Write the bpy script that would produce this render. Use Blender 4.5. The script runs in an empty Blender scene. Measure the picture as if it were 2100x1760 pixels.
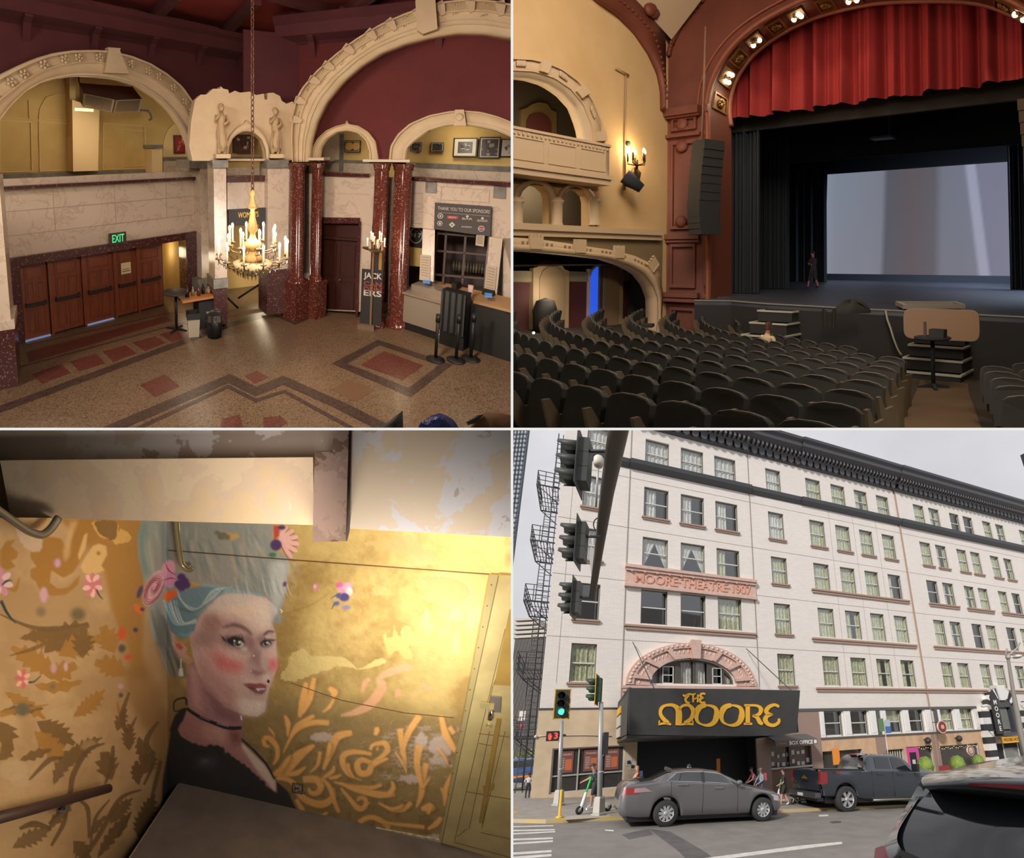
import bpy,bmesh,math,random
import numpy as np
from mathutils import Vector,Matrix,noise as mnoise
from mathutils.geometry import tessellate_polygon
# ------------------------------------------------------------------ camera, world, sun, exposure
SC=bpy.context.scene
COL=SC.collection
FPX=1000.0
cam_data=bpy.data.cameras.new('camera')
cam_data.sensor_fit='HORIZONTAL';cam_data.sensor_width=36.0
cam_data.lens=36.0*FPX/2100.0
cam_data.clip_start=0.02;cam_data.clip_end=4000
cam=bpy.data.objects.new('camera',cam_data);COL.objects.link(cam)
cam.location=(0,0,0);cam.rotation_euler=(math.pi/2,0,0)
SC.camera=cam
SC.view_settings.view_transform='Standard';SC.view_settings.look='None'
SC.view_settings.exposure=0.0;SC.view_settings.gamma=1.0
SC.view_settings.use_curve_mapping=False
SC.cycles.max_bounces=5;SC.cycles.diffuse_bounces=3;SC.cycles.glossy_bounces=3
SC.cycles.transparent_max_bounces=12;SC.cycles.transmission_bounces=4
SC.cycles.caustics_reflective=False;SC.cycles.caustics_refractive=False
SC.cycles.sample_clamp_indirect=4.0
try:
 SC.cycles.use_denoising=True;SC.cycles.denoiser='OPENIMAGEDENOISE'
except Exception:
 pass
def lin(c):
 return tuple((x/255/12.92)if x/255<=.04045 else((x/255+.055)/1.055)**2.4 for x in c[:3])+(1.0,)
world=bpy.data.worlds.new('overcast sky');SC.world=world;world.use_nodes=True
_nt=world.node_tree;_nt.nodes.clear()
_o=_nt.nodes.new('ShaderNodeOutputWorld');_b=_nt.nodes.new('ShaderNodeBackground')
_tc=_nt.nodes.new('ShaderNodeTexCoord');_n=_nt.nodes.new('ShaderNodeTexNoise');_r=_nt.nodes.new('ShaderNodeValToRGB')
_n.inputs['Scale'].default_value=3.0;_n.inputs['Detail'].default_value=6
_r.color_ramp.elements[0].position=.35;_r.color_ramp.elements[0].color=lin((206,205,211))
_r.color_ramp.elements[1].position=.7;_r.color_ramp.elements[1].color=lin((234,233,236))
_nt.links.new(_tc.outputs['Generated'],_n.inputs['Vector']);_nt.links.new(_n.outputs['Fac'],_r.inputs[0])
_nt.links.new(_r.outputs[0],_b.inputs[0]);_b.inputs[1].default_value=1.0
_nt.links.new(_b.outputs[0],_o.inputs[0])
sun_data=bpy.data.lights.new('sun','SUN');sun_data.energy=4.2;sun_data.angle=math.radians(5)
sun_data.color=(1.0,.96,.9)
sun=bpy.data.objects.new('sun',sun_data);COL.objects.link(sun)
sun.rotation_euler=Vector((-.50,-.55,.78)).to_track_quat('Z','Y').to_euler()
# ------------------------------------------------------------------ materials
_mats={}
def mat(name,rgb=(200,200,200),rough=.6,metal=0.0,kind=None,rgb2=None,scale=4.0,bump=0.0,emit=0.0,spec=.5,ex=None,alpha=1.0,coat=0.0):
 if name in _mats:return _mats[name]
 m=bpy.data.materials.new(name);m.use_nodes=True;_mats[name]=m
 nt=m.node_tree;N=nt.nodes;L=nt.links
 b=N['Principled BSDF']
 c=lin(rgb)
 b.inputs['Base Color'].default_value=c
 b.inputs['Roughness'].default_value=rough;b.inputs['Metallic'].default_value=metal
 b.inputs['Specular IOR Level'].default_value=spec
 b.inputs['Coat Weight'].default_value=coat
 if coat:b.inputs['Coat Roughness'].default_value=.05
 if emit:
  b.inputs['Emission Color'].default_value=c;b.inputs['Emission Strength'].default_value=emit
 m.diffuse_color=c
 if alpha<1:
  b.inputs['Alpha'].default_value=alpha
 if kind:
  at=N.new('ShaderNodeAttribute');at.attribute_name='loc'
  vec=at.outputs['Vector']
  def ramp(fac,stops):
   r=N.new('ShaderNodeValToRGB');e=r.color_ramp.elements
   while len(e)<len(stops):e.new(.5)
   for k,(p,cc)in enumerate(stops):e[k].position=p;e[k].color=lin(cc)
   L.new(fac,r.inputs[0]);return r.outputs[0]
  def noise(sc,det=4,rgh=.55,dist=0.0,v=None):
   n=N.new('ShaderNodeTexNoise');n.inputs['Scale'].default_value=sc;n.inputs['Detail'].default_value=det
   n.inputs['Roughness'].default_value=rgh;n.inputs['Distortion'].default_value=dist
   L.new(v or vec,n.inputs['Vector']);return n.outputs['Fac']
  def mix(f,a,bb):
   x=N.new('ShaderNodeMix');x.data_type='RGBA'
   for s,v in((x.inputs[0],f),(x.inputs[6],a),(x.inputs[7],bb)):
    if isinstance(v,(float,int)):s.default_value=v
    elif isinstance(v,tuple):s.default_value=v
    else:L.new(v,s)
   return x.outputs[2]
  h=None;out=None
  c2=rgb2 or tuple(x*.75 for x in rgb)
  if kind=='noise':
   h=noise(scale);out=ramp(h,[(.35,c2),(.65,rgb)])
  elif kind=='plain':
   h=noise(scale)
  elif kind=='speckle':
   v=N.new('ShaderNodeTexVoronoi');v.inputs['Scale'].default_value=scale;L.new(vec,v.inputs['Vector'])
   sep=N.new('ShaderNodeSeparateColor');L.new(v.outputs['Color'],sep.inputs[0])
   t=ex or .8
   out=ramp(sep.outputs[0],[(0,rgb),(t,rgb),(t+.03,c2),(1,c2)])
   out=mix(noise(scale*.12),out,lin(tuple(x*.8 for x in rgb)))
   h=sep.outputs[1]
  elif kind=='terrazzo':
   v=N.new('ShaderNodeTexVoronoi');v.inputs['Scale'].default_value=scale;L.new(vec,v.inputs['Vector'])
   sep=N.new('ShaderNodeSeparateColor');L.new(v.outputs['Color'],sep.inputs[0])
   out=ramp(sep.outputs[0],[(0,tuple(x*.6 for x in rgb)),(.15,c2),(.5,rgb),(.85,tuple(min(255,x*1.08)for x in rgb)),(1,tuple(min(255,x*1.2)for x in rgb))])
  elif kind=='marble':
   h=noise(scale,8,.6,1.2)
   out=ramp(h,[(.0,rgb),(.47,rgb),(.5,c2),(.53,rgb),(1,tuple(x*.93 for x in rgb))])
  elif kind=='brick':
   br=N.new('ShaderNodeTexBrick');L.new(vec,br.inputs['Vector'])
   mp=N.new('ShaderNodeMapping');mp.inputs['Rotation'].default_value=(math.pi/2,0,0)
   L.new(vec,mp.inputs['Vector']);L.new(mp.outputs[0],br.inputs['Vector'])
   br.inputs['Scale'].default_value=scale;br.inputs['Mortar Size'].default_value=ex or .025
   br.inputs['Color1'].default_value=lin(rgb);br.inputs['Color2'].default_value=lin(tuple(x*.94 for x in rgb))
   br.inputs['Mortar'].default_value=lin(c2);br.inputs['Brick Width'].default_value=1.1;br.inputs['Row Height'].default_value=.25
   out=mix(noise(.35,3),br.outputs['Color'],lin(tuple(x*.9 for x in rgb)))
   h=br.outputs['Fac']
  elif kind=='wood':
   mp=N.new('ShaderNodeMapping');mp.inputs['Scale'].default_value=ex or(6,6,.6);L.new(vec,mp.inputs['Vector'])
   h=noise(scale,6,.6,.5,mp.outputs[0]);out=ramp(h,[(.3,c2),(.7,rgb)])
  elif kind=='streak':
   mp=N.new('ShaderNodeMapping');mp.inputs['Scale'].default_value=ex or(8,8,.7);L.new(vec,mp.inputs['Vector'])
   h=noise(scale,3,.5,.2,mp.outputs[0]);out=ramp(h,[(.38,c2),(.62,rgb)])
  elif kind=='patch':
   h=noise(scale,5,.6,.3)
   out=ramp(h,[(.0,rgb),(.49,rgb),(.5,c2),(.57,c2),(.58,ex or c2),(1,ex or c2)])
   m2=noise(scale*3.1,5,.62)
   out=mix(ramp(m2,[(.0,(0,0,0)),(.62,(0,0,0)),(.64,(190,190,190)),(1,(200,200,200))]),out,lin(c2))
  elif kind=='vcol':
   vc=N.new('ShaderNodeAttribute');vc.attribute_name='paint'
   out=vc.outputs['Color']
   if ex:
    L.new(vc.outputs['Alpha'],b.inputs['Metallic'])
    rr=N.new('ShaderNodeMapRange');L.new(vc.outputs['Alpha'],rr.inputs[0])
    rr.inputs[3].default_value=.75;rr.inputs[4].default_value=ex;L.new(rr.outputs[0],b.inputs['Roughness'])
   h=noise(14.0,5)
  if out is not None:
   if isinstance(rough,tuple):pass
   L.new(out,b.inputs['Base Color'])
   if emit:L.new(out,b.inputs['Emission Color'])
  if bump and h is not None:
   bp=N.new('ShaderNodeBump');bp.inputs['Strength'].default_value=bump;bp.inputs['Distance'].default_value=.02
   L.new(h,bp.inputs['Height']);L.new(bp.outputs[0],b.inputs['Normal'])
 return m
def glass(name,tint=(200,210,215),refl=.3,rough=.03):
 if name in _mats:return _mats[name]
 m=bpy.data.materials.new(name);m.use_nodes=True;_mats[name]=m
 nt=m.node_tree;N=nt.nodes;L=nt.links;N.clear()
 o=N.new('ShaderNodeOutputMaterial');mx=N.new('ShaderNodeMixShader');t=N.new('ShaderNodeBsdfTransparent');g=N.new('ShaderNodeBsdfGlossy')
 t.inputs[0].default_value=lin(tint);g.inputs['Roughness'].default_value=rough;g.inputs[0].default_value=lin((235,240,242))
 lw=N.new('ShaderNodeLayerWeight');lw.inputs[0].default_value=.3
 mr=N.new('ShaderNodeMapRange');L.new(lw.outputs['Facing'],mr.inputs[0]);mr.inputs[3].default_value=refl;mr.inputs[4].default_value=min(1.0,refl+.25)
 L.new(mr.outputs[0],mx.inputs[0]);L.new(t.outputs[0],mx.inputs[1]);L.new(g.outputs[0],mx.inputs[2]);L.new(mx.outputs[0],o.inputs[0])
 return m
# ------------------------------------------------------------------ places
class Place:
 """One of the four places: local metric frame (x along the main wall, y away, z up) set in the world so that
    its vanishing lines are those of the photograph."""
 def __init__(s,cx,cy,f,pitch,roll,H,S,h=(1,0),o=None,clip=None):
  s.cx,s.cy,s.f,s.S,s.clip=cx,cy,f,S,clip
  p=math.radians(pitch);r=math.radians(roll)
  fwd=np.array([0,math.cos(p),math.sin(p)]);up0=np.array([0,-math.sin(p),math.cos(p)]);rt0=np.array([1.,0,0])
  s.rt=rt0*math.cos(r)+up0*math.sin(r);s.up=-rt0*math.sin(r)+up0*math.cos(r);s.fwd=fwd
  hh=np.array([h[0],h[1],0.]);hh/=np.linalg.norm(hh)
  s.R=np.array([[hh[0],-hh[1],0],[hh[1],hh[0],0],[0,0,1.]])
  s.cl=np.array([0,0,float(H)])
  s.o=np.zeros(3)
  if o is not None:
   r_=s._rl(*o);t=-s.cl[2]/r_[2];s.o=s.cl+r_*t
  s.cam=s.R.T@(s.cl-s.o)
  C=np.stack([s.rt,s.fwd,s.up])
  Pm=np.array([[f/FPX,(cx-1050)/FPX,0],[0,1,0],[0,(880-cy)/FPX,f/FPX]])
  s.L=(Pm@C@s.R)*S
  s.K=0.0
 def _rl(s,u,v):
  return s.rt*(u-s.cx)/s.f-s.up*(v-s.cy)/s.f+s.fwd
 def ray(s,u,v):return s.R.T@s._rl(u,v)
 def W(s,p):return(np.asarray(p,float)-s.cam)@s.L.T
 def hit(s,n,d,u,v):
  n=np.asarray(n,float);r=s.ray(u,v);return s.cam+r*((d-n@s.cam)/(n@r))
 def X(s,x,u,v):return s.hit((1,0,0),x,u,v)
 def Y(s,y,u,v):return s.hit((0,1,0),y,u,v)
 def Z(s,z,u,v):return s.hit((s.K,0,1),z,u,v)
 def depth(s,d,u,v):return s.cam+s.ray(u,v)*d
 def proj(s,p):
  w=s.W(p);return 1050+FPX*w[0]/w[1],880-FPX*w[2]/w[1]
def wallT(o,ex,ey=None):
 """4x4: local (along, out-of-wall away from viewer, up) of a vertical plane"""
 ex=np.array([ex[0],ex[1],0.]);ex/=np.linalg.norm(ex)
 T=np.eye(4);T[:3,0]=ex;T[:3,1]=(-ex[1],ex[0],0);T[:3,2]=(0,0,1);T[:3,3]=o
 return T
def T_(x=0,y=0,z=0):m=np.eye(4);m[:3,3]=(x,y,z);return m
def Rz(a):c,s=math.cos(a),math.sin(a);m=np.eye(4);m[:2,:2]=[[c,-s],[s,c]];return m
def Ry(a):c,s=math.cos(a),math.sin(a);m=np.eye(4);m[0,0]=c;m[0,2]=s;m[2,0]=-s;m[2,2]=c;return m
def Rx(a):c,s=math.cos(a),math.sin(a);m=np.eye(4);m[1,1]=c;m[1,2]=-s;m[2,1]=s;m[2,2]=c;return m
def Sc(x,y=None,z=None):y=x if y is None else y;z=x if z is None else z;return np.diag([x,y,z,1.])
def ap(T,p):
 p=np.asarray(p,float);return p@T[:3,:3].T+T[:3,3]
class Wall:
 """vertical plane in a place through two local points; (a, z) coordinates on it"""
 def __init__(s,pl,p,q):
  s.pl=pl;s.T=wallT((p[0],p[1],0),(q[0]-p[0],q[1]-p[1]))
  s.ex=s.T[:3,0];s.n=s.T[:3,1];s.o=s.T[:3,3]
 def px(s,u,v,off=0.0):
  p=s.pl.hit(s.n,s.n@s.o+off,u,v);return(float((p-s.o)@s.ex),float(p[2]))
 def poly(s,pts,off=0.0):return[s.px(u,v,off)for u,v in pts]
 def P(s,a,z,off=0.0):return s.o+s.ex*a+s.n*off+np.array([0,0,z])
# ------------------------------------------------------------------ mesh building
class MB:
 def __init__(s,T=None):s.v=[];s.f=[];s.m=[];s.sm=[];s.T=np.eye(4)if T is None else T;s.n=0;s.cm=0;s.smooth=False
 def add(s,v,f,m=None,smooth=None):
  v=ap(s.T,np.asarray(v,float).reshape(-1,3));s.v.append(v)
  k=s.n;s.n+=len(v);m=s.cm if m is None else m;smooth=s.smooth if smooth is None else smooth
  for q in f:s.f.append([k+i for i in q]);s.m.append(m);s.sm.append(smooth)
  return s
 def box(s,x0,y0,z0,x1,y1,z1,m=None):
  v=[(x,y,z)for z in(z0,z1)for y in(y0,y1)for x in(x0,x1)]
  return s.add(v,[(0,2,3,1),(4,5,7,6),(0,1,5,4),(2,6,7,3),(0,4,6,2),(1,3,7,5)],m,False)
 def cbox(s,c,d,m=None):return s.box(c[0]-d[0]/2,c[1]-d[1]/2,c[2]-d[2]/2,c[0]+d[0]/2,c[1]+d[1]/2,c[2]+d[2]/2,m)
 def prism(s,poly,y0,y1,m=None,axis='y'):
  n=len(poly)
  mk={'y':lambda a,b,t:(a,t,b),'z':lambda a,b,t:(a,b,t),'x':lambda a,b,t:(t,a,b)}[axis]
  v=[mk(a,b,y0)for a,b in poly]+[mk(a,b,y1)for a,b in poly]
  f=[tuple(range(n)),tuple(range(2*n-1,n-1,-1))]+[(i,i+n,(i+1)%n+n,(i+1)%n)for i in range(n)]
  return s.add(v,f,m,False)
 def holes(s,outer,holes,y0,y1,m=None,mr=None):
  loops=[outer]+holes
  tri=tessellate_polygon([[Vector((a,b,0))for a,b in l]for l in loops])
  pts=[p for l in loops for p in l];n=len(pts)
  v=[(a,y0,b)for a,b in pts]+[(a,y1,b)for a,b in pts]
  s.add(v,[tuple(t)for t in tri]+[tuple(i+n for i in t[::-1])for t in tri],m,False)
  for l in loops:
   k=len(l)
   s.add([(a,y0,b)for a,b in l]+[(a,y1,b)for a,b in l],[(i,i+k,(i+1)%k+k,(i+1)%k)for i in range(k)],mr if mr is not None else m,False)
  return s
 def ribbon(s,A,B,y0,y1,m=None,smooth=False):
  """band between two poly-lines A and B of (x, z), from y0 to y1"""
  n=len(A);v=[]
  for y in(y0,y1):
   v+=[(a,y,b)for a,b in A]+[(a,y,b)for a,b in B]
  f=[]
  for i in range(n-1):
   f+=[(i,i+1,n+i+1,n+i),(2*n+i,3*n+i,3*n+i+1,2*n+i+1),(i,2*n+i,2*n+i+1,i+1),(n+i,n+i+1,3*n+i+1,3*n+i)]
  f+=[(0,n,3*n,2*n),(n-1,3*n-1,4*n-1,2*n-1)]
  return s.add(v,f,m,smooth)
 def tube(s,pts,r,n=8,m=None,caps=True,closed=False):
  pts=[np.asarray(p,float)for p in pts];k=len(pts);rs=r if hasattr(r,'__len__')else[r]*k
  v=[];up=None
  for i,p in enumerate(pts):
   a=pts[(i-1)%k]if(i or closed)else p;b=pts[(i+1)%k]if(i<k-1 or closed)else p
   d=b-a;d=d/(np.linalg.norm(d)+1e-12)
   if up is None:
    up=np.array([0,0,1.])if abs(d[2])<.9 else np.array([1.,0,0])
   x=np.cross(d,up);x/=np.linalg.norm(x)+1e-12;up=np.cross(x,d)
   for j in range(n):
    t=2*math.pi*j/n;v.append(p+(x*math.cos(t)+up*math.sin(t))*rs[i])
  f=[]
  for i in range(k if closed else k-1):
   i2=(i+1)%k
   for j in range(n):f.append((i*n+j,i*n+(j+1)%n,i2*n+(j+1)%n,i2*n+j))
  s.add(v,f,m,True)
  if caps and not closed:
   s.add(v[:n],[tuple(range(n))],m,False);s.add(v[-n:],[tuple(range(n))],m,False)
  return s
 def cyl(s,p,q,r0,r1=None,n=16,m=None):return s.tube([p,q],[r0,r0 if r1 is None else r1],n,m)
 def lathe(s,prof,c=(0,0,0),n=20,m=None,a0=0.0,a1=None,smooth=True):
  full=a1 is None;a1=a0+2*math.pi if full else a1;k=len(prof);nn=n if full else n+1
  v=[(c[0]+r*math.cos(a0+(a1-a0)*j/n),c[1]+r*math.sin(a0+(a1-a0)*j/n),c[2]+z)for r,z in prof for j in range(nn)]
  f=[(i*nn+j,i*nn+(j+1)%nn,(i+1)*nn+(j+1)%nn,(i+1)*nn+j)for i in range(k-1)for j in range(n)]
  return s.add(v,f,m,smooth)
 def ball(s,c,r,n=12,m=None):
  r=r if hasattr(r,'__len__')else(r,r,r);v=[];k=max(4,n//2+1)
  for i in range(k):
   t=math.pi*i/(k-1)
   for j in range(n):
    p=2*math.pi*j/n;v.append((c[0]+r[0]*math.sin(t)*math.cos(p),c[1]+r[1]*math.sin(t)*math.sin(p),c[2]+r[2]*math.cos(t)))
  return s.add(v,[(i*n+j,i*n+(j+1)%n,(i+1)*n+(j+1)%n,(i+1)*n+j)for i in range(k-1)for j in range(n)],m,True)
 def grid(s,fn,nu,nv,m=None,smooth=True,closed=False):
  v=[fn(i/nu,j/nv)for i in range(nu+1)for j in range(nv+1)]
  w=nv+1
  return s.add(v,[(i*w+j,(i+1)*w+j,(i+1)*w+j+1,i*w+j+1)for i in range(nu)for j in range(nv)],m,smooth)
 def text(s,txt,x,z,size,y=0.0,depth=.01,m=None,align='CENTER',sx=1.0,bold=0.0,fit=None):
  """lettering standing in the x-z plane, front face at y - depth"""
  cu=bpy.data.curves.new('t','FONT');cu.body=txt;cu.size=size;cu.align_x=align;cu.align_y='CENTER'
  cu.extrude=0;cu.offset=bold;cu.resolution_u=3
  ob=bpy.data.objects.new('t',cu);me=ob.to_mesh()
  vs=np.array([(v.co.x,v.co.y)for v in me.vertices]);fs=[tuple(p.vertices)for p in me.polygons]
  ob.to_mesh_clear();bpy.data.objects.remove(ob);bpy.data.curves.remove(cu)
  if len(vs)==0:return s
  if fit:sx=fit/(vs[:,0].max()-vs[:,0].min())
  n=len(vs)
  fr=[(x+a*sx,y-depth,z+b)for a,b in vs];bk=[(x+a*sx,y,z+b)for a,b in vs]
  ed={}
  for f in fs:
   for i in range(len(f)):
    e=(f[i],f[(i+1)%len(f)]);k=(min(e),max(e));ed[k]=None if k in ed else e
  side=[(e[0],e[1],e[1]+n,e[0]+n)for e in ed.values()if e]
  return s.add(fr+bk,fs+side,m,False)
def curtain_grid(mb,x0,x1,z0,z1,y,folds,amp,m=None,seed=0,nz=4,top=None,bot=None):
 rnd=random.Random(seed);ph=[rnd.uniform(0,6.28)for _ in range(4)]
 nu=int(folds*8)
 def fn(u,w):
  x=x0+(x1-x0)*u
  zt=top(x)if top else z1;zb=bot(x)if bot else z0
  z=zb+(zt-zb)*w
  yy=y+amp*(math.sin(folds*6.283*u+ph[0])+.5*math.sin(folds*6.283*1.7*u+ph[1]+w*.4)+.35*math.sin(folds*6.283*.43*u+ph[2]))
  return(x,yy,z)
 mb.grid(fn,nu,nz,m)
# ------------------------------------------------------------------ objects
_base={};_pl={}
def _mesh(name,mb,mats,pl,base,colors=None):
 v=np.concatenate(mb.v)if mb.v else np.zeros((0,3))
 w=pl.W(v)-pl.W(base)if pl else v-np.asarray(base,float)
 me=bpy.data.meshes.new(name)
 me.from_pydata(w.tolist(),[],mb.f)
 for m_ in(mats if isinstance(mats,(list,tuple))else[mats]):me.materials.append(m_)
 me.polygons.foreach_set('material_index',mb.m);me.polygons.foreach_set('use_smooth',mb.sm)
 at=me.attributes.new('loc','FLOAT_VECTOR','POINT');at.data.foreach_set('vector',(v-np.asarray(base,float)).ravel())
 if colors is not None:
  ca=me.attributes.new('paint','FLOAT_COLOR','POINT');ca.data.foreach_set('color',np.asarray(colors,dtype=np.float32).ravel())
 me.update()
 bm=bmesh.new();bm.from_mesh(me);bmesh.ops.remove_doubles(bm,verts=bm.verts,dist=1e-6)if len(v)<60000 and colors is None else None
 if len(v)<60000:bmesh.ops.recalc_face_normals(bm,faces=bm.faces)
 bm.to_mesh(me);bm.free()
 return me
def tag(o,label=None,cat=None,group=None,kind=None):
 if label:o['label']=label
 if cat:o['category']=cat
 if group:o['group']=group
 if kind:o['kind']=kind
 return o
def obj(name,mb,mats,pl,parent=None,label=None,cat=None,group=None,kind=None,base=None,colors=None):
 if parent is not None:b=_base[parent.name]
 elif base is not None:b=np.asarray(base,float)
 else:
  v=np.concatenate(mb.v);b=np.array([(v[:,0].min()+v[:,0].max())/2,(v[:,1].min()+v[:,1].max())/2,v[:,2].min()])
 me=_mesh(name,mb,mats,pl,b,colors)
 o=bpy.data.objects.new(name,me);COL.objects.link(o)
 if parent is not None:o.parent=parent
 else:o.location=pl.W(b)if pl else b
 _base[o.name]=b;_pl[o.name]=pl
 return tag(o,label,cat,group,kind)
def thing(name,label,cat,pl,base,group=None):
 o=bpy.data.objects.new(name,None);COL.objects.link(o);o.empty_display_size=.05
 b=np.asarray(base,float);o.location=pl.W(b);_base[o.name]=b;_pl[o.name]=pl
 return tag(o,label,cat,group)
def dup(root,d,label=None,group=None):
 """copy of a thing with its parts and their sub-parts, moved by d (local units)"""
 pl=_pl[root.name];w=np.asarray(d,float)@pl.L.T
 def cp(o,par):
  c=o.copy();COL.objects.link(c);c.parent=par;_pl[c.name]=pl;_base[c.name]=_base[o.name]+np.asarray(d,float)
  for ch in list(o.children):cp(ch,c)
  return c
 r=cp(root,None);r.location=Vector(root.location)+Vector(w)
 if label:r['label']=label
 if group:r['group']=group
 return r
def struct(name,mb,mats,pl,**k):return obj(name,mb,mats,pl,kind='structure',**k)
def lamp(name,typ,pl,p,energy,color=(1,.8,.6),size=.1,spot=None,aim=None,parent=None,blend=.5):
 l=bpy.data.lights.new(name,typ);l.energy=energy;l.color=color
 if typ=='AREA':l.size=size
 else:l.shadow_soft_size=size
 if typ=='SPOT':l.spot_size=math.radians(spot or 60);l.spot_blend=blend
 o=bpy.data.objects.new(name,l);COL.objects.link(o);w=pl.W(p)if pl else np.array(p,float);o.location=w
 if aim is not None:o.rotation_euler=Vector(w-(pl.W(aim)if pl else np.array(aim,float))).to_track_quat('Z','Y').to_euler()
 return o
def arc(cx,cz,rx,rz,a0,a1,n=24):
 return[(cx+rx*math.cos(math.radians(a0+(a1-a0)*i/n)),cz+rz*math.sin(math.radians(a0+(a1-a0)*i/n)))for i in range(n+1)]
def spline(pts,n=6,closed=False):
 """Catmull-Rom through 2-D/3-D points"""
 P=[np.asarray(p,float)for p in pts];k=len(P);out=[]
 for i in range(k if closed else k-1):
  g=lambda j:P[j%k]if closed else P[min(max(j,0),k-1)]
  a,b,c,d=g(i-1),g(i),g(i+1),g(i+2)
  for j in range(n):
   t=j/n;out.append(.5*((2*b)+(c-a)*t+(2*a-5*b+4*c-d)*t*t+(3*b-a-3*c+d)*t**3))
 if not closed:out.append(P[-1])
 return[tuple(p)for p in out]
def resample(pts,n):
 P=np.array(pts,float);d=np.r_[0,np.cumsum(np.linalg.norm(np.diff(P,axis=0),axis=1))]
 t=np.linspace(0,d[-1],n);return[tuple(np.interp(x,d,P[:,k])for k in range(P.shape[1]))for x in t]
# ------------------------------------------------------------------ people
def person(pl,name,label,base,height,yaw,J,cols,group=None,hair=None,cap=None,extras=None):
 """One continuous skinned figure. J overrides joint positions (in units of height, facing +x after yaw):
    x forward, y left, z up.  cols: dict skin/shirt/pants/shoe rgb, sleeve & leg: where the cloth ends (0..1)."""
 D=dict(pel=(0,0,.52),waist=(0,0,.60),chest=(.0,0,.72),neck=(0,0,.835),hd0=(.01,0,.875),hd=(.02,0,.935),hd1=(.015,0,.975),lsh=(0,.105,.80),lel=(-.01,.15,.63),lwr=(.05,.14,.49),rsh=(0,-.105,.80),rel=(-.01,-.15,.63),rwr=(.05,-.14,.49),lhp=(0,.05,.50),lkn=(.01,.06,.28),lan=(-.01,.06,.045),lto=(.09,.065,.02),rhp=(0,-.05,.50),rkn=(.01,-.06,.28),ran=(-.01,-.06,.045),rto=(.09,-.065,.02))
 D.update(J)
 R=dict(pel=(.085,.06),waist=(.07,.052),chest=(.088,.06),neck=(.033,.033),hd0=(.04,.042),hd=(.05,.056),hd1=(.038,.044),lsh=(.036,.036),lel=(.026,.026),lwr=(.018,.018),lhp=(.062,.062),lkn=(.038,.038),lan=(.026,.026),lto=(.02,.024))
 for a in('sh','el','wr','hp','kn','an','to'):R['r'+a]=R['l'+a]
 bones=[('pel','waist'),('waist','chest'),('chest','neck'),('neck','hd0'),('hd0','hd'),('hd','hd1')]
 for s_ in 'lr':
  bones+=[('chest',s_+'sh'),(s_+'sh',s_+'el'),(s_+'el',s_+'wr'),('pel',s_+'hp'),(s_+'hp',s_+'kn'),(s_+'kn',s_+'an'),(s_+'an',s_+'to')]
  w=np.array(D[s_+'wr'],float);e=np.array(D[s_+'el'],float);d=w-e;d/=np.linalg.norm(d)
  sd=np.cross(d,(0,0,1.));sd=sd/(np.linalg.norm(sd)+1e-9)if np.linalg.norm(sd)>.2 else np.array([1.,0,0])
  pm=s_+'pm';D[pm]=tuple(w+d*.035);R[pm]=(.017,.012);bones.append((s_+'wr',pm))
  for k,(o_,ln)in enumerate(((-.014,.034),(-.005,.042),(.005,.04),(.014,.032),(.026,.012))):
   fn='%sf%d'%(s_,k);base_=w+d*(.04 if k<4 else .02)
   D[fn]=tuple(base_+sd*o_+d*ln*.7+np.array([.0,0,-.012]));R[fn]=(.0052,.0052);bones.append((pm,fn))
 names=list(D);idx={n:i for i,n in enumerate(names)}
 me=bpy.data.meshes.new('t');me.from_pydata([tuple(D[n])for n in names],[(idx[a],idx[b])for a,b in bones],[])
 ob=bpy.data.objects.new('t',me);COL.objects.link(ob)
 sk=ob.modifiers.new('s','SKIN');sk.use_smooth_shade=True
 for n in names:
  sv=me.skin_vertices[0].data[idx[n]];sv.radius=R[n];sv.use_root=(n=='pel')
 sb=ob.modifiers.new('u','SUBSURF');sb.levels=1;sb.render_levels=1
 dg=bpy.context.evaluated_depsgraph_get();ev=ob.evaluated_get(dg);em=ev.to_mesh()
 V=np.array([v.co[:]for v in em.vertices]);Fs=[tuple(p.vertices)for p in em.polygons]
 ev.to_mesh_clear();bpy.data.objects.remove(ob);bpy.data.meshes.remove(me)
 seg=[]
 sl=cols.get('sleeve',.5);lg=cols.get('leg',1.0)
 for a,b in bones:
  A=np.array(D[a],float);B=np.array(D[b],float);k=a[1:]+'>'+b[1:]
  if a in('pel',):t='pants' if b!='waist' else 'pants'
  elif a in('waist','chest')and b in('chest','neck','lsh','rsh'):t='shirt'
  elif b in('hd0','hd','hd1'):t='skin'
  elif k=='sh>el':t='arm0'
  elif k=='el>wr':t='arm1'
  elif k=='hp>kn':t='leg0'
  elif k=='kn>an':t='leg1'
  elif k=='an>to':t='shoe'
  else:t='skin'
  seg.append((A,B,t))
 order=['skin','shirt','pants','shoe']
 midx=[]
 for f in Fs:
  c=V[list(f)].mean(0);best=9;bt='skin';bp=0
  for A,B,t in seg:
   u=float(np.clip((c-A)@(B-A)/((B-A)@(B-A)+1e-9),0,1));d=np.linalg.norm(c-A-u*(B-A))
   if d<best:best,bt,bp=d,t,u
  if bt=='arm0':bt='shirt' if bp<sl*2 else 'skin'
  elif bt=='arm1':bt='shirt' if .5+bp/2<sl else 'skin'
  elif bt=='leg0':bt='pants' if bp<lg*2 else 'skin'
  elif bt=='leg1':bt='pants' if .5+bp/2<lg else 'skin'
  midx.append(order.index(bt))
 th=thing(name,label,'person',pl,base,group)
 Tm=T_(*base)@Rz(yaw)@Sc(height)
 mb=MB(Tm);mb.add(V,Fs,0,True);mb.m=midx
 ms=[mat('cloth %s %s'%(k,'_'.join(str(int(x))for x in cols[k])),cols[k],.8)for k in order]
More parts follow.
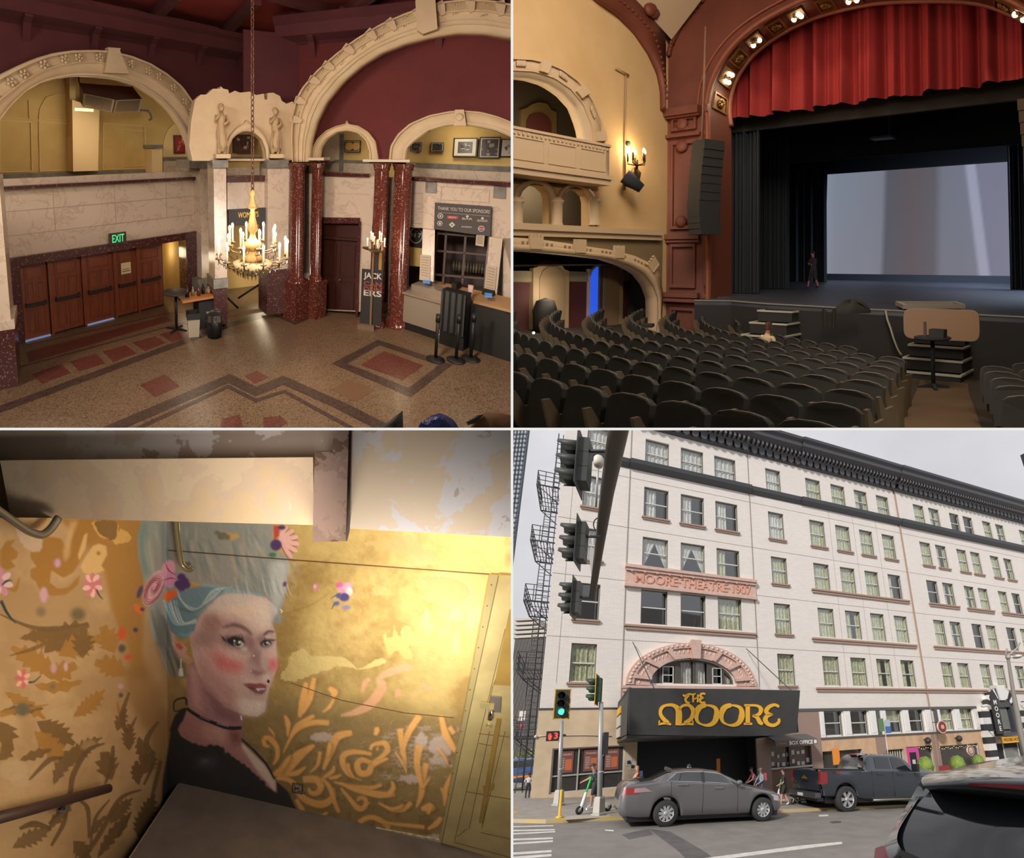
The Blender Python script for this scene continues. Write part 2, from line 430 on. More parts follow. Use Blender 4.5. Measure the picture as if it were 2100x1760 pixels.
 obj('body',mb,ms,pl,th)
 hd=np.array(D['hd'],float)
 fm=MB(Tm@T_(*hd))
 for sy in(-1,1):
  fm.ball((.05,sy*.02,.004),(.008,.008,.005),6,1);fm.ball((0,sy*.052,-.004),(.012,.006,.017),6,0)
 fm.ball((.058,0,-.012),(.012,.007,.014),6,0);fm.ball((.05,0,-.034),(.008,.014,.004),6,2)
 obj('face',fm,[ms[0],mat('eye dark',(30,25,22),.4),mat('lips',(150,80,75),.6)],pl,th)
 if hair:
  hb=MB(Tm@T_(*hd));L_=hair.get('len',0)
  def hf(u,w):
   ph=u*2*math.pi;t=w*1.75*(1.0 if math.cos(ph)<.3 else .62)
   x=-.006-.0+.062*math.sin(t)*math.cos(ph);y=.058*math.sin(t)*math.sin(ph);z=.012+.066*math.cos(t)
   if L_ and math.cos(ph)<.3 and w>.8:z-=L_*(w-.8)*5;
   return(x,y,z)
  hb.grid(hf,16,8)
  hc=hair['c'];obj('hair',hb,mat('hair %d %d %d'%tuple(hc),hc,.7,kind='streak',scale=30),pl,th)
 if cap:
  cb=MB(Tm@T_(*hd));cb.grid(lambda u,w:(-.004+.066*math.sin(w*1.5)*math.cos(u*6.283),.062*math.sin(w*1.5)*math.sin(u*6.283),.014+.068*math.cos(w*1.5)),16,6)
  if cap.get('brim',1):cb.prism([(.05,-.04),(.11,-.03),(.12,0),(.11,.03),(.05,.04)],.014,.02,axis='z')
  obj('cap',cb,mat('cap %d %d %d'%tuple(cap['c']),cap['c'],.8),pl,th)
 if extras:extras(th,Tm,D)
 return th
# =================================================================== THE SHELL between the places
def wbox(name,b,m,**k):
 c=MB();c.box(*b);return obj(name,c,m,None,kind='structure',**k)
DV=1.2;TH=.0025*DV
wpaint=mat('divider paint',(190,188,182),.8)
edge=mat('divider glow white',(250,249,244),.6,emit=.9)  # glow added so the divider edges read white; no lamp stands there
wbox('wall_between_upper_places',(-TH,DV,0,TH,14,11),wpaint)
wbox('wall_between_lower_places',(-TH,DV,-9,TH,9,0),wpaint)
wbox('floor_between_left_places',(-14,DV,-TH,-TH,14,TH),wpaint)
wbox('floor_between_right_places',(-TH,DV,-TH,15,14,TH),wpaint)
wbox('trim_1',(-TH,DV-.012,-1.06,TH,DV,1.06),edge)
wbox('trim_2',(-1.27,DV-.012,-TH,-TH,DV,TH),edge);wbox('trim_3',(TH,DV-.012,-TH,1.27,DV,TH),edge)
hullm=mat('light blocking shell',(60,56,54),.9)  # unseen shell added to keep sky light out of the interiors
for n,b in(('wall_outer_left',(-14.2,DV,-9,-14,14,11)),('wall_outer_right',(15,DV,0,15.2,14,11)),('ceiling_outer',(-14,DV,11,15,14,11.2)),('wall_outer_back',(-14,14,0,15,14.2,11)),('wall_outer_back_lower',(-14,9,-9,0,9.2,0)),('floor_outer',(-14,DV,-9.2,0,9,-9)),):
 wbox(n,b,hullm)
booth=mat('booth light trap',(14,14,14),1.0,spec=0.0)  # black front wall and booth added to absorb stray light
mb=MB();mb.holes([(-14.2,-9.2),(15.2,-9.2),(15.2,11.2),(-14.2,11.2)],[[(-1.272,-1.062),(1.272,-1.062),(1.272,1.062),(-1.272,1.062)]],DV-.014,DV-.001)
mb.v=mb.v;
c=MB();c.holes([(-14.2,-9.2),(1.3,-9.2),(1.3,-1.062),(-1.272,-1.062),(-1.272,1.062),(1.272,1.062),(1.272,-1.062),(1.3,-1.062),(1.3,-.9),(15.2,-.0),(15.2,11.2),(-14.2,11.2)],[],DV-.014,DV-.001)
obj('wall_front_blocker',c,booth,None,kind='structure',base=(0,0,0))
for n,b in(('wall_booth_left',(-1.4,-.6,-1.2,-1.38,DV-.014,1.2)),('wall_booth_right',(1.38,-.6,-1.2,1.4,DV-.014,1.2)),('wall_booth_back',(-1.4,-.62,-1.2,1.4,-.6,1.2)),('ceiling_booth',(-1.4,-.6,1.18,1.4,DV-.014,1.2)),('floor_booth',(-1.4,-.6,-1.2,1.4,DV-.014,-1.18))):
 wbox(n,b,booth)
# =================================================================== THE STREET (hotel building with theatre marquee)
BR=Place(1576,1320,793,14.9,-3.4,2.0,9,h=(.8983,.4393),o=(1094,1637));BR.K=.0794
GZ=lambda x,dz=0.0:-BR.K*x+dz
def bgz(u,v,dz=0.0):return BR.Z(dz,u,v)
def slope_add(mb):
 for k in range(len(mb.v)):mb.v[k][:,2]-=BR.K*mb.v[k][:,0]
 return mb
def warp(mb):
 for k in range(len(mb.v)):
  v=mb.v[k];m=v[:,2]>8;v[m,2]+=.0021*(v[m,0]-5.35)*(v[m,2]-8)
 return mb
# --- ground
asphalt=mat('asphalt',(134,128,122),.9,kind='noise',rgb2=(122,116,110),scale=1.3,bump=.3)
concrete=mat('sidewalk concrete',(160,152,142),.9,kind='noise',rgb2=(146,138,130),scale=2.0,bump=.2)
paint_w=mat('road paint',(222,218,210),.8,kind='noise',rgb2=(200,195,188),scale=6)
mb=MB();mb.box(-90,-60,-.8,140,-8.5,-.12);slope_add(mb);struct('floor_road',mb,asphalt,BR,base=(0,-15,0))
mb=MB();mb.box(-90,-8.5,-.8,-1.9,160,-.12);slope_add(mb);struct('floor_side_street',mb,asphalt,BR,base=(-10,0,0))
mb=MB()
mb.prism([(-1.9,160),(-1.9,-6.3),(-1.2,-7.9),(1.2,-8.9),(140,-8.9),(140,.2),(.0,.2),(.0,160)],-.8,0,axis='z');slope_add(mb)
struct('floor_sidewalk',mb,concrete,BR,base=(5,-4,0))
mb=MB()
mb.prism([(-1.35,-7.8),(1.2,-9.1),(140,-9.1),(140,-8.9),(1.2,-8.9),(-1.2,-7.9)],-.3,.012,axis='z');slope_add(mb)
struct('trim_curb',mb,mat('curb concrete',(176,164,140),.9,kind='noise',rgb2=(196,168,96),scale=1.0),BR,base=(5,-9,0))
def ground_quad(name,pts,m,label,cat,h=.006,base_dz=-.12,group=None,kind=None):
 P=[bgz(u,v,base_dz)for u,v in pts];mb=MB()
 mb.prism([(p[0],p[1])for p in P],base_dz,base_dz+h,axis='z');slope_add(mb)
 return obj(name,mb,m,BR,label=label,cat=cat,group=group,kind=kind)
cw=[(1676.5,1674,1.6,1139),(1686,1681.5,2,1135),(1695,1693,1.6,1135),(1702.5,1701,2.2,1138),(1710,1705,2.2,1139),(1721,1718,3,1134),(1730,1724,3,1134),(1750,1744,4,1131),(1759,1752,4.5,1131)]
for k,(vl,vr,th,ur)in enumerate(cw):
 ground_quad('crosswalk_stripe',[(1030,vl+.6),(1030,vl+th+.8),(ur,vr+th),(ur,vr)],paint_w,'thin white crosswalk stripe, %s one from the curb'%['first','second','third','fourth','fifth','sixth','seventh','eighth','ninth'][k],'road marking',group='crosswalk stripes')
ground_quad('lane_line',[(1420,1764),(1470,1764),(1728,1731),(1726,1727),(1640,1735)],paint_w,'long white lane line painted across the near road','road marking')
ground_quad('lane_dash',[(1240,1702),(1258,1702.5),(1259,1705),(1242,1704)],paint_w,'short white paint dash on the road in front of the sedan','road marking')
ground_quad('lane_dash',[(1679,1672),(1699,1671),(1698,1674),(1680,1675)],paint_w,'short white paint dash on the road below the pickup truck','road marking')
ground_quad('concrete_gutter',[(1440,1775),(1740,1738),(2100,1690),(2140,1780)],mat('gutter concrete',(140,132,126),.9,kind='noise',rgb2=(128,120,115),scale=1.5),'paler concrete lane strip along the bottom of the road','pavement',h=.004,kind='structure')
ground_quad('manhole_cover',[(1700,1686),(1714,1684),(1726,1685),(1724,1688),(1708,1689)],mat('iron cover',(80,76,72),.6),'small iron utility cover set in the road','manhole cover')
mb=MB()  # irregular area darker than the road around it
for q in[[(1275,1712),(1330,1700),(1340,1712),(1290,1722)],[(1330,1700),(1375,1706),(1450,1750),(1480,1775),(1420,1775),(1390,1745)]]:
 P=[bgz(u,v,-.12)for u,v in q];mb.prism([(p[0],p[1])for p in P],-.12,-.117,axis='z')
slope_add(mb);obj('tone_patch',mb,mat('asphalt patch',(98,94,92),.9,kind='noise',rgb2=(84,80,78),scale=2),BR,label='darker irregular asphalt patch on the road before the sedan',cat='pavement',kind='structure')
ground_quad('curb_ramp',[(1160,1673),(1250,1670),(1252,1676),(1158,1682)],mat('ramp concrete',(176,170,160),.9),'pale concrete curb ramp beneath the white scooter','pavement',base_dz=0.0,kind='structure')
ground_quad('tactile_pad',[(1050,1664),(1064,1663),(1062,1668),(1050,1671)],mat('tactile yellow',(190,150,90),.9),'yellow tactile paving pad at the left crossing','pavement',base_dz=0.0,kind='structure')
# --- hotel building
brick_w=mat('white glazed brick',(240,233,226),.62,kind='brick',rgb2=(196,188,180),scale=2.6,ex=.02)
slate=mat('slate painted metal',(76,78,82),.6)
terra=mat('salmon terracotta',(208,178,166),.7,kind='noise',rgb2=(198,166,152),scale=3)
terra_d=mat('brown sill',(168,140,126),.7)
stucco=mat('tan stucco',(208,187,158),.85,kind='noise',rgb2=(194,172,144),scale=1.2,bump=.3)
frame_w=mat('window frame paint',(205,205,200),.5)
casing=mat('dark window casing',(96,92,86),.6)
dark_in=mat('dark interior',(32,32,32),.9)
cur_g=mat('green net curtain',(196,196,162),.9,kind='streak',rgb2=(146,148,114),scale=3,ex=(6,6,1.5))
cur_w=mat('pale net curtain',(212,210,202),.9,kind='streak',rgb2=(170,170,162),scale=3,ex=(6,6,1.0))
wglass=glass('window glass',(250,252,252),.15)
hotel=thing('hotel_building','long white brick hotel with dark cornice and salmon trim behind the street','building',BR,(25,0,-2))
ROW={0:(25.81,23.45),1:(21.46,18.9),2:(17.24,14.85),3:(13.13,10.6),4:(8.98,6.5)}
cols=[(1.3,2.75,'A'),(5.37,7.17,'B'),(8.12,9.97,'C'),(10.93,12.84,'D'),(15.68,17.18,'E'),(19.85,21.5,'F'),(22.72,24.38,'F'),(25.55,27.18,'F'),(28.4,30.05,'F'),(33.6,35.2,'G'),(35.95,37.6,'G'),(39.3,40.9,'G'),(41.6,43.25,'G'),(45.1,46.7,'G'),(47.6,49.2,'G'),(52.4,54.0,'G')]
wins=[]
rnd=random.Random(5)
for a0,a1,t in cols:
 for r in ROW:
  if t in 'BCD' and r==4:continue
  if a0>50 and r>1:continue
  if a0>47 and r>3:continue
  wins.append((a0,a1,ROW[r][1],ROW[r][0],t,r))
for a0,a1 in[(19.43,21.2),(21.99,23.79),(25.75,27.52),(28.35,30.15),(32.2,34.0),(34.93,36.74)]:
 wins.append((a0,a1,2.5,4.47,'H',5))
outer=[(-.12,-4),(5.38,-4),(5.38,2.96),(13.6,2.96),(13.6,-4),(14.6,-4),(14.6,1.9),(18.0,1.9),(18.0,-4),(62,-4),(62,30.5),(-.12,30.5)]
holes=[[(a0,z0),(a1,z0),(a1,z1),(a0,z1)]for a0,a1,z0,z1,t,r in wins]
fan=arc(8.98,6.5,3.0,1.72,0,180,20)
holes.append(fan)
holes.append([(.73,.12),(4.66,.12),(4.66,2.6),(.73,2.6)])
shops=[(19.0,22.8,-3.2,1.38),(25.2,27.2,-3.6,1.15),(27.5,30.6,-3.6,1.27),(31.5,36.7,-3.8,1.15),(38.4,42.0,-4,.95),(40.2,42.3,2.2,4.4)]
for a0,a1,z0,z1 in shops:holes.append([(a0,z0),(a1,z0),(a1,z1),(a0,z1)])
mb=MB();mb.holes(outer,holes,0,.34);warp(mb)
obj('wall',mb,brick_w,BR,hotel)
mb=MB();mb.box(-.12,.34,-4,-.06,40,30.5);mb.box(-.12,14,-4,62,14.2,30.5);mb.box(-.12,.34,30.3,62,14,30.5);mb.box(-.1,3.2,-4,62,3.3,30.4)
warp(mb);obj('side_wall',mb,brick_w,BR,hotel)
mb=MB();mb.box(.2,1.9,-4,61,2.0,30.2);
for r in(5.3,9.8,14.1,18.1,22.6):mb.box(.2,.4,r-.08,61,1.9,r+.08)
warp(mb);obj('interior_partition',mb,dark_in,BR,hotel)
def add_window(parent,a0,a1,z0,z1,style,rise=.5,y=.2):
 w=MB();f=.07;t=.09
 w.box(a0,y,z0,a0+f,y+t,z1,0);w.box(a1-f,y,z0,a1,y+t,z1,0);w.box(a0+f,y,z1-f,a1-f,y+t,z1,0);w.box(a0+f,y,z0,a1-f,y+t,z0+f*1.3,0)
 zm=z0+(z1-z0)*rise;w.box(a0+f,y-.02,zm-.04,a1-f,y+.06,zm+.04,0)
 e=.05;w.box(a0-.0,y-.06,z0,a0+e,y,z1,1);w.box(a1-e,y-.06,z0,a1,y,z1,1);w.box(a0,y-.06,z1-e,a1,y,z1,1)
 warp(w);o=obj('window',w,[frame_w,casing],BR,parent)
 g=MB();g.add([(a0+f,y+.04,z0+f),(a1-f,y+.04,z0+f),(a1-f,y+.04,z1-f),(a0+f,y+.04,z1-f)],[(0,1,2,3)]);warp(g);obj('pane',g,wglass,BR,o)
 c=MB();s_=int(a0*10+z0*7)
 if style in('g','w'):curtain_grid(c,a0+.06,a1-.06,z0+.02,z1-.05,y+.12,5,.035,seed=s_)
 elif style in('h','hw'):
  m_=(a0+a1)/2;curtain_grid(c,a0+.06,m_-.12,z0+.02,z1-.05,y+.12,3,.04,seed=s_)
  if s_%3:curtain_grid(c,m_+.35,a1-.06,z0+.02,z1-.05,y+.12,2,.04,seed=s_+1)
 elif style=='v':
  m_=(a0+a1)/2
  for sg in(-1,1):
   e_=a0+.06 if sg<0 else a1-.06
   c.grid(lambda u,w_,e_=e_,m_=m_:(e_+(m_-e_)*u*w_*1.0+(m_-e_)*.12*u,y+.14+.03*math.sin(u*20),z0+(z1-z0)*(.1+.88*w_)),12,6)
 elif style=='l':curtain_grid(c,a0+.2,a0+(a1-a0)*.5,z0+.02,z1-.05,y+.12,3,.04,seed=s_)
 elif style=='s':c.box(a0+.06,y+.12,z0+(z1-z0)*.45,a1-.06,y+.13,z1-.05)
 if c.v:warp(c);obj('curtain',c,cur_w if style in('w','hw','v','l')else cur_g,BR,o)
 return o
for a0,a1,z0,z1,t,r in wins:
 if t in 'BCD':st={0:'w',1:'l',2:'v' if t!='D' else 'h',3:'n' if t!='D' else 'g'}[r]
 elif t=='A':st='n' if r==3 else('w' if r!=4 else 'g')
 elif t=='E':st='g' if r>1 else 'w'
 elif t=='H':st=rnd.choice(['s','g','n','n'])
 else:st=rnd.choice(['g','g','g','h','h','h','n'])
 add_window(hotel,a0,a1,z0,z1,st,rise=rnd.choice([.5,.5,.5,.52]))
# sills
for a0,a1,z0,z1,t,r in wins:
 if(t in 'AE' and r in(1,2,3,4))or(t in 'BCD' and r==1)or(t in 'FG' and r==1):
  s_=MB();s_.box(a0-.12,-.16,z0-.14,a1+.12,.1,z0-.02);s_.box(a0-.06,-.1,z0-.26,a1+.06,.05,z0-.14);warp(s_);obj('sill',s_,terra_d,BR,hotel)
for a0,a1,z in[(19.4,30.7,14.75),(19.0,30.7,10.45),(4.35,13.95,10.45),(33.4,37.9,14.8),(39.1,43.6,14.8),(44.9,49.6,14.8),(33.0,62,10.5),(18.96,62,6.35)]:
 s_=MB();s_.box(a0,-.2,z-.14,a1,.05,z);s_.box(a0+.08,-.12,z-.34,a1-.08,.05,z-.14);warp(s_);obj('string_course',s_,terra_d,BR,hotel)
# dark belts and cornice
def course(prof,a0,a1,name,m,steps=()):
 c=MB();c.prism([(y,z)for y,z in prof],a0,a1,axis='x');warp(c);return obj(name,c,m,BR,hotel)
for a0,a1,y0 in((-.3,4.3,0),(4.3,14.1,-.12),(14.1,19.1,0),(19.1,31.2,-.1),(31.2,62,-.16)):
 course([(.05,22.75),(y0-.12,22.8),(y0-.3,23.05),(y0-.38,23.35),(.05,23.4)],a0,a1,'belt_course',slate)
 course([(.05,26.75),(y0-.1,26.78),(y0-.18,27.0),(.05,27.02)],a0,a1,'belt_course',slate)
for a0,a1,y0 in((4.3,14.1,-.12),(14.1,19.1,0),(19.1,31.2,-.1),(31.2,62,-.16)):
 course([(.3,27.35),(y0-.35,27.4),(y0-.45,27.65),(y0-.95,27.85),(y0-1.25,28.0),(y0-1.3,28.35),(y0-1.55,28.5),(y0-1.6,28.72),(.3,28.9)],a0,a1,'cornice',slate)
 c=MB();x=a0+.2
 while x<a1-.2:
  c.prism([(x,26.98),(x+.12,26.82),(x+.28,26.78),(x+.44,26.86),(x+.56,27.0),(x+.56,27.5),(x,27.5)],y0-.34,.05);x+=.74
 warp(c);obj('scalloped_frieze',c,slate,BR,hotel)
 c=MB();x=a0+.15
 while x<a1-.2:c.box(x,y0-.85,27.5,x+.2,y0-.3,27.82);x+=.42
 warp(c);obj('dentil_row',c,mat('slate light edge',(118,118,120),.6),BR,hotel)
 course([(.3,28.9),(y0-.9,28.9),(y0-.9,29.15),(.3,29.2)],a0,a1,'parapet',slate)
# wall joints and shallow pilaster edges
c=MB()
for x in(4.3,13.98,31.15):c.box(x,-.05,5.0,x+.05,.02,27.3)
for x in(.62,22.1,24.9,27.8):c.box(x,-.012,6.4,x+.02,.01,23)
for z in(9.35,13.6,17.75,21.95):c.box(-.1,-.01,z,62,.01,z+.03)
warp(c);obj('wall_joint',c,mat('joint grey',(150,138,130),.8),BR,hotel)
c=MB();c.box(31.02,-.14,-2.8,31.12,-.03,27.2);warp(c);obj('downpipe',c,terra_d,BR,hotel)
# ground floor dressing
c=MB();c.holes([(-.14,-.4),(5.4,-.4),(5.4,2.96),(4.6,2.96),(4.6,4.82),(-.14,4.82)],[[(.73,.12),(4.66,.12),(4.66,2.6),(.73,2.6)]],-.06,.02);c.box(-.16,-.1,4.82,4.9,.02,4.92,1)
obj('stucco_base',c,[stucco,slate],BR,hotel)
c=MB();c.box(.73,.1,.12,4.66,.16,.2);c.box(.73,.1,1.02,4.66,.16,1.1);c.box(.73,.1,2.52,4.66,.16,2.6)
for x in(.73,2.08,3.4,4.58):c.box(x,.08,.12,x+.08,.18,2.6)
o=obj('shop_window',c,mat('aluminium frame',(190,188,182),.4,metal=.3),BR,hotel)
c=MB();c.box(.8,.2,.15,4.6,.22,2.55);obj('pane',c,mat('dark shop glass',(58,56,54),.1),BR,o)
for k,x in enumerate((1.05,2.4,3.55)):
 c=MB();c.box(x,.15,1.2,x+.8,.19,2.45,0);c.box(x+.38,.145,1.35,x+.72,.15,1.95,1)
 for q in range(7):c.box(x+.08,.143,1.38+q*.1,x+.34,.15,1.41+q*.1,2)
 c.text('THANKS',x+.4,2.22,.16,y=.146,depth=.004,m=2)
 obj('window_poster',c,[mat('poster maroon',(122,80,74),.6),mat('poster orange',(190,108,70),.6),mat('poster print',(214,190,178),.6)],BR,o)
# right-hand ground floor: brown pier, painted white pilasters, tan fascia
for b_ in((13.5,-.1,-3,14.6,.02,5.0),(18.0,-.1,-3.4,18.98,.02,4.45),(14.6,-.1,1.9,18.0,.02,4.45),(24.3,-.1,-3.4,25.3,.02,2.2),(30.65,-.1,-3.6,31.5,.02,2.2)):obj('brown_pier',MB().box(*b_),mat('brown stucco',(148,126,114),.85),BR,hotel)
c=MB();c.box(13.6,-.14,4.45,37.4,.02,4.68);c.box(18.98,-.14,2.28,37.4,.02,2.42);c.box(24.62,-.12,2.42,25.05,.02,4.45);c.box(31.5,-.12,2.42,31.9,.02,4.5)
obj('shopfront_band',c,mat('dark green grey band',(88,88,86),.7),BR,hotel)
for x0,x1 in((18.98,19.4),(21.3,21.95),(23.9,24.6),(25.1,25.7),(27.6,28.3),(30.3,31.0),(31.9,32.2),(34.1,34.85),(36.85,37.4)):
 c=MB();c.box(x0,-.16,2.42,x1,.02,4.42);c.box(x0+.1,-.18,2.6,x1-.1,-.15,4.2);obj('white_pilaster',c,mat('pilaster white',(226,224,222),.6),BR,hotel)
c=MB();c.holes([(18.98,-3.6),(37.4,-3.6),(37.4,2.28),(18.98,2.28)],[[(a0,max(z0,-3.5)),(a1,max(z0,-3.5)),(a1,z1),(a0,z1)]for a0,a1,z0,z1 in shops[:4]],-.07,.02)
obj('tan_fascia',c,mat('tan fascia',(206,172,140),.8,kind='noise',rgb2=(190,156,124),scale=1.5),BR,hotel)
for a0,a1,z0,z1 in shops[:5]:
 c=MB();c.box(a0,.2,z0,a1,.24,z1);o=obj('shop_window',c,mat('shopfront dark',(62,60,58),.25),BR,hotel)
c=MB();x=25.3
while x<27.1:c.box(x,.1,-1.0,x+.1,.16,1.05);x+=.26
obj('window_grille',c,mat('grille cream',(188,180,165),.6),BR,hotel)
# pink door
c=MB();c.box(27.55,-.02,-3.4,28.95,.1,1.22,0);c.box(27.85,-.04,-3.3,28.6,-.02,.8,1);c.box(28.05,-.05,-.9,28.4,-.04,.2,2)
obj('pink_door',c,[mat('magenta paint',(206,76,150),.6),dark_in,mat('notice paper',(190,200,200),.7)],BR,hotel)
for x0,x1,z,dz in((29.0,30.6,1.15,.25),(31.5,36.7,1.05,.3)):
 c=MB();n=int((x1-x0)*4)
 for k in range(n):c.ball((x0+(x1-x0)*k/n,-.1,z-dz*abs(math.sin(k*.9))*.6),.035,6)
 tag(obj('string_lights',c,mat('bulb warm',(255,225,160),.5,emit=1.2),BR),'string of small warm bulbs over the '+('pink doorway' if x0<30 else 'bar terrace'),'string lights')
# marquee arch in terracotta
mb=MB();cx,cz=9.1,6.35
A=arc(cx,cz,4.55,3.0,0,180,40);B=arc(cx,cz,3.05,1.95,0,180,40)
mb.ribbon(A,arc(cx,cz,4.05,2.65,0,180,40),-.32,.02,0);mb.ribbon(arc(cx,cz,4.05,2.65,0,180,40),B,-.2,.3,0)
for k in range(36):
 t=math.radians(4+k*172/35);rr=.5
 p=(cx+4.3*math.cos(t),cz+2.83*math.sin(t));mb.ball((p[0],-.34,p[1]),(.11,.06,.11),6,0)
 p=(cx+3.72*math.cos(t),cz+2.43*math.sin(t));mb.ball((p[0],-.2,p[1]),(.07,.05,.16),6,0)
for k in range(7):
 t=math.radians(12+k*26);c_,s_=math.cos(t),math.sin(t)
 q=[(cx+r*c_*1.0+w_*s_,cz+r*.65*s_*1.0-w_*c_*.7)for r,w_ in((3.0,-.13),(3.0,.13),(4.15,.2),(4.15,-.2))]
 mb.prism(q,-.36,0,0)
mb.prism([(8.85,8.2),(9.4,8.2),(9.5,9.55),(8.75,9.55)],-.5,0,0)
mb.box(4.35,-.3,6.12,13.95,.05,6.3,0);mb.box(4.4,-.25,5.9,5.95,.05,6.12,0);mb.box(12.2,-.25,5.9,14.0,.05,6.12,0);mb.box(4.4,-.12,3.0,4.9,.02,5.9,0)
obj('terracotta_arch',mb,terra,BR,hotel)
c=MB();c.holes([(5.9,6.3),(12.1,6.3),(12.1,8.3),(5.9,8.3)][:0]or fan,[[(6.9,6.55),(7.65,6.55),(7.65,7.75),(6.9,7.65)],[(8.15,6.55),(9.0,6.55),(9.0,8.1),(8.15,8.02)],[(9.2,6.55),(10.0,6.55),(10.0,8.02),(9.2,8.1)],[(10.4,6.55),(11.1,6.55),(11.1,7.65),(10.4,7.75)],[(6.15,6.55),(6.7,6.55),(6.7,7.5),(6.15,6.9)],[(11.3,6.55),(11.75,6.55),(11.75,7.0),(11.3,7.4)]],.12,.2)
o=obj('fanlight_frame',c,mat('fanlight frame',(78,74,68),.6),BR,hotel)
c=MB();c.add([(a,.25,b)for a,b in fan],[tuple(range(len(fan)))]);obj('pane',c,wglass,BR,o)
c=MB()
for a_,b_ in((6.1,6.7),(8.15,9.0),(9.2,10.0),(11.3,11.8)):curtain_grid(c,a_,b_,6.5,8.1,.4,4,.03,seed=int(a_*9))
obj('curtain',c,cur_w,BR,o)
for a_,b_,q in((6.9,7.65,.1),(10.4,11.1,-.1)):
 c=MB();
 for x in(a_,b_-.06):c.box(x,.04,6.5,x+.06,.12,7.7)
 for z in(6.5,7.05,7.64):c.box(a_,.04,z,b_,.12,z+.06)
 obj('casement',c,frame_w,BR,o)
# inscription band
def band_T(x):return 0
c=MB();c.box(4.25,-.35,14.55,14.15,.02,14.78,0);c.box(4.3,-.25,14.35,14.1,.02,14.55,0);c.box(4.3,-.12,13.35,14.1,.02,14.35,0);c.box(4.25,-.28,13.15,14.15,.02,13.35,0)
x=4.6
while x<14:c.box(x,-.3,14.28,x+.16,-.05,14.42,0);x+=.86
c.text('MOORE·THEATRE·1907',9.25,13.85,.95,y=-.12,depth=.07,m=1,fit=8.7,bold=.012)
warp(c);obj('inscription_band',c,[terra,mat('terracotta letters',(214,160,138),.7)],BR,hotel)
# entrance recess below marquee
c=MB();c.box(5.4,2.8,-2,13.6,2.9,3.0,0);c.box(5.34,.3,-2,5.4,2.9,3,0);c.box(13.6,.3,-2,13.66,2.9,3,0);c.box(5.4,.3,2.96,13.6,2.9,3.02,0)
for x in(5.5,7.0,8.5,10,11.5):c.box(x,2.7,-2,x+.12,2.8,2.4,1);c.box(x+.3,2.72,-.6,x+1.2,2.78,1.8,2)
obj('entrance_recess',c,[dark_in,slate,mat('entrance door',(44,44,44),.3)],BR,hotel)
# box office window
c=MB();c.box(14.6,.15,.5,18.0,.2,1.9,0);c.box(14.55,-.12,.38,18.0,.1,.5,1);c.box(14.6,.1,-2.6,18.0,.2,.5,2);c.box(16.1,.05,.5,16.2,.15,1.9,3)
o=obj('ticket_window',c,[mat('ticket glass',(98,78,70),.2),mat('pale ledge',(186,178,168),.6),mat('brown panel',(118,88,72),.7),dark_in],BR,hotel)
rnd=random.Random(3)
for k in range(15):
 x=14.75+(k%8)*.41+rnd.uniform(-.05,.05);z=.62+(k//8)*.62+rnd.uniform(-.1,.1);w_=rnd.uniform(.16,.3);c=MB();c.box(x,.12,z,x+w_,.14,z+rnd.uniform(.18,.34))
 obj('paper_notice',c,mat('notice paper',(190,200,200),.7),BR,o)
# awning
aw=thing('box_office_awning','grey box office awning with white lettering right of the marquee','awning',BR,(16.6,-1,1.9))
c=MB();P=[BR.Y(-1.6,1590,1531),BR.Y(-1.6,1677,1526),BR.Y(-1.6,1677,1517),BR.Y(-1.6,1590,1520)]
x0,x1,z0,z1=P[0][0],P[1][0],P[1][2],P[2][2]+.06
c.prism([(-1.6,z1),(-1.6,z0),(-1.52,z0),(-1.52,z1-.05),(.0,2.7),(.0,2.8)],x0,x1,axis='x')
obj('canvas',c,mat('awning grey',(92,88,86),.8),BR,aw)
c=MB();c.text('BOX OFFICE',x0+(x1-x0)*.60,(z0+z1)/2-.02,.36,y=-1.605,depth=.015,fit=(x1-x0)*.56,bold=.012)
obj('lettering',c,mat('awning letters',(226,222,214),.7),BR,aw)
c=MB();c.text('THEATRE',x0+(x1-x0)*.16,(z0+z1)/2-.02,.14,y=-1.605,depth=.015);obj('small_lettering',c,mat('sign yellow',(228,172,52),.6),BR,aw)
c=MB();c.box(x1-.3,-1.62,z0+.06,x1-.08,-1.605,z1-.06);obj('badge',c,mat('awning letters',(226,222,214),.7),BR,aw)
# marquee with hand-cut lettering
mq=thing('theatre_marquee','black theatre marquee with yellow lettering over the entrance','marquee',BR,(9,-4,3.0))
blk=mat('marquee black',(60,60,58),.6,kind='noise',rgb2=(55,55,54),scale=2)
YF=-6.55
Q=lambda u,v,y=YF:(lambda p:(p[0],p[2]))(BR.Y(y,u,v))
tl,tr,br_,bl_=Q(1290,1411),Q(1641,1416),Q(1634,1503),Q(1290,1500)
c=MB();c.prism([tl,tr,br_,bl_],YF,YF+.35);zt=(tl[1]+tr[1])/2
c.box(tl[0],YF+.3,2.95,tl[0]+.15,-.3,5.2);c.prism([(YF+.3,2.7),(-.2,2.6),(-.2,5.2),(YF+.3,5.0)],tr[0]-.3,tr[0]-.15,axis='x')
c.box(tl[0],YF+.3,5.0,tr[0]-.15,-.2,5.1)
obj('sign_face',c,blk,BR,mq)
c=MB();c.prism([Q(1290,1498),Q(1634,1502),Q(1600,1509),Q(1500,1510),Q(1290,1507)],YF-.02,YF+.05);c.prism([(4.2,-.1),(4.1,-6.5),(13.3,-6.5),(13.6,-.1)],2.75,2.9,axis='z')
for k in range(8):c.cyl((5+k*1.05,-4.5,2.76),(5+k*1.05,-4.5,2.72),.12,n=10,m=1)
obj('soffit',c,[blk,mat('soffit lamp',(110,108,100),.4)],BR,mq)
ylw=mat('sign yellow',(228,172,52),.6)
y_l=MB()
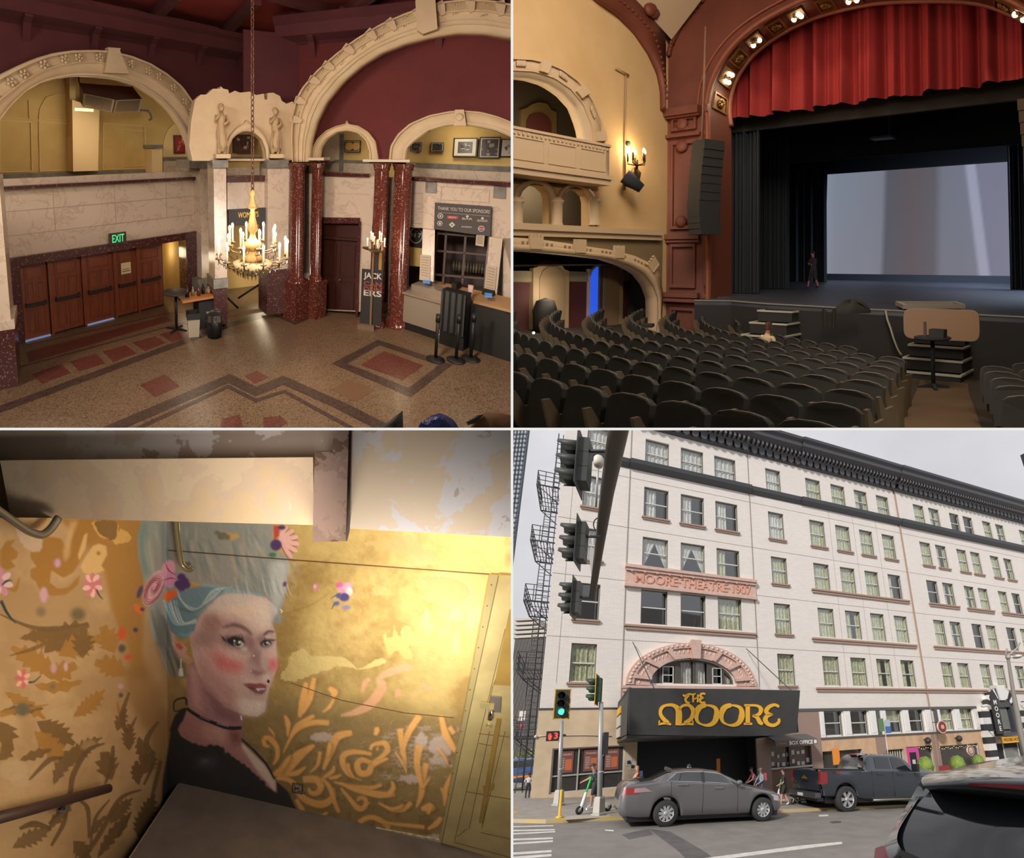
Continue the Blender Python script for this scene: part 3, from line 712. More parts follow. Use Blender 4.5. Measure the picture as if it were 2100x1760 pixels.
def stroke(pts,w,close=False,n=7):
 """band of changing width along a curve given in photo pixels on the sign face"""
 S=spline([(a[0],a[1])for a in pts],n,close);k=len(S)
 ws=.88*np.interp(np.linspace(0,1,k),np.linspace(0,1,len(w)),w);A=[];B=[]
 for i,p in enumerate(S):
  a=S[(i-1)%k]if(i or close)else p;b=S[(i+1)%k]if(i<k-1 or close)else p
  dx,dy=b[0]-a[0],b[1]-a[1];l=math.hypot(dx,dy)+1e-9;nx,ny=-dy/l,dx/l
  A.append(Q(p[0]+nx*ws[i]/2,p[1]+ny*ws[i]/2));B.append(Q(p[0]-nx*ws[i]/2,p[1]-ny*ws[i]/2))
 if close:A.append(A[0]);B.append(B[0])
 y_l.ribbon(A,B,YF-.05,YF-.003)
# M (uncial)
stroke([(1350,1486),(1362,1484),(1376,1486)],[5,5,5]);stroke([(1351,1488),(1352,1478)],[3,3])
stroke([(1370,1484),(1358,1472),(1354,1462),(1357,1452),(1366,1447),(1380,1447),(1390,1455),(1392,1468),(1391,1488)],[10,9,8,8,6,8,13,15,14])
stroke([(1392,1456),(1400,1448),(1412,1447),(1420,1455),(1421,1464),(1416,1475),(1404,1484)],[6,6,7,10,10,9,10]);stroke([(1396,1486),(1410,1485),(1422,1486)],[5,5,5]);stroke([(1421,1487),(1420,1478)],[3,3])
for cx_ in(1448.5,1500):stroke([(cx_,1447),(cx_+17,1452),(cx_+21,1466),(cx_+15,1482),(cx_,1488),(cx_-17,1482),(cx_-21,1467),(cx_-15,1452)],[4,9,14,10,4,9,14,10],True)
stroke([(1533,1447),(1533,1486)],[10,10]);stroke([(1525,1485),(1542,1485)],[5,5]);stroke([(1526,1447),(1536,1447),(1552,1448),(1560,1455),(1556,1465),(1543,1469)],[5,5,6,10,8,4]);stroke([(1543,1468),(1552,1472),(1558,1482),(1564,1485)],[6,9,10,6])
stroke([(1597,1450),(1588,1446),(1577,1450),(1571,1458),(1574,1464),(1584,1466)],[6,7,9,10,9,4]);stroke([(1584,1466),(1573,1469),(1569,1476),(1574,1485),(1586,1488),(1596,1482),(1597,1474)],[4,9,11,9,8,7,5])
# THE
stroke([(1400,1425),(1404,1428),(1412,1424),(1420,1425),(1426,1423)],[4,5,4,4,3]);stroke([(1412,1426),(1406,1433),(1407,1440),(1414,1442)],[6,6,5,4])
stroke([(1421,1426),(1421,1441)],[4,4]);stroke([(1431,1425),(1430,1441)],[4,4]);stroke([(1421,1436),(1431,1430)],[3,3])
stroke([(1446,1424),(1439,1423),(1436,1428),(1442,1432)],[4,5,6,3]);stroke([(1442,1432),(1435,1435),(1437,1441),(1446,1441)],[3,6,5,4])
obj('lettering',y_l,ylw,BR,mq)
c=MB();q=[Q(1285,1450,-3),Q(1289,1450,-3)];x=tl[0]
for k,(z0,z1,mi)in enumerate(((4.3,4.7,0),(3.6,4.2,1),(3.0,3.5,1))):c.box(x-.06,-2.9,z0,x,-.5,z1,mi)
obj('side_panel',c,[ylw,mat('board pale',(196,190,178),.6)],BR,mq)
mat('cable',(58,58,58),.6)
for a,b,lb in(((4.9,-.2,9.2),(5.4,-6.2,5.1),'thin stay wire on the left of the marquee'),((13.0,-.2,9.2),(13.3,-6.2,5.1),'thin stay wire on the right of the marquee')):
 c=MB();c.cyl(a,b,.03,n=6);obj('stay_wire',c,_mats['cable'],BR,label=lb,cat='wire')
# --- hotel entrance with striped arch
he=thing('hotel_entrance_portal','black and white striped arched portal of the hotel entrance','portal',BR,(40.6,-.3,-3.2))
wh=mat('stripe white',(228,226,224),.6);bk=mat('stripe black',(48,48,50),.6)
c=MB();n=13
for k in range(n):
 a0,a1=k*180/n,(k+1)*180/n
 c.ribbon(arc(40.9,4.3,2.5,2.2,a0,a1,3),arc(40.9,4.3,1.5,1.2,a0,a1,3),-.55,.05,k%2)
for s_ in(37.5,43.0):
 z=-3.3
 k=0
 while z<4.3:c.box(s_,-.5,z,s_+1.2,.05,min(z+.62,4.3),k%2);z+=.62;k+=1
c.prism([(40.5,5.2),(41.3,5.2),(41.6,6.75),(40.2,6.75)],-.7,0,0)
obj('striped_arch',c,[wh,bk],BR,he)
c=MB();c.prism([(39.3,2.0),(42.6,2.0),(42.3,1.7),(39.6,1.7)],-.9,0,0);c.box(39.5,-.6,2.0,39.9,.1,4.6,0);c.box(42.0,-.6,2.0,42.4,.1,4.6,0);c.prism(arc(40.95,4.5,1.4,.9,0,180,12),-.5,.1,0)
obj('oriel',c,slate,BR,he)
c=MB();c.box(40.3,-.3,2.3,41.7,-.25,4.4);obj('oriel_pane',c,mat('oriel glass',(120,124,118),.2),BR,he)
c=MB();c.box(39.3,-.75,.98,42.6,-.6,1.6,0);c.text('MOORE HOTEL',40.95,1.28,.42,y=-.75,depth=.02,m=1,fit=2.7);obj('name_board',c,[mat('sign yellow',(228,172,52),.6),mat('sign ink',(70,50,40),.6)],BR,he)
c=MB();c.box(38.6,-.02,-3.2,42.9,.06,.95,0);c.box(40.3,-.06,-3,42.6,-.02,.5,1);c.box(40.2,-.08,-3,40.34,-.02,.9,2);c.box(42.5,-.08,-3,42.64,-.02,.9,2);obj('doorway',c,[dark_in,mat('lobby glass',(120,122,120),.1),frame_w],BR,he)
for s_,lb in((37.55,'black vertical hotel blade sign with white letters left of the striped arch'),(43.9,'black vertical hotel blade sign right of the striped arch at the frame edge')):
 t=thing('blade_sign',lb,'sign',BR,(s_,-1.2,1.8))
 c=MB();c.box(s_+.1,-1.7,1.9,s_+.95,-1.5,5.4,0);c.prism([(s_+.1,5.4),(s_+.95,5.4),(s_+.52,6.1)],-1.7,-1.5,0);c.box(s_+.4,-1.55,2.2,s_+.5,-.3,2.3,0);c.box(s_+.4,-1.55,5,s_+.5,-.3,5.1,0)
 obj('board',c,bk,BR,t)
 c=MB()
 for k,ch in enumerate('MOORE'):c.text(ch,s_+.5,4.85-k*.62,.62,y=-1.7,depth=.02,bold=.012)
 obj('letters',c,wh,BR,t)
def round_sign(u,v,r,y,lb,cols_):
 p=BR.Y(y,u,v);t=thing('round_sign',lb,'sign',BR,(p[0],y,p[2]-r))
 c=MB();c.cyl((p[0],y,p[2]),(p[0],y+.14,p[2]),r,n=28,m=0);c.cyl((p[0],y-.01,p[2]),(p[0],y,p[2]),r*.86,n=28,m=1);c.cyl((p[0],y-.02,p[2]),(p[0],y-.01,p[2]),r*.62,n=24,m=2)
 c.box(p[0]-.14,y-.04,p[2]-r*.3,p[0]+.14,y-.02,p[2]+r*.3,0);c.box(p[0]-.22,y-.04,p[2]-.06,p[0]+.22,y-.02,p[2]+.02,0)
 c.box(p[0]-r-.5,y+.03,p[2]+r*.7,p[0],y+.09,p[2]+r*.8,3)
 obj('disc',c,cols_,BR,t)
round_sign(1932.5,1491,.56,-1.1,'round dark red sign hanging above the bar front',[mat('sign cream',(206,190,170),.6),mat('sign maroon',(140,48,52),.6),mat('sign maroon',(140,48,52),.6),bk])
round_sign(1991,1539.5,.45,-1.1,'round pale sign with red ring nearer the hotel entrance',[mat('sign cream',(206,190,170),.6),mat('sign red ring',(150,80,76),.6),mat('sign pale',(196,186,176),.6),bk])
# shop-front plants, posts, bus sign, street lamp
leaf=mat('clipped foliage',(128,150,68),.8,kind='noise',rgb2=(84,108,40),scale=14,bump=1.0)
for k,(u,v,lb)in enumerate(((1898,1572,'clipped round green shrub by the pink doorway'),(1964,1569,'clipped round green shrub in the middle of the terrace'),(2006,1563,'smallest clipped green shrub next to the striped portal'))):
 p=BR.Y(-2.5,u,v);t=thing('potted_shrub',lb,'shrub',BR,(p[0],-2.5,GZ(p[0])),'clipped shrubs on the terrace')
 c=MB();rnd=random.Random(k);r=.62-.12*(k==2)
 def bf(a,b,p=p,r=r):
  th_,ph_=b*math.pi,a*2*math.pi;q=(math.sin(th_)*math.cos(ph_),math.sin(th_)*math.sin(ph_),math.cos(th_));rr=r*(1+.18*mnoise.noise(Vector(q)*5))
  return(p[0]+q[0]*rr,-2.5+q[1]*rr,p[2]+q[2]*rr*1.2)
 c.grid(bf,24,16);obj('foliage',c,leaf,BR,t)
 c=MB();c.lathe([(.0,0),(.3,0),(.38,.6),(.3,.62),(0,.6)],(p[0],-2.5,GZ(p[0])),12);c.cyl((p[0],-2.5,GZ(p[0])+.5),(p[0],-2.5,p[2]),.05);obj('pot',c,mat('pot grey',(110,104,98),.7),BR,t)
c=MB();p0=BR.Y(-3,1815,1500);g=GZ(p0[0]);c.cyl((p0[0],-3,g),(p0[0],-3,p0[2]+.7),.04,n=8);t=thing('bus_stop_sign','bus stop post with green and blue panels by the pickup','sign',BR,(p0[0],-3,g))
obj('post',c,mat('galvanised',(170,170,168),.4,metal=.4),BR,t)
c=MB();c.box(p0[0]-.55,-3.06,p0[2]+.0,p0[0]-.08,-3.02,p0[2]+.95,0);c.box(p0[0]+.05,-3.06,p0[2]-.15,p0[0]+.55,-3.02,p0[2]+.35,1);c.box(p0[0]+.05,-3.06,p0[2]+.35,p0[0]+.55,-3.02,p0[2]+.85,2)
obj('panels',c,[mat('sign green',(96,128,84),.6),mat('sign blue',(70,110,170),.6),mat('sign pale blue',(170,186,200),.6)],BR,t)
t=thing('street_lamp','grey street lamp post with curved arms at the right edge','street lamp',BR,(0,0,0));gp=BR.Z(0,2128,1600);p1=BR.X(gp[0],2067,1350);
pt=[BR.depth(24,2104,1560),BR.depth(24,2093,1500),BR.depth(24,2078,1420),BR.depth(24,2067,1348)];c=MB();c.tube(pt,[.22,.17,.12,.09],10);c.ball(pt[-1],.16,8);obj('post',c,mat('lamp grey',(150,146,140),.5),BR,t)
for pa in([(2067,1345),(2076,1338),(2087,1328),(2092,1318)],[(2067,1348),(2062,1342),(2064,1335),(2065,1330)]):
 c=MB();c.tube([BR.depth(24,*q)for q in pa],[.07,.06,.05,.05],8);obj('arm',c,mat('lamp grey',(150,146,140),.5),BR,t)
c=MB();q=BR.depth(24,2086,1347);c.ball(q,(.3,.3,.12),10);c.tube([BR.depth(24,2067,1348),q],.05,6);obj('lantern',c,mat('lamp pale',(196,194,188),.5),BR,t)
for k,(u,v)in enumerate(((1903,1519),(1967,1515))):
 p=BR.Y(-.5,u,v);c=MB();c.ball(p,(.3,.3,.3),10);c.cyl(p,(p[0],0,p[2]+.1),.06);obj('wall_lamp',c,bk,BR,label='black wall lamp on the tan fascia '+('above the pink doorway' if k==0 else 'above the terrace shrubs'),cat='lamp',group='black wall lamps')
t=thing('terrace_fence','low dark metal terrace fence in front of the bar','fence',BR,(33.5,-4,GZ(33)))
c=MB();
for k in range(30):x=28.5+k*.33;c.box(x,-4.02,GZ(x),x+.04,-3.98,GZ(x)+.95)
c.prism([(28.4,GZ(28.4)+.95),(38.4,GZ(38.4)+.95),(38.4,GZ(38.4)+1.0),(28.4,GZ(28.4)+1.0)],-4.04,-3.96);obj('rails',c,bk,BR,t)
p=BR.Y(-1,1945,1576);c=MB();c.box(p[0]-.9,-1.4,p[2]-.3,p[0]+.9,-.8,p[2]-.2);c.box(p[0]-.9,-.85,p[2]-.3,p[0]+.9,-.8,p[2]+.25)
for x in(-.8,.8):c.box(p[0]+x-.04,-1.35,GZ(p[0]),p[0]+x+.04,-.85,p[2]-.2)
obj('bench',c,mat('bench red',(150,60,62),.6),BR,label='small red bench on the terrace',cat='bench')
c=MB();p=BR.Y(-.3,1714,1552);c.box(p[0]-.3,-.35,p[2]-.6,p[0]+.34,-.28,p[2]+.6);obj('orange_sign',c,mat('construction orange',(226,140,50),.7),BR,label='orange sheet sign on the wall behind the pickup roof',cat='sign')
# --- surroundings
def block(name,label,u0,u1,vt,d,m,vb=1640,dep=8.0,**k):
 a=BR.depth(d,u0,vb);b=BR.depth(d,u1,vb);zt=BR.depth(d,(u0+u1)/2,vt)[2];W_=Wall(BR,a,b);L_=np.linalg.norm((b-a)[:2])
 return W_,L_,zt
tw=mat('tower fins',(120,116,112),.7)
W_,L_,zt=block('t','',1018,1110,1283,75,tw)
t=thing('office_tower','tall grey tower with dense vertical fins at the far left','building',BR,W_.P(L_/2,-6,0));c=MB(W_.T)
c.box(0,.4,-8,L_,12,zt,0)
for k in range(34):c.box(L_*k/34,0,-8,L_*k/34+L_/34*.45,.4,zt,1)
obj('fins',c,[mat('tower glass',(62,60,60),.3),tw],BR,t)
c=MB(W_.T)
for k in range(5):c.box(-.5,-.1,zt+.2+k*1.0,L_*(.85-.1*k),6,zt+.8+k*1.0)
obj('stepped_top',c,mat('tower top',(176,170,162),.7),BR,t)
W_,L_,zt=block('t','',1010,1066,700,70,tw,vb=1010);zb=BR.depth(70,1055,990)[2]
t=thing('corner_highrise','dark gridded high-rise corner at the upper left edge','building',BR,W_.P(0,0,zb));c=MB(W_.T@T_(0,0,0))
c.box(0,.3,0,L_*.98,.8,zt+8,0)
for k in range(8):
 for q in range(70):c.box(L_*k/8+.1,0,q*1.0,L_*(k+.55)/8,.3,q*1.0+.55,1)
obj('facade',c,[mat('highrise dark',(72,78,90),.6),mat('highrise pane',(150,154,160),.3)],BR,t)
W_,L_,zt=block('t','',2086,2150,1052,60,tw,vb=1300)
c=MB(W_.T);c.box(0,0,0,L_,8,zt+2);obj('brick_block',c,mat('red brown brick',(150,104,88),.8),BR,label='red brown brick block beyond the right end of the cornice',cat='building')
c=MB();P_=[BR.depth(18,u,v)for u,v in((2092,934),(2110,925),(2118,965),(2101,962))];c.add([tuple(p)for p in P_]+[tuple(p+BR.ray(2100,940)*.6)for p in P_],[(0,1,2,3),(4,5,6,7),(0,1,5,4),(1,2,6,5),(2,3,7,6),(3,0,4,7)])
obj('signal_visor',c,bk,BR,label='dark corner of a hanging signal head at the right edge',cat='traffic light')
# tree, blue car, parking sign behind left corner
t=thing('street_tree','small leafy street tree behind the building corner','tree',BR,BR.Z(0,1082,1612));q=BR.depth(45,1082,1562)
c=MB();rnd=random.Random(9);vs=[];fs=[]
for k in range(700):
 a,b,r=rnd.uniform(0,6.28),rnd.uniform(-1,1),rnd.random()**.4;s_=math.sqrt(1-b*b)
 p=q+np.array([s_*math.cos(a)*1.5,s_*math.sin(a)*1.5,b*1.5])*r;u_=np.array([rnd.uniform(-1,1)for _ in range(3)])*.16;w_=np.array([rnd.uniform(-1,1)for _ in range(3)])*.16;n0=len(vs)
 vs+=[tuple(p),tuple(p+u_),tuple(p+u_+w_),tuple(p+w_)];fs.append((n0,n0+1,n0+2,n0+3))
c.add(vs,fs);obj('foliage',c,mat('tree leaves',(136,146,84),.8,kind='noise',rgb2=(96,112,52),scale=2),BR,t)
c=MB();c.tube([(q[0],q[1],GZ(q[0])-1),(q[0],q[1],q[2])],[.16,.08],8);obj('trunk',c,mat('bark',(96,80,66),.9),BR,t)
t=thing('parking_sign','white parking notice board left of the fire escape foot','sign',BR,BR.depth(30,1069,1475));c=MB();W_,L_,zt=block('t','',1061,1079,1458,30,tw,vb=1480);zb=BR.depth(30,1070,1480)[2]
c=MB(W_.T);c.box(0,0,zb-.7,L_,.06,zt+.1,0);c.box(.1,-.02,zb+.05,L_-.1,0,zt,1);c.cyl((L_/2,-.02,zb-.35),(L_/2,-.04,zb-.35),.16,n=12,m=2)
obj('board',c,[mat('board dark',(84,78,76),.7),mat('board pale',(196,190,178),.6),mat('sign red',(176,60,50),.6)],BR,t)
# --- fire escape
t=thing('fire_escape','black iron fire escape on the left end of the hotel','fire escape',BR,(-.6,1,0));iron=mat('black iron',(58,58,62),.6)
lev=[20.1,15.9,11.7,7.3,3.4];xw=-.12
for k,z in enumerate(lev):
 c=MB();y0,y1,x0=.4,3.6,-1.55
 for j in range(9):x=x0+(xw-x0)*j/8;c.box(x-.02,y0,z-.03,x+.02,y1,z+.0)
 for y in(y0,y1):c.box(x0,y-.03,z-.08,xw,y+.03,z);
 c.box(x0-.03,y0,z-.08,x0+.03,y1,z)
 for zz in(.35,.7,1.05):
  c.box(x0-.02,y0,z+zz,x0+.02,y1,z+zz+.035);c.box(x0,y0-.02,z+zz,xw,y0+.02,z+zz+.035);c.box(x0,y1-.02,z+zz,xw,y1+.02,z+zz+.035)
 for j in range(6):y=y0+(y1-y0)*j/5;c.box(x0-.02,y-.02,z,x0+.02,y+.02,z+1.05)
 for j in range(4):x=x0+(xw-x0)*j/3;c.box(x-.02,y0-.02,z,x+.02,y0+.02,z+1.05)
 for y in(y0,y1):c.tube([(x0,y,z-.05),(xw,y,z-1.3)],.035,5)
 obj('platform',c,iron,BR,t)
 c=MB();nz=(lev[k+1]if k<4 else .3)
 for s_ in(-.18,.18):c.tube([(x0+.5+s_,y1-.3,z),(x0+.75+s_,y0+.3,nz)],.03,5)
 for j in range(12):f_=j/12;p=np.array([x0+.5+.25*f_,y1-.3+(y0+.6-y1)*f_,z+(nz-z)*f_]);c.tube([p+(-.18,0,0),p+(.18,0,0)],.02,4)
 obj('ladder',c,iron,BR,t)
c=MB();c.tube([(xw-.5,.35,.4),(xw-.42,.35,24.5)],.04,6);c.tube([(xw-.15,.35,.4),(xw-.12,.35,24.5)],.03,6)
for k in range(60):c.box(xw-.48,.33,.6+k*.39,xw-.14,.37,.63+k*.39)
obj('drop_ladder',c,iron,BR,t)
# --- traffic signals
dkg=mat('signal dark green',(62,66,60),.5);dkgy=mat('signal housing',(66,68,66),.5);galv=mat('galvanised',(170,170,168),.4,metal=.4);yel=mat('signal yellow edge',(206,160,44),.6)
def signal_head(name,label,p,s,yaw,lit=None,back=True,yb=False,group=None,pitch=0.0,hous=None):
 """three stacked lenses with visors; faces -y before yaw; p = centre of the middle lens"""
 t=thing(name,label,'traffic light',BR,p,group);T=T_(*p)@Rz(yaw)@Rx(pitch)@Sc(s);hous=hous or dkgy
 c=MB(T)
 for k in(-1,0,1):c.box(-.17,0,k*.36-.175,.17,.2,k*.36+.175)
 obj('housing',c,hous,BR,t)
 if back:
  c=MB(T);c.holes([(-.32,-.68),(.32,-.68),(.32,.68),(-.32,.68)],[[(-.17,-.53),(.17,-.53),(.17,.53),(-.17,.53)]],.0,.015,0)
  if yb:
   for q in((-.34,-.7,.34,-.66),(-.34,.66,.34,.7),(-.34,-.7,-.3,.7),(.3,-.7,.34,.7)):c.box(q[0],-.01,q[1],q[2],.02,q[3],1)
  obj('backplate',c,[hous,yel],BR,t)
 for k,col in((1,(90,30,28)),(0,(70,58,40)),(-1,(30,70,60))):
  on=lit==k
  l_=MB(T);l_.cyl((0,-.012,k*.36),(0,.0,k*.36),.145,n=20)
  lm=mat('lens lit %d'%k,{1:(255,60,50),0:(255,190,60),-1:(90,240,200)}[k],.4,emit=1.3)if on else mat('lens off %d'%k,(54,52,48),.3)
  o=obj('lens',l_,lm,BR,t)
  v=MB(T);n=16;a=[math.radians(-50+280*j/n)for j in range(n+1)]
  vs=[]
  for y_,r_ in((0,.17),(-.42,.175),(-.42,.165),(0,.16)):
   for q in a:dd=y_*(1 if math.sin(q)>-.2 else .75);vs.append((r_*math.cos(q),dd,k*.36+r_*math.sin(q)))
  w_=n+1;v.add(vs,[(i*w_+j,i*w_+j+1,((i+1)%4)*w_+j+1,((i+1)%4)*w_+j)for i in range(4)for j in range(n)],0,True)
  obj('visor',v,hous,BR,o)
 return t
c=MB();arm=[BR.depth(9.5,1277,830),BR.depth(10.5,1265,900),BR.depth(12.5,1245,1010),BR.depth(15,1228,1130),BR.depth(17,1214,1226)]
c.tube(arm,[.27,.25,.21,.16,.12],18);obj('signal_mast_arm',c,mat('mast arm brown',(88,80,72),.55),BR,label='long dark signal mast arm reaching down from the top of the street',cat='mast arm')
for p,s,lb in((BR.depth(11.3,1189,951),1.38,'nearest and largest dark signal head, at the top of the street'),(BR.depth(13.6,1186,1113),1.34,'middle one of the three dark signal heads on the mast arm'),(BR.depth(17,1177,1227),1.36,'farthest of the three dark signal heads, at the end of the mast arm')):
 signal_head('hanging_signal',lb,p,s,math.radians(-104),None,group='signal heads on the mast arm')
c=MB()
for k,(a,b)in enumerate((((1205,925),(1258,926)),((1196,1100),(1232,1101)),((1184,1225),(1214,1226)))):d_=(11.3,13.6,17)[k];c.tube([BR.depth(d_,*a),BR.depth(d_+.2,*b)],.05,6)
obj('signal_bracket',c,iron,BR,label='short black brackets tying the signal heads to the mast arm',cat='bracket',group='signal heads on the mast arm')
# small white cylinder sensor on a rod
d_=13;t=thing('detector_post','white cylinder detector on a thin rod above the mast arm','sensor',BR,BR.depth(d_,1223,1020));c=MB();a=BR.depth(d_,1227,950);b=BR.depth(d_,1222,1040)
c.tube([a,b],.035,8);obj('rod',c,galv,BR,t);c=MB();c.lathe([(0,0),(.13,.0),(.16,.1),(.16,.3),(.12,.36),(0,.36)],tuple(BR.depth(d_,1227,956)),14);obj('cap',c,mat('sensor cream',(206,200,186),.5),BR,t)
d_=15;c=MB();q=BR.depth(d_,1231,1079);n_=20;c.tube([BR.depth(d_,1229+12*math.cos(k*.314),1076+14*math.sin(k*.314))for k in range(20)],.025,6,closed=True);obj('cable_loop',c,iron,BR,label='coiled black cable loop hanging on the mast arm',cat='cable')
d_=16.5;c=MB();P_=[BR.depth(d_,u,v)for u,v in((1210,1122),(1218,1125),(1220,1185),(1214,1188),(1209,1150))];R_=BR.ray(1215,1150)*.1
c.add([tuple(p)for p in P_]+[tuple(p+R_)for p in P_],[(0,1,2,3,4),(9,8,7,6,5)]+[(i,(i+1)%5,(i+1)%5+5,i+5)for i in range(5)]);obj('signal_shield',c,mat('shield pale',(180,178,174),.5),BR,label='pale folded metal plate near the end of the mast arm',cat='plate')
# poles on the sidewalk
def pole(u,v,ut,vt,r,name,lb):
 b=BR.Z(0,u,v);t_=BR.Y(b[1],ut,vt);t=thing(name,lb,'signal pole',BR,b)
 c=MB();c.tube([b+(0,0,.5),t_],[r,r*.85],12);c.tube([b+(0,0,1.6),b+(0,0,1.66)],r*1.25,12);obj('shaft',c,galv,BR,t)
 c=MB();c.lathe([(0,0),(r*3.0,0),(r*3.0,.06),(r*2.3,.1),(r*2.0,.62),(r*1.6,.7),(0,.7)],tuple(b),4,smooth=False);obj('base',c,mat('pole base',(176,172,164),.6,metal=.3),BR,t)
 return t,b,t_
t1,b1,e1=pole(1145,1652,1152,1478,.1,'signal_pole','grey signal pole under the green light at the left corner')
t2,b2,e2=pole(1228,1672,1233,1440,.1,'signal_pole','taller grey signal pole beside the white scooter')
p=BR.Y(b1[1],1153,1444);s=1.0
hgt=abs(BR.Y(b1[1],1153,1413)[2]-BR.Y(b1[1],1153,1475)[2]);signal_head('corner_signal','front-facing signal with lit green light and yellow edged backplate',p,hgt/1.4,math.radians(-6),-1,yb=True,hous=dkg)
p=BR.Y(b2[1],1224,1415);hgt=abs(BR.Y(b2[1],1224,1382)[2]-BR.Y(b2[1],1224,1444)[2]);signal_head('side_signal','green signal head seen from the side with yellow edge on the taller pole',p,hgt/1.4,math.radians(-104),None,yb=True,hous=mat('signal green',(44,70,52),.5))
pd=thing('pedestrian_signal','black pedestrian signal showing red hand and number 3','pedestrian signal',BR,BR.Y(b1[1],1133,1520));y=b1[1]
a=BR.Y(y,1119.5,1520.5);b=BR.Y(y,1147,1499.5);c=MB();c.box(a[0],y-.1,a[2],b[0],y+.15,b[2]);c.box(b[0]-.05,y,a[2]+.2,b1[0]+.1,y+.08,a[2]+.3);obj('housing',c,bk,BR,pd)
red=mat('signal red lit',(255,70,50),.5,emit=1.3)
h_=b[2]-a[2];cx_=a[0]+.3*(b[0]-a[0]);c=MB();cz_=(a[2]+b[2])/2-.02;k_=h_/1.0
c.prism([(cx_+x*k_,cz_+z*k_)for x,z in((-.08,-.36),(.1,-.36),(.16,-.12),(.2,.06),(.15,.1),(.11,-.02),(.1,.26),(.05,.27),(.04,.06),(.03,.32),(-.02,.32),(-.03,.06),(-.05,.29),(-.1,.28),(-.09,.05),(-.13,.2),(-.17,.18),(-.15,-.12))],y-.12,y-.1);obj('red_hand',c,red,BR,pd)
c=MB();c.text('3',a[0]+.78*(b[0]-a[0]),cz_+.01,h_*.85,y=y-.1,depth=.02,bold=.01);obj('red_number',c,red,BR,pd)
c=MB();p=BR.Y(b2[1],1242,1525);c.box(p[0]-.1,b2[1]-.1,p[2]-.45,p[0]+.1,b2[1]+.2,p[2]+.45);c.box(p[0]-.12,b2[1]+.1,p[2]-1.2,p[0]-.02,b2[1]+.2,p[2]-.5);obj('pedestrian_signal',c,bk,BR,label='pedestrian signal seen edge-on on the taller pole',cat='pedestrian signal')
b=BR.Z(0,1147,1677);t=thing('bollard_post','thin yellow flexible post at the curb by the crosswalk','bollard',BR,b);c=MB();c.lathe([(0,0),(.14,0),(.12,.04),(.045,.07),(.04,.98),(0,1.0)],tuple(b),12);obj('post',c,mat('bollard yellow',(222,176,40),.6),BR,t)
# wire with white lamp across the stucco
c=MB();c.tube([BR.Y(-.1,1098,1511),BR.Y(-.1,1120,1509),BR.Y(-.1,1200,1508),BR.Y(-.1,1254,1510)],.025,6);c.ball(BR.Y(-.1,1099,1511),.1,8);obj('conduit_pipe',c,mat('conduit',(190,184,174),.6),BR,label='thin horizontal pipe with white end across the tan stucco',cat='pipe')
for k,(u,v)in enumerate(((1290,1562),(1298,1571))):
 p=BR.Y(-.1,u,v);c=MB();c.box(p[0]-.18,-.09,p[2]-.25,p[0]+.18,-.07,p[2]+.25,0);c.box(p[0]-.1,-.1,p[2]-.15,p[0]+.1,-.09,p[2]+.05,1);obj('wall_notice',c,[mat('board pale',(196,190,178),.6),bk],BR,label='small paper notice on the tan wall, '+('upper one' if k==0 else 'lower one'),cat='notice',group='wall notices')
c=MB();p=BR.Z(0,1474,1640);p=BR.Y(-1,1474,1600);c.box(p[0]-.12,-1,GZ(p[0]),p[0]+.12,-.9,BR.Y(-1,1474,1556)[2]);obj('delineator_panel',c,mat('construction orange',(226,140,50),.7),BR,label='upright orange and white panel behind the sedan roof',cat='sign')
# --- vehicles
tyre=mat('tyre rubber',(44,43,42),.85);rimm=mat('rim silver',(190,190,192),.35,metal=.5);rimd=mat('rim recess',(66,66,68),.5)
cglass=mat('car glass',(36,40,40),.06,coat=.6)
def wheel(T,r,w,par,name='wheel',spokes=10,wide=.10):
 c=MB(T@Rx(math.pi/2));c.lathe([(r*.62,-w/2),(r*.93,-w/2),(r,-w/2+.04),(r,w/2-.04),(r*.93,w/2),(r*.62,w/2)],n=28,m=0)
 o=obj(name,c,tyre,BR,par)
 c=MB(T@Rx(math.pi/2));f=w/2-.01
 c.lathe([(r*.63,f-.0),(r*.60,f-.05),(r*.58,f-.12),(0,f-.12)],n=28,m=1);c.lathe([(r*.66,f),(r*.60,f+.005),(r*.58,f-.04)],n=28,m=0)
 for k in range(spokes):
  a=2*math.pi*k/spokes;ca,sa=math.cos(a),math.sin(a);q=[]
  for rr,hw in((r*.14,wide*r*.6),(r*.59,wide*r),(r*.59,-wide*r),(r*.14,-wide*r*.6)):q.append((rr*ca-hw*sa,rr*sa+hw*ca))
  c.prism(q,f-.09,f-.02,0,axis='z')
 c.lathe([(r*.17,f-.1),(r*.17,f-.01),(r*.1,f+.005),(0,f+.005)],n=16,m=0)
 obj('rim',c,[rimm,rimd],BR,o)
 return o
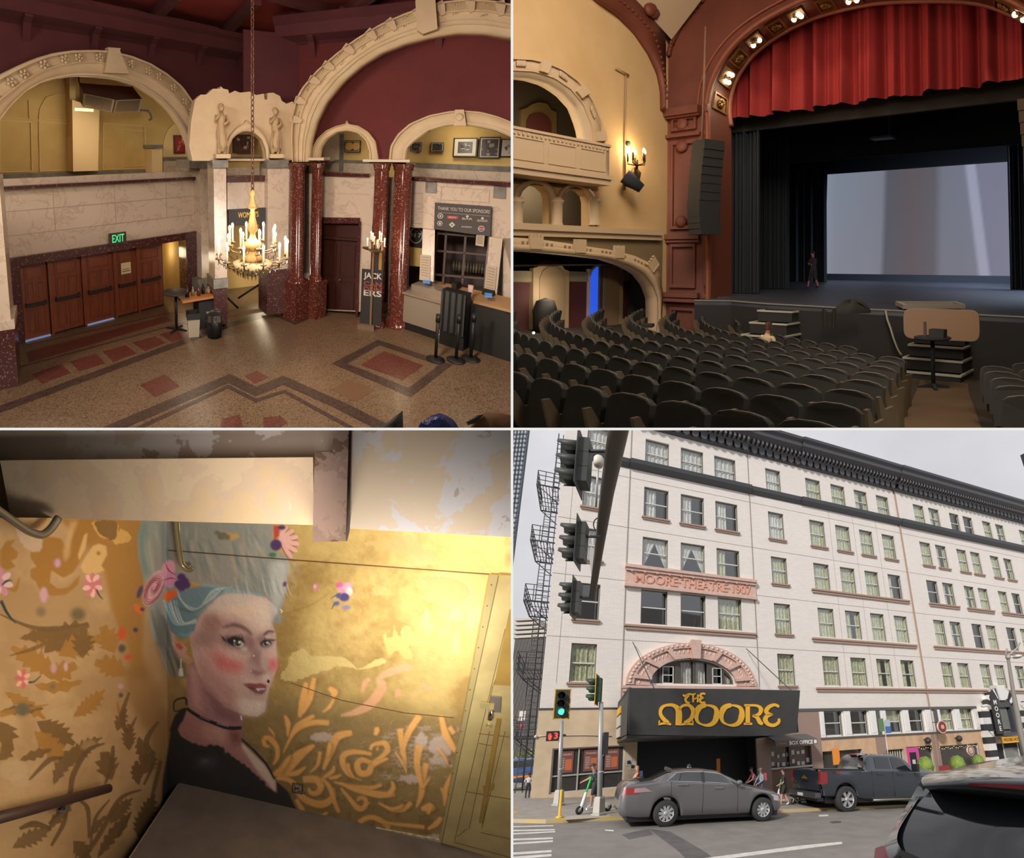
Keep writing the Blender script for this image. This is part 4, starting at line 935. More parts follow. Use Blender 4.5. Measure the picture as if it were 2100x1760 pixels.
class Shell:
 def __init__(s,st,w,wheels):
  s.st=np.array(st,float);s.w=w;s.wh=wheels
 def sec(s,x,t,side=1):
  zb,zbelt,zr,wf,rf=(np.interp(x,s.st[:,0],s.st[:,k])for k in range(1,6))
  zb0=zb
  for xc,zc,R in s.wh:
   if abs(x-xc)<R:zb=max(zb,zc+math.sqrt(R*R-(x-xc)**2))
  w=s.w*wf;P=[(0,zb),(.86*w,zb),(w,zb+.06),(1.01*w,zb+.5*(zbelt-zb)),(.965*w,zbelt),(rf*w,zr-.07),(.78*rf*w,zr),(0,zr+.03)]
  t=min(max(t,0),7);i=min(int(t),6);u=t-i
  return(x,side*(P[i][0]+(P[i+1][0]-P[i][0])*u),P[i][1]+(P[i+1][1]-P[i][1])*u)
 def build(s,T,n=110):
  c=MB(T);x0,x1=s.st[0,0],s.st[-1,0];ts=[0,.9,1,1.5,2,2.5,3,3.5,3.9,4,4.1,4.5,4.9,5,5.2,5.6,6,6.5,7]
  for sd in(-1,1):
   v=[s.sec(x0+(x1-x0)*i/n,t,sd)for i in range(n+1)for t in ts];w=len(ts)
   c.add(v,[(i*w+j,(i+1)*w+j,(i+1)*w+j+1,i*w+j+1)for i in range(n)for j in range(w-1)],0,True)
   for e in(0,n):c.add([s.sec(x0+(x1-x0)*e/n,t,1)for t in ts]+[s.sec(x0+(x1-x0)*e/n,t,-1)for t in ts[::-1]],[tuple(range(2*w))],0,False)
  return c
 def patch(s,T,xb0,xb1,xt0,xt1,t0,t1,side,off=.012,n=14,m=0,cb=None):
  c=cb or MB(T);O=np.array([0,side*off,off*.35])if t1<=5 else np.array([0,0,off])
  c.grid(lambda a,b:tuple(np.array(s.sec((xb0+(xb1-xb0)*a)*(1-b)+(xt0+(xt1-xt0)*a)*b,t0+(t1-t0)*b,side))+O),n,5,m)
  return c
paint_c=mat('sedan paint grey',(108,106,108),.28,metal=.35,coat=.6);black_t=mat('black trim',(34,34,36),.5);lampr=mat('tail lamp red',(140,44,46),.3,coat=.3)
TC=T_(3.42,-9.95,GZ(3.42,-.12))@Ry(math.atan(BR.K))
car=thing('sedan_car','dark grey four-door sedan driving past the theatre entrance','car',BR,(6.5,-9.95,GZ(6.5,-.12)))
S=Shell([(0,.62,1.0,1.05,.70,.8),(.06,.42,1.28,1.34,.82,.8),(.2,.34,1.38,1.47,.9,.84),(.6,.3,1.42,1.53,.96,.86),(1.05,.3,1.46,1.60,.99,.80),(1.6,.3,1.50,1.84,1,.72),(2.3,.3,1.47,1.93,1,.72),(3.0,.3,1.44,1.93,1,.73),(3.6,.3,1.41,1.86,1,.74),(4.1,.3,1.37,1.66,1,.78),(4.65,.3,1.31,1.40,.99,.86),(5.2,.3,1.2,1.27,.97,.88),(5.8,.3,1.08,1.17,.92,.86),(6.15,.32,.98,1.05,.84,.82),(6.32,.4,.86,.9,.74,.8),(6.38,.5,.74,.76,.66,.8)],1.3,[(1.6,.44,.52),(5.38,.44,.52)])
obj('body',S.build(TC),paint_c,BR,car)
obj('side_window',S.patch(TC,1.55,2.86,1.95,2.86,4.12,4.9,-1),cglass,BR,car);c=S.patch(TC,2.98,4.45,2.98,3.72,4.12,4.9,-1);obj('side_window',c,cglass,BR,car);obj('side_window',S.patch(TC,1.55,4.45,1.95,3.72,4.12,4.9,1),cglass,BR,car)
c=S.patch(TC,1.5,1.56,1.9,1.96,4.05,4.97,-1,.016);S.patch(TC,1.55,4.5,1.55,4.5,4.04,4.1,-1,.016,cb=c);S.patch(TC,1.9,3.75,1.9,3.75,4.9,4.97,-1,.016,cb=c);S.patch(TC,2.86,2.98,2.86,2.98,4.05,4.95,-1,.016,m=1,cb=c)
S.patch(TC,1.98,2.02,2.1,2.14,4.12,4.9,-1,.018,m=1,cb=c);obj('window_trim',c,[mat('chrome trim',(176,176,178),.25,metal=.8),black_t],BR,car)
for a_,b_,n_ in((.62,1.75,'rear_window'),(3.72,4.62,'windshield')):
 c=MB(TC)
 for sd in(-1,1):S.patch(TC,a_,b_,a_,b_,5.3,7,sd,.014,cb=c)
 obj(n_,c,cglass,BR,car)
c=MB(TC@T_(0,0,0));c.box(1.6,-.95,.5,4.4,.95,.9,0)
for x,y in((1.9,-.5),(1.9,.5),(3.0,-.5),(3.0,.5)):c.box(x,y-.3,.8,x+.25,y+.3,1.45,0);c.box(x+.02,y-.16,1.45,x+.18,y+.16,1.66,0)
0 and obj('seats',c,mat('seat charcoal',(52,50,50),.8),BR,car)
c=S.patch(TC,.06,.62,.1,.5,3.42,3.8,-1,.012);obj('tail_lamp',c,lampr,BR,car)
c=S.patch(TC,.45,1.05,.45,.8,3.5,3.76,-1,.016);obj('lamp_insert',c,mat('lamp smoke',(150,126,128),.2),BR,car)
c=S.patch(TC,5.75,6.3,5.9,6.25,3.2,3.8,-1,.012);obj('headlamp',c,mat('lamp clear',(196,186,190),.2),BR,car)
c=MB(TC)
for x in(1.95,3.35):q=S.sec(x,3.72,-1);c.box(x,q[1]-.04,q[2]-.025,x+.38,q[1]+.01,q[2]+.025)
obj('door_handle',c,mat('chrome trim',(176,176,178),.25,metal=.8),BR,car)
c=MB(TC)
for x in(2.92,4.3,1.72):
 c.tube([tuple(np.array(S.sec(x,t,-1))+(0,-.004,0))for t in(2.1,2.6,3,3.5,4)],.008,4)
obj('door_gap',c,black_t,BR,car)
c=MB(TC);q=S.sec(4.25,4,-1);c.ball((4.3,q[1]-.14,q[2]+.1),(.13,.13,.1),10);c.box(4.2,q[1]-.1,q[2],4.32,q[1],q[2]+.06);obj('side_mirror',c,paint_c,BR,car)
c=MB(TC);c.prism([(1.75,0),(2.05,0),(1.8,.16),(1.74,.16)],-.03,.03);c.T=TC@T_(0,0,1.86);c2=MB(TC@T_(.15,0,1.86));c2.prism([(1.5,0),(1.85,.04),(1.58,.14),(1.52,.14)],-.03,.03);obj('shark_fin_antenna',c2,paint_c,BR,car)
for xc in(1.6,5.38):
 wheel(TC@T_(xc,-1.17,.44),.44,.3,car,wide=.115);wheel(TC@T_(xc,1.17,.44),.44,.3,car)
c=MB(TC);c.box(.3,-1.1,.18,6.1,1.1,.5);obj('underbody',c,black_t,BR,car)
paint_t=mat('pickup paint navy',(52,60,70),.25,metal=.3,coat=.6)
TT=T_(12.45,-8.35,GZ(12.45,-.12))@Ry(math.atan(BR.K))
car=thing('pickup_truck','dark blue crew cab pickup truck ahead of the sedan','car',BR,(16.5,-8.35,GZ(16.5,-.12)))
S=Shell([(0,.75,1.75,1.8,.96,.97),(.05,.7,1.85,1.9,.99,.97),(2.35,.55,1.86,1.9,1,.97),(2.75,.5,1.86,1.92,1,.95),(2.78,.5,1.86,2.0,1,.86),(2.98,.5,1.86,2.62,1,.78),(3.3,.5,1.86,2.7,1,.78),(4.9,.5,1.84,2.7,1,.78),(5.4,.5,1.82,2.55,1,.8),(6.15,.5,1.8,2.02,1,.88),(7.6,.55,1.74,1.9,.98,.9),(8.1,.6,1.6,1.72,.92,.88),(8.3,.7,1.4,1.5,.85,.86)],1.43,[(1.42,.6,.66),(6.7,.6,.66)])
obj('body',S.build(TT),paint_t,BR,car)
obj('side_window',S.patch(TT,3.35,4.35,3.4,4.35,4.15,4.88,-1),mat('pickup glass dark',(30,34,36),.06),BR,car);c=S.patch(TT,4.5,5.75,4.5,5.2,4.15,4.88,-1);_pg=mat('pickup glass dark',(30,34,36),.06);obj('side_window',c,_pg,BR,car);obj('side_window',S.patch(TT,3.35,5.75,3.4,5.2,4.15,4.88,1),_pg,BR,car)
c=MB(TT)
c.add([(2.83,-1.0,2.0),(2.83,1.0,2.0),(2.97,.88,2.56),(2.97,-.88,2.56)],[(0,1,2,3)]);obj('rear_window',c,_pg,BR,car);c=MB(TT)
for sd in(-1,1):S.patch(TT,5.3,6.1,5.3,6.1,5.3,7,sd,.014,cb=c)
obj('windshield',c,_pg,BR,car)
c=MB(TT);c.box(2.9,-.3,2.62,3.0,.3,2.68);obj('roof_brake_lamp',c,lampr,BR,car)
c=MB(TT);c.box(.15,-1.25,1.2,2.7,1.25,1.93);obj('bed_cover',c,black_t,BR,car)
c=MB(TT);c.box(-.06,-1.25,.95,.0,1.25,1.84,0);c.box(-.1,-.35,1.35,-.06,.35,1.55,1);c.prism([(-.26,1.45),(.26,1.45),(.2,1.53),(.08,1.53),(.08,1.6),(-.08,1.6),(-.08,1.53),(-.2,1.53)],-.12,-.1,2,axis='x');obj('tailgate',c,[paint_t,black_t,mat('badge gold',(176,138,60),.3,metal=.6)],BR,car)
for sd in(-1,1):
 c=MB(TT);c.box(-.06,sd*1.43-(.22 if sd>0 else 0),1.24,.34,sd*1.43+(.22 if sd<0 else 0),1.8);obj('tail_lamp',c,lampr,BR,car)
c=MB(TT);c.box(-.32,-1.35,.62,0,1.35,.86,0);c.box(-.2,-1.4,.5,.1,1.4,.64,1);c.box(-.34,-.2,.66,-.3,.3,.8,2);obj('rear_bumper',c,[mat('bumper steel',(130,130,134),.3,metal=.8),black_t,mat('plate white',(200,204,206),.5)],BR,car)
c=MB(TT)
for x in(4.42,5.95,3.05):c.tube([tuple(np.array(S.sec(x,t,-1))+(0,-.004,0))for t in(2.1,2.6,3,3.5,4)],.01,4)
obj('door_gap',c,black_t,BR,car)
c=MB(TT)
for x in(3.4,4.75):q=S.sec(x,3.75,-1);c.box(x,q[1]-.05,q[2]-.03,x+.4,q[1]+.01,q[2]+.03)
obj('door_handle',c,paint_t,BR,car)
c=MB(TT);q=S.sec(5.85,4,-1);c.box(5.72,q[1]-.4,q[2]+.02,5.9,q[1]-.02,q[2]+.42);obj('side_mirror',c,black_t,BR,car)
c=MB(TT);c.text('4X4',.95,1.76,.17,y=-1.455,depth=.01,m=0);c.box(6.15,-1.46,1.25,6.8,-1.445,1.3,1);obj('badge',c,[mat('badge red',(190,50,50),.4),rimm],BR,car)
for xc in(1.42,6.7):
 wheel(TT@T_(xc,-1.3,.56),.6,.36,car,spokes=6,wide=.13);wheel(TT@T_(xc,1.3,.56),.6,.36,car,spokes=6)
c=MB(TT);c.box(.3,-1.2,.4,7.9,1.2,.8);c.cyl((3.0,-1.4,.48),(5.9,-1.4,.48),.06,n=8,m=1);obj('underbody',c,[black_t,mat('step bar',(120,118,112),.4,metal=.5)],BR,car)
# foreground car: rear corner with spoiler and wide rear window
sv=thing('foreground_car','dark car with roof spoiler and wide rear window filling the lower right corner','car',BR,BR.depth(3.6,2060,1760))
def patch_px(rows,m=0,nu=20,nv=12,th=0.0,cb=None):
 G=np.array([[BR.depth(d,u,v)for u,v,d in r]for r in rows])
 def it(P,t):
  n=len(P)-1;i=min(int(t*n),n-1);u=t*n-i;g=lambda j:P[min(max(j,0),n)]
  a,b,c_,d=g(i-1),g(i),g(i+1),g(i+2);return .5*(2*b+(c_-a)*u+(2*a-5*b+4*c_-d)*u*u+(3*b-a-3*c_+d)*u**3)
 c=cb or MB();c.grid(lambda a,b:tuple(it([it(list(r),a)for r in G],b)),nu,nv,m)
 return c
suvp=mat('foreground car paint',(70,70,70),.2,metal=.5,coat=.8);suvg=mat('foreground rear glass',(30,32,36),.05,coat=1.0)
c=patch_px([[(1952,1580,5.6),(2010,1566,5.2),(2110,1549,4.8),(2300,1540,4.6)],[(1925,1582,4.6),(2000,1572,4.3),(2110,1562,4.0),(2300,1556,3.8)],[(1895,1592,3.75),(1985,1580,3.5),(2110,1576,3.3),(2300,1580,3.1)],[(1889,1603,3.45),(1980,1594,3.2),(2110,1596,3.0),(2300,1606,2.8)]])
obj('roof',c,suvp,BR,sv)
c=patch_px([[(1956,1577,5.7),(2020,1562,5.2),(2110,1551,4.8)],[(1958,1584,5.5),(2020,1570,5.1),(2110,1560,4.7)]],nv=3);obj('roof_rail',c,black_t,BR,sv)
c=patch_px([[(1889,1603,3.45),(1980,1594,3.2),(2110,1596,3.0),(2300,1606,2.8)],[(1893,1612,3.38),(1980,1608,3.12),(2110,1612,2.93),(2300,1622,2.75)],[(1904,1620,3.42),(1985,1629,3.2),(2110,1641,3.0),(2300,1660,2.8)],[(1912,1618,3.7),(1990,1626,3.5),(2110,1637,3.3),(2300,1650,3.1)]]);obj('spoiler',c,mat('spoiler dark',(44,46,50),.25,coat=.5),BR,sv)
c=patch_px([[(1986,1606.5,3.1),(2050,1608,3.0),(2110,1612,2.9)],[(1989,1612,3.1),(2050,1616,3.0),(2110,1621,2.9)]],nv=3);obj('brake_lamp',c,lampr,BR,sv)
c=patch_px([[(1897,1616,3.5),(1985,1624,3.3),(2110,1636,3.1),(2300,1655,2.9)],[(1868,1655,3.42),(1975,1672,3.15),(2110,1686,2.95),(2300,1700,2.8)],[(1838,1706,3.35),(1960,1732,3.05),(2110,1752,2.85),(2300,1770,2.7)],[(1846,1742,3.25),(1965,1790,2.95),(2110,1820,2.75),(2300,1840,2.6)]]);obj('rear_window',c,suvg,BR,sv)
c=patch_px([[(1888,1602,3.5),(1900,1614,3.48)],[(1858,1655,3.48),(1872,1656,3.4)],[(1828,1706,3.42),(1842,1706,3.32)],[(1812,1738,3.4),(1848,1742,3.22)],[(1800,1775,3.35),(1900,1790,3.1)],[(1790,1830,3.3),(2000,1850,3.0)]],nu=4,nv=24);obj('rear_pillar',c,mat('foreground pillar paint',(112,112,110),.2,metal=.4,coat=.8),BR,sv)
c=patch_px([[(1846,1742,3.22),(1965,1792,2.92),(2110,1825,2.7)],[(1840,1850,3.2),(1965,1890,2.9),(2110,1930,2.68)]],nv=4);obj('tailgate',c,suvp,BR,sv)
c=patch_px([[(1795,1740,3.36),(1812,1735,3.3),(1818,1745,3.26)],[(1792,1765,3.34),(1812,1765,3.26),(1824,1768,3.22)],[(1790,1800,3.3),(1812,1800,3.24),(1826,1800,3.2)]],nv=6);obj('tail_lamp',c,lampr,BR,sv)
c=patch_px([[(1960,1600,3.9),(2200,1600,3.7)],[(1850,1730,3.7),(2200,1760,3.4)],[(1800,1850,3.6),(2200,1900,3.2)]],nv=4);obj('cabin_floor',c,black_t,BR,sv)
# scooters
def scooter(name,lb,p,s,yaw,group,stemc):
 t=thing(name,lb,'scooter',BR,p,group);T=T_(*p)@Ry(math.atan(BR.K))@Rz(yaw)@Sc(s)
 for x in(0,1.02):
  c=MB(T@T_(x,0,.12)@Rx(math.pi/2));c.lathe([(.07,-.03),(.11,-.035),(.125,0),(.11,.035),(.07,.03)],n=18);o=obj('wheel',c,tyre,BR,t)
  c=MB(T@T_(x,0,.12)@Rx(math.pi/2));c.lathe([(0,-.025),(.075,-.02),(.075,.02),(0,.025)],n=12);obj('hub',c,rimm,BR,o)
 wm=mat('scooter white',(222,222,218),.4);gm=mat('scooter green '+stemc,(40,190,80),.5)
 c=MB(T);c.box(.2,-.08,.11,.95,.08,.17);c.tube([(0,0,.14),(.06,0,.26),(.14,0,.62)],[.035,.05,.04],8);c.prism([(.06,.2),(.14,.5),(.24,.2),(.3,.12),(.2,.12)],-.03,.03);c.box(.86,-.05,.17,1.06,.05,.24);obj('deck',c,wm,BR,t)
 c=MB(T);c.tube([(.14,0,.6),(.25,0,1.06)],.03,8);obj('stem',c,gm,BR,t)
 c=MB(T);c.tube([(.24,-.24,1.06),(.25,-.1,1.1),(.25,.1,1.1),(.24,.24,1.06)],.018,8);c.ball((.25,0,1.12),.04,8);obj('handlebar',c,mat('grip dark',(50,60,52),.7),BR,t)
 return t
p=BR.Z(0,1187,1671);q=BR.Z(0,1246,1664);L_=np.linalg.norm((q-p)[:2]);scooter('kick_scooter','white electric scooter with green stem ridden past the signal poles',p,L_/1.02,math.atan2(q[1]-p[1],q[0]-p[0]),'electric scooters','a')
for k,(u,v,lb)in enumerate(((1592,1648,'green scooter under the rider in pink'),(1626,1650,'green and white scooter parked at the pickup tailgate'),(1640,1648,'second green scooter half hidden by the pickup bumper'))):
 p=BR.Z(0,u,v);p[1]=min(max(p[1],-8.0),-4.5);p[2]=GZ(p[0]);scooter('kick_scooter',lb,p,1.15,.3*k,'electric scooters','b')
# people
def stand(u,vfoot,vhead,y=None):
 p=BR.Z(0,u,vfoot)if y is None else BR.Y(y,u,vfoot)
 if y is not None:p=np.array([p[0],y,GZ(p[0])])
 h=BR.Y(p[1],u,vhead)[2]-p[2];return p,h
p,h=stand(1217,1662,1567);
person(BR,'person','person in grey tee, black shorts and cap riding the white scooter',p+(0,0,.12),h-.1,math.pi,dict(lwr=(.27,.07,.60),lel=(.13,.13,.66),rwr=(.27,-.07,.60),rel=(.13,-.13,.66),lkn=(.05,.05,.28),lan=(.06,.03,.045),lto=(.15,.03,.02),rkn=(-.03,-.05,.28),ran=(-.1,-.04,.045),rto=(-.02,-.04,.02),chest=(.03,0,.72),hd=(.06,0,.93),hd0=(.045,0,.875),hd1=(.05,0,.97),neck=(.035,0,.835)),dict(skin=(176,130,110),shirt=(112,108,112),pants=(50,50,52),shoe=(170,168,164),sleeve=.45,leg=.5),cap=dict(c=(52,52,54)))
p,h=stand(1306,1640,1571)
person(BR,'person','person with long fair hair in a red sleeveless top behind the sedan trunk',p,h,math.pi,dict(lwr=(.24,.05,.58),lel=(.1,.13,.62),rwr=(.26,-.05,.56),rel=(.12,-.13,.60)),dict(skin=(206,160,132),shirt=(208,72,58),pants=(70,76,90),shoe=(180,176,170),sleeve=.02,leg=1.0),hair=dict(c=(196,158,100),len=.12),extras=lambda th,Tm,D:obj('backpack',MB(Tm@T_(-.1,0,.74)).box(-.05,-.07,-.12,.05,.07,.1),mat('backpack blue',(62,84,132),.8),BR,th))
p,h=stand(1413,1640,1568,y=-5.5);cols_=dict(skin=(200,150,128),shirt=(80,110,160),pants=(60,60,70),shoe=(60,60,60),sleeve=.4)
person(BR,'person','person in dark cap with hand at the face behind the sedan roof',p,h,-math.pi/2,dict(lwr=(.1,.04,.9),lel=(.12,.14,.78)),cols_,cap=dict(c=(58,62,72)))
p,h=stand(1551,1640,1573)
person(BR,'person','person in pink shirt leaning on green scooter handlebars over the sedan hood',p,h,math.pi,dict(lwr=(.28,.08,.56),lel=(.17,.14,.62),rwr=(.28,-.08,.56),rel=(.17,-.14,.62),chest=(.06,0,.71),lsh=(.08,.105,.79),rsh=(.08,-.105,.79),neck=(.1,0,.83),hd0=(.12,0,.87),hd=(.14,0,.93),hd1=(.13,0,.97)),dict(skin=(196,136,120),shirt=(206,128,140),pants=(80,84,100),shoe=(170,168,164),sleeve=.4),hair=dict(c=(120,66,48)))
p,h=stand(1563,1641,1575)
person(BR,'person','person in pale blue top and light cap with a pink backpack',p,h,math.pi,dict(lwr=(.2,.08,.50),rwr=(.2,-.08,.52),rel=(.1,-.14,.63)),dict(skin=(206,160,140),shirt=(176,192,204),pants=(86,92,112),shoe=(200,196,190),sleeve=.9),cap=dict(c=(206,200,180)),extras=lambda th,Tm,D:obj('backpack',MB(Tm@T_(-.11,0,.73)).box(-.06,-.09,-.13,.05,.09,.1),mat('backpack pink',(226,110,112),.8),BR,th))
p,h=stand(1611,1652,1576)
person(BR,'person','person in dark clothes and shorts walking at the pickup tailgate',p,h,math.pi*.8,dict(lkn=(.08,.06,.28),lan=(.12,.06,.045),lto=(.2,.06,.02),ran=(-.1,-.06,.06),rto=(-.01,-.06,.02),lwr=(.16,.1,.56),rwr=(.12,-.14,.56)),dict(skin=(186,136,116),shirt=(56,48,58),pants=(44,44,48),shoe=(200,206,210),sleeve=.45,leg=.45),hair=dict(c=(50,40,36)))
p,h=stand(1081,1637,1586)
person(BR,'person','person in white tee and black trousers walking away at the far left corner',p,h,math.pi/2,dict(),dict(skin=(130,96,80),shirt=(196,190,186),pants=(50,50,54),shoe=(40,40,40),sleeve=.45),hair=dict(c=(36,32,30)))
# parked blue car far left, behind
p=BR.Z(0,1070,1638);S=Shell([(0,.5,.9,1.0,.85,.9),(.3,.3,1.0,1.1,.96,.9),(.9,.3,1.0,1.5,1,.8),(2.4,.3,1.0,1.55,1,.8),(3.1,.3,1.0,1.15,1,.85),(4.2,.35,.85,.9,.9,.9)],.9,[(.8,.32,.38),(3.3,.32,.38)])
TB=T_(-3.4,6.5,GZ(-3.4,.0))@Rz(math.radians(10))@Sc(1.25)
car=thing('parked_car','blue car with orange lower stripe parked at the far left edge','car',BR,(-1,6.5,0));obj('body',S.build(TB,50),mat('car blue',(54,84,136),.3,coat=.4),BR,car)
c=S.patch(TB,.9,2.9,1.1,2.5,4.15,4.9,-1);obj('side_windows',c,cglass,BR,car)
c=S.patch(TB,.1,3.9,.1,3.9,2.5,2.95,-1,.02);obj('stripe',c,mat('construction orange',(226,140,50),.7),BR,car)
for xc in(.8,3.3):wheel(TB@T_(xc,-.8,.32),.32,.22,car)
# =================================================================== THE LOBBY (seen from its balcony)
TL=Place(523,438,911,-8.4,0,4.5,.35,h=(.75,.66),o=(45,705),clip=(-1,1))
LW=Wall(TL,(0,0),(1,0))
fz=lambda u,v,z=0.0:TL.Z(z,u,v)
CW=Wall(TL,fz(440,664),fz(602,640));QW=Wall(TL,fz(600,632),fz(1047,690))
cream=mat('lobby cream plaster',(226,204,168),.7,kind='noise',rgb2=(216,192,154),scale=2,bump=.15)
maroon=mat('maroon paint',(94,44,48),.85,kind='noise',rgb2=(84,40,46),scale=1.2)
redp=mat('tympanum red paint',(110,46,46),.8,kind='noise',rgb2=(98,42,44),scale=1.0)
ceilp=mat('ceiling red panel',(150,54,50),.8)
marble=mat('white marble',(214,196,176),.22,kind='marble',rgb2=(194,174,154),scale=1.3)
greym=mat('grey marble',(140,136,126),.3,kind='noise',rgb2=(112,110,104),scale=5)
granite=mat('red granite',(106,52,42),.14,kind='speckle',rgb2=(196,160,142),scale=48,ex=.9)
granite_d=mat('purple granite',(84,44,44),.2,kind='speckle',rgb2=(170,140,130),scale=44,ex=.92)
yel_w=mat('balcony yellow paint',(216,186,118),.8,kind='noise',rgb2=(204,172,104),scale=1.5)
wood_d=mat('door mahogany',(138,72,44),.35,kind='wood',rgb2=(104,52,32),scale=2,ex=(10,10,1))
darkm=mat('near black paint',(22,20,19),.6)
# floor
terr=mat('terrazzo',(116,95,73),.28,kind='terrazzo',rgb2=(92,74,56),scale=48)
band=mat('terrazzo dark band',(70,54,47),.3,kind='terrazzo',rgb2=(58,44,40),scale=30)
redt=mat('terrazzo red tile',(98,52,44),.3,kind='terrazzo',rgb2=(86,46,38),scale=40)
mb=MB();mb.box(-3,-14,-.2,13,3,0,0)
def fpoly(pts,m,z=.004):
 P=[fz(u,v)for u,v in pts];mb.prism([(p[0],p[1])for p in P],.0005,z,m,axis='z')
def fband(pts,w,m=1,z=.003):
 P=[fz(u,v)[:2]for u,v in pts];A=[];B=[]
 for i,p in enumerate(P):
  d0=P[i]-P[i-1]if i else P[1]-P[0];d1=P[i+1]-P[i]if i<len(P)-1 else P[i]-P[i-1]
  d0=d0/np.linalg.norm(d0);d1=d1/np.linalg.norm(d1);t=d0+d1;t/=np.linalg.norm(t);n=np.array([-t[1],t[0]]);k=w/2/max(.4,abs(n@np.array([-d0[1],d0[0]])))
  A.append(tuple(p+n*k));B.append(tuple(p-n*k))
 mb.prism(A+B[::-1],.0005,z,m,axis='z')
fband([(-60,862),(466,668),(560,641),(604,661),(664,636),(737,640),(800,655),(1060,742)],.24)
fband([(60,708),(340,643),(412,638)],.05);fband([(30,756),(375,662),(420,676)],.06)
fband([(200,892),(470,776),(525,803),(581,780),(700,833),(800,884)],.26);fband([(255,892),(468,793),(525,822),(583,803),(745,892)],.10)
for q in([(66,767),(125,747),(145,765),(86,787)],[(143,742),(197,725),(216,745),(162,762)],[(210,721),(258,708),(280,725),(232,742)],[(270,703),(318,690),(340,703),(298,720)],[(327,686),(365,675),(392,690),(352,702)],[(287,790),(338,768),(369,792),(318,815)],[(502,772),(526,760),(551,774),(522,787)],[(540,857),(575,853),(590,868),(560,885),(540,882)],[(740,749),(787,720),(868,750),(826,780)],[(455,860),(492,850),(500,880),(450,890)]):fpoly(q,2)
fpoly([(54,722),(338,649),(354,657),(60,744)],2);fpoly([(680,800),(715,778),(768,800),(730,825)],3)
P=[(680,746),(775,697),(928,748),(843,815)];I=[(712,746),(778,708),(900,749),(838,796)]
for k in range(4):fpoly([P[k],P[(k+1)%4],I[(k+1)%4],I[k]],1)
struct('floor_lobby',mb,[terr,band,redt,mat('terrazzo tan tile',(108,82,60),.3)],TL,base=(3,-3,0))
# left wall with doors
a0=LW.px(-60,383)[0];aE=LW.px(410,473)[0];zl0,zl1,zr=1.86,2.07,3.60
aD0=LW.px(42,600)[0];aD1=LW.px(338,560)[0];aY1=LW.px(379,560)[0]
mb=MB();mb.holes([(a0,zl1),(aE,zl1),(aE,zr),(a0,zr)],[],0,.3);
struct('wall_left',mb,marble,TL,base=(0,0,0))
mb=MB()
for z in(2.55,3.1):mb.box(a0,-.006,z,aE,0,z+.015)
for a in(.9,2.4,3.9):mb.box(a,-.006,2.55,a+.012,0,3.6)
struct('trim_marble_joints',mb,mat('marble joint',(182,160,140),.6),TL,base=(0,0,0))
mb=MB();mb.box(a0,-.1,zl0,aE,.02,zl1);mb.box(a0,-.1,0,aD0,.3,zl0);mb.box(aY1,-.1,0,aE,.3,zl0);struct('trim_door_surround',mb,granite_d,TL,base=(0,0,0))
mb=MB();mb.box(a0,-.12,zr,aE+.05,.35,zr+.07);struct('trim_rail',mb,granite_d,TL,base=(0,0,0))
mb=MB();mb.box(a0,.1,zr+.07,aE,.3,zr+.22);struct('trim_parapet',mb,marble,TL,base=(0,0,0))
# doors
leaves=[(46,100),(108,170),(176,236),(241,283),(288,336)]
for k,(u0,u1)in enumerate(leaves):
 x0=LW.px(u0,600)[0];x1=LW.px(u1,600)[0];z1=1.82;c=MB();c.box(x0,.06,.04,x1,.12,z1)
 w=x1-x0
 for(s0,s1,t0,t1)in((.14,.86,.8,.97),(.14,.46,.50,.76),(.54,.86,.50,.76),(.14,.46,.06,.40),(.54,.86,.06,.40)):
  X0,X1,Z0,Z1=x0+w*s0,x0+w*s1,.04+1.78*t0,.04+1.78*t1
  c.holes([(X0,Z0),(X1,Z0),(X1,Z1),(X0,Z1)],[[(X0+.02,Z0+.02),(X1-.02,Z0+.02),(X1-.02,Z1-.02),(X0+.02,Z1-.02)]],.045,.06)
  c.box(X0+.04,.05,Z0+.04,X1-.04,.06,Z1-.04)
 o=obj('door_%d'%(k+1),c,wood_d,TL,kind='structure',base=(x0,.1,0))
 c=MB();c.box(x0+w*.1,-.02,.84,x0+w*.9,.02,.9);c.box(x0+w*.1,0,.82,x0+w*.14,.06,.92);c.box(x0+w*.86,0,.82,x0+w*.9,.06,.92)
 obj('panic_bar',c,darkm,TL,o)
mb=MB();
for u in(104,173,238,285):x=LW.px(u,600)[0];mb.box(x-.03,.0,0,x+.03,.12,1.86)
struct('trim_door_posts',mb,wood_d,TL,base=(0,0,0))
mb=MB();mb.box(a0,.14,-.02,aD1+.02,.2,1.9);struct('wall_behind_doors',mb,mat('daylight gap blue',(60,60,66),.6),TL,base=(0,0,0))
mb=MB();mb.box(aD1,1.3,0,aY1+.8,1.35,2.2);mb.box(aY1,.3,0,aY1+.03,1.3,2);mb.box(aD1-.03,.15,0,aD1,1.3,2);mb.box(aD1,.1,1.9,aY1,1.3,1.93);struct('wall_side_passage',mb,yel_w,TL,base=(0,0,0))
p=LW.px(249,541);q=LW.px(270,560);c=MB();c.box(p[0],.03,q[1],q[0],.045,p[1]);c.box(p[0]+.03,.028,q[1]+.06,q[0]-.03,.03,q[1]+.09,1);c.box(p[0]+.03,.028,q[1]+.12,q[0]-.05,.03,q[1]+.14,1);obj('door_notice',c,[mat('lobby paper',(214,196,150),.8),mat('print grey',(120,104,84),.8)],TL,label='cream paper notice taped to the fourth wooden door',cat='notice')
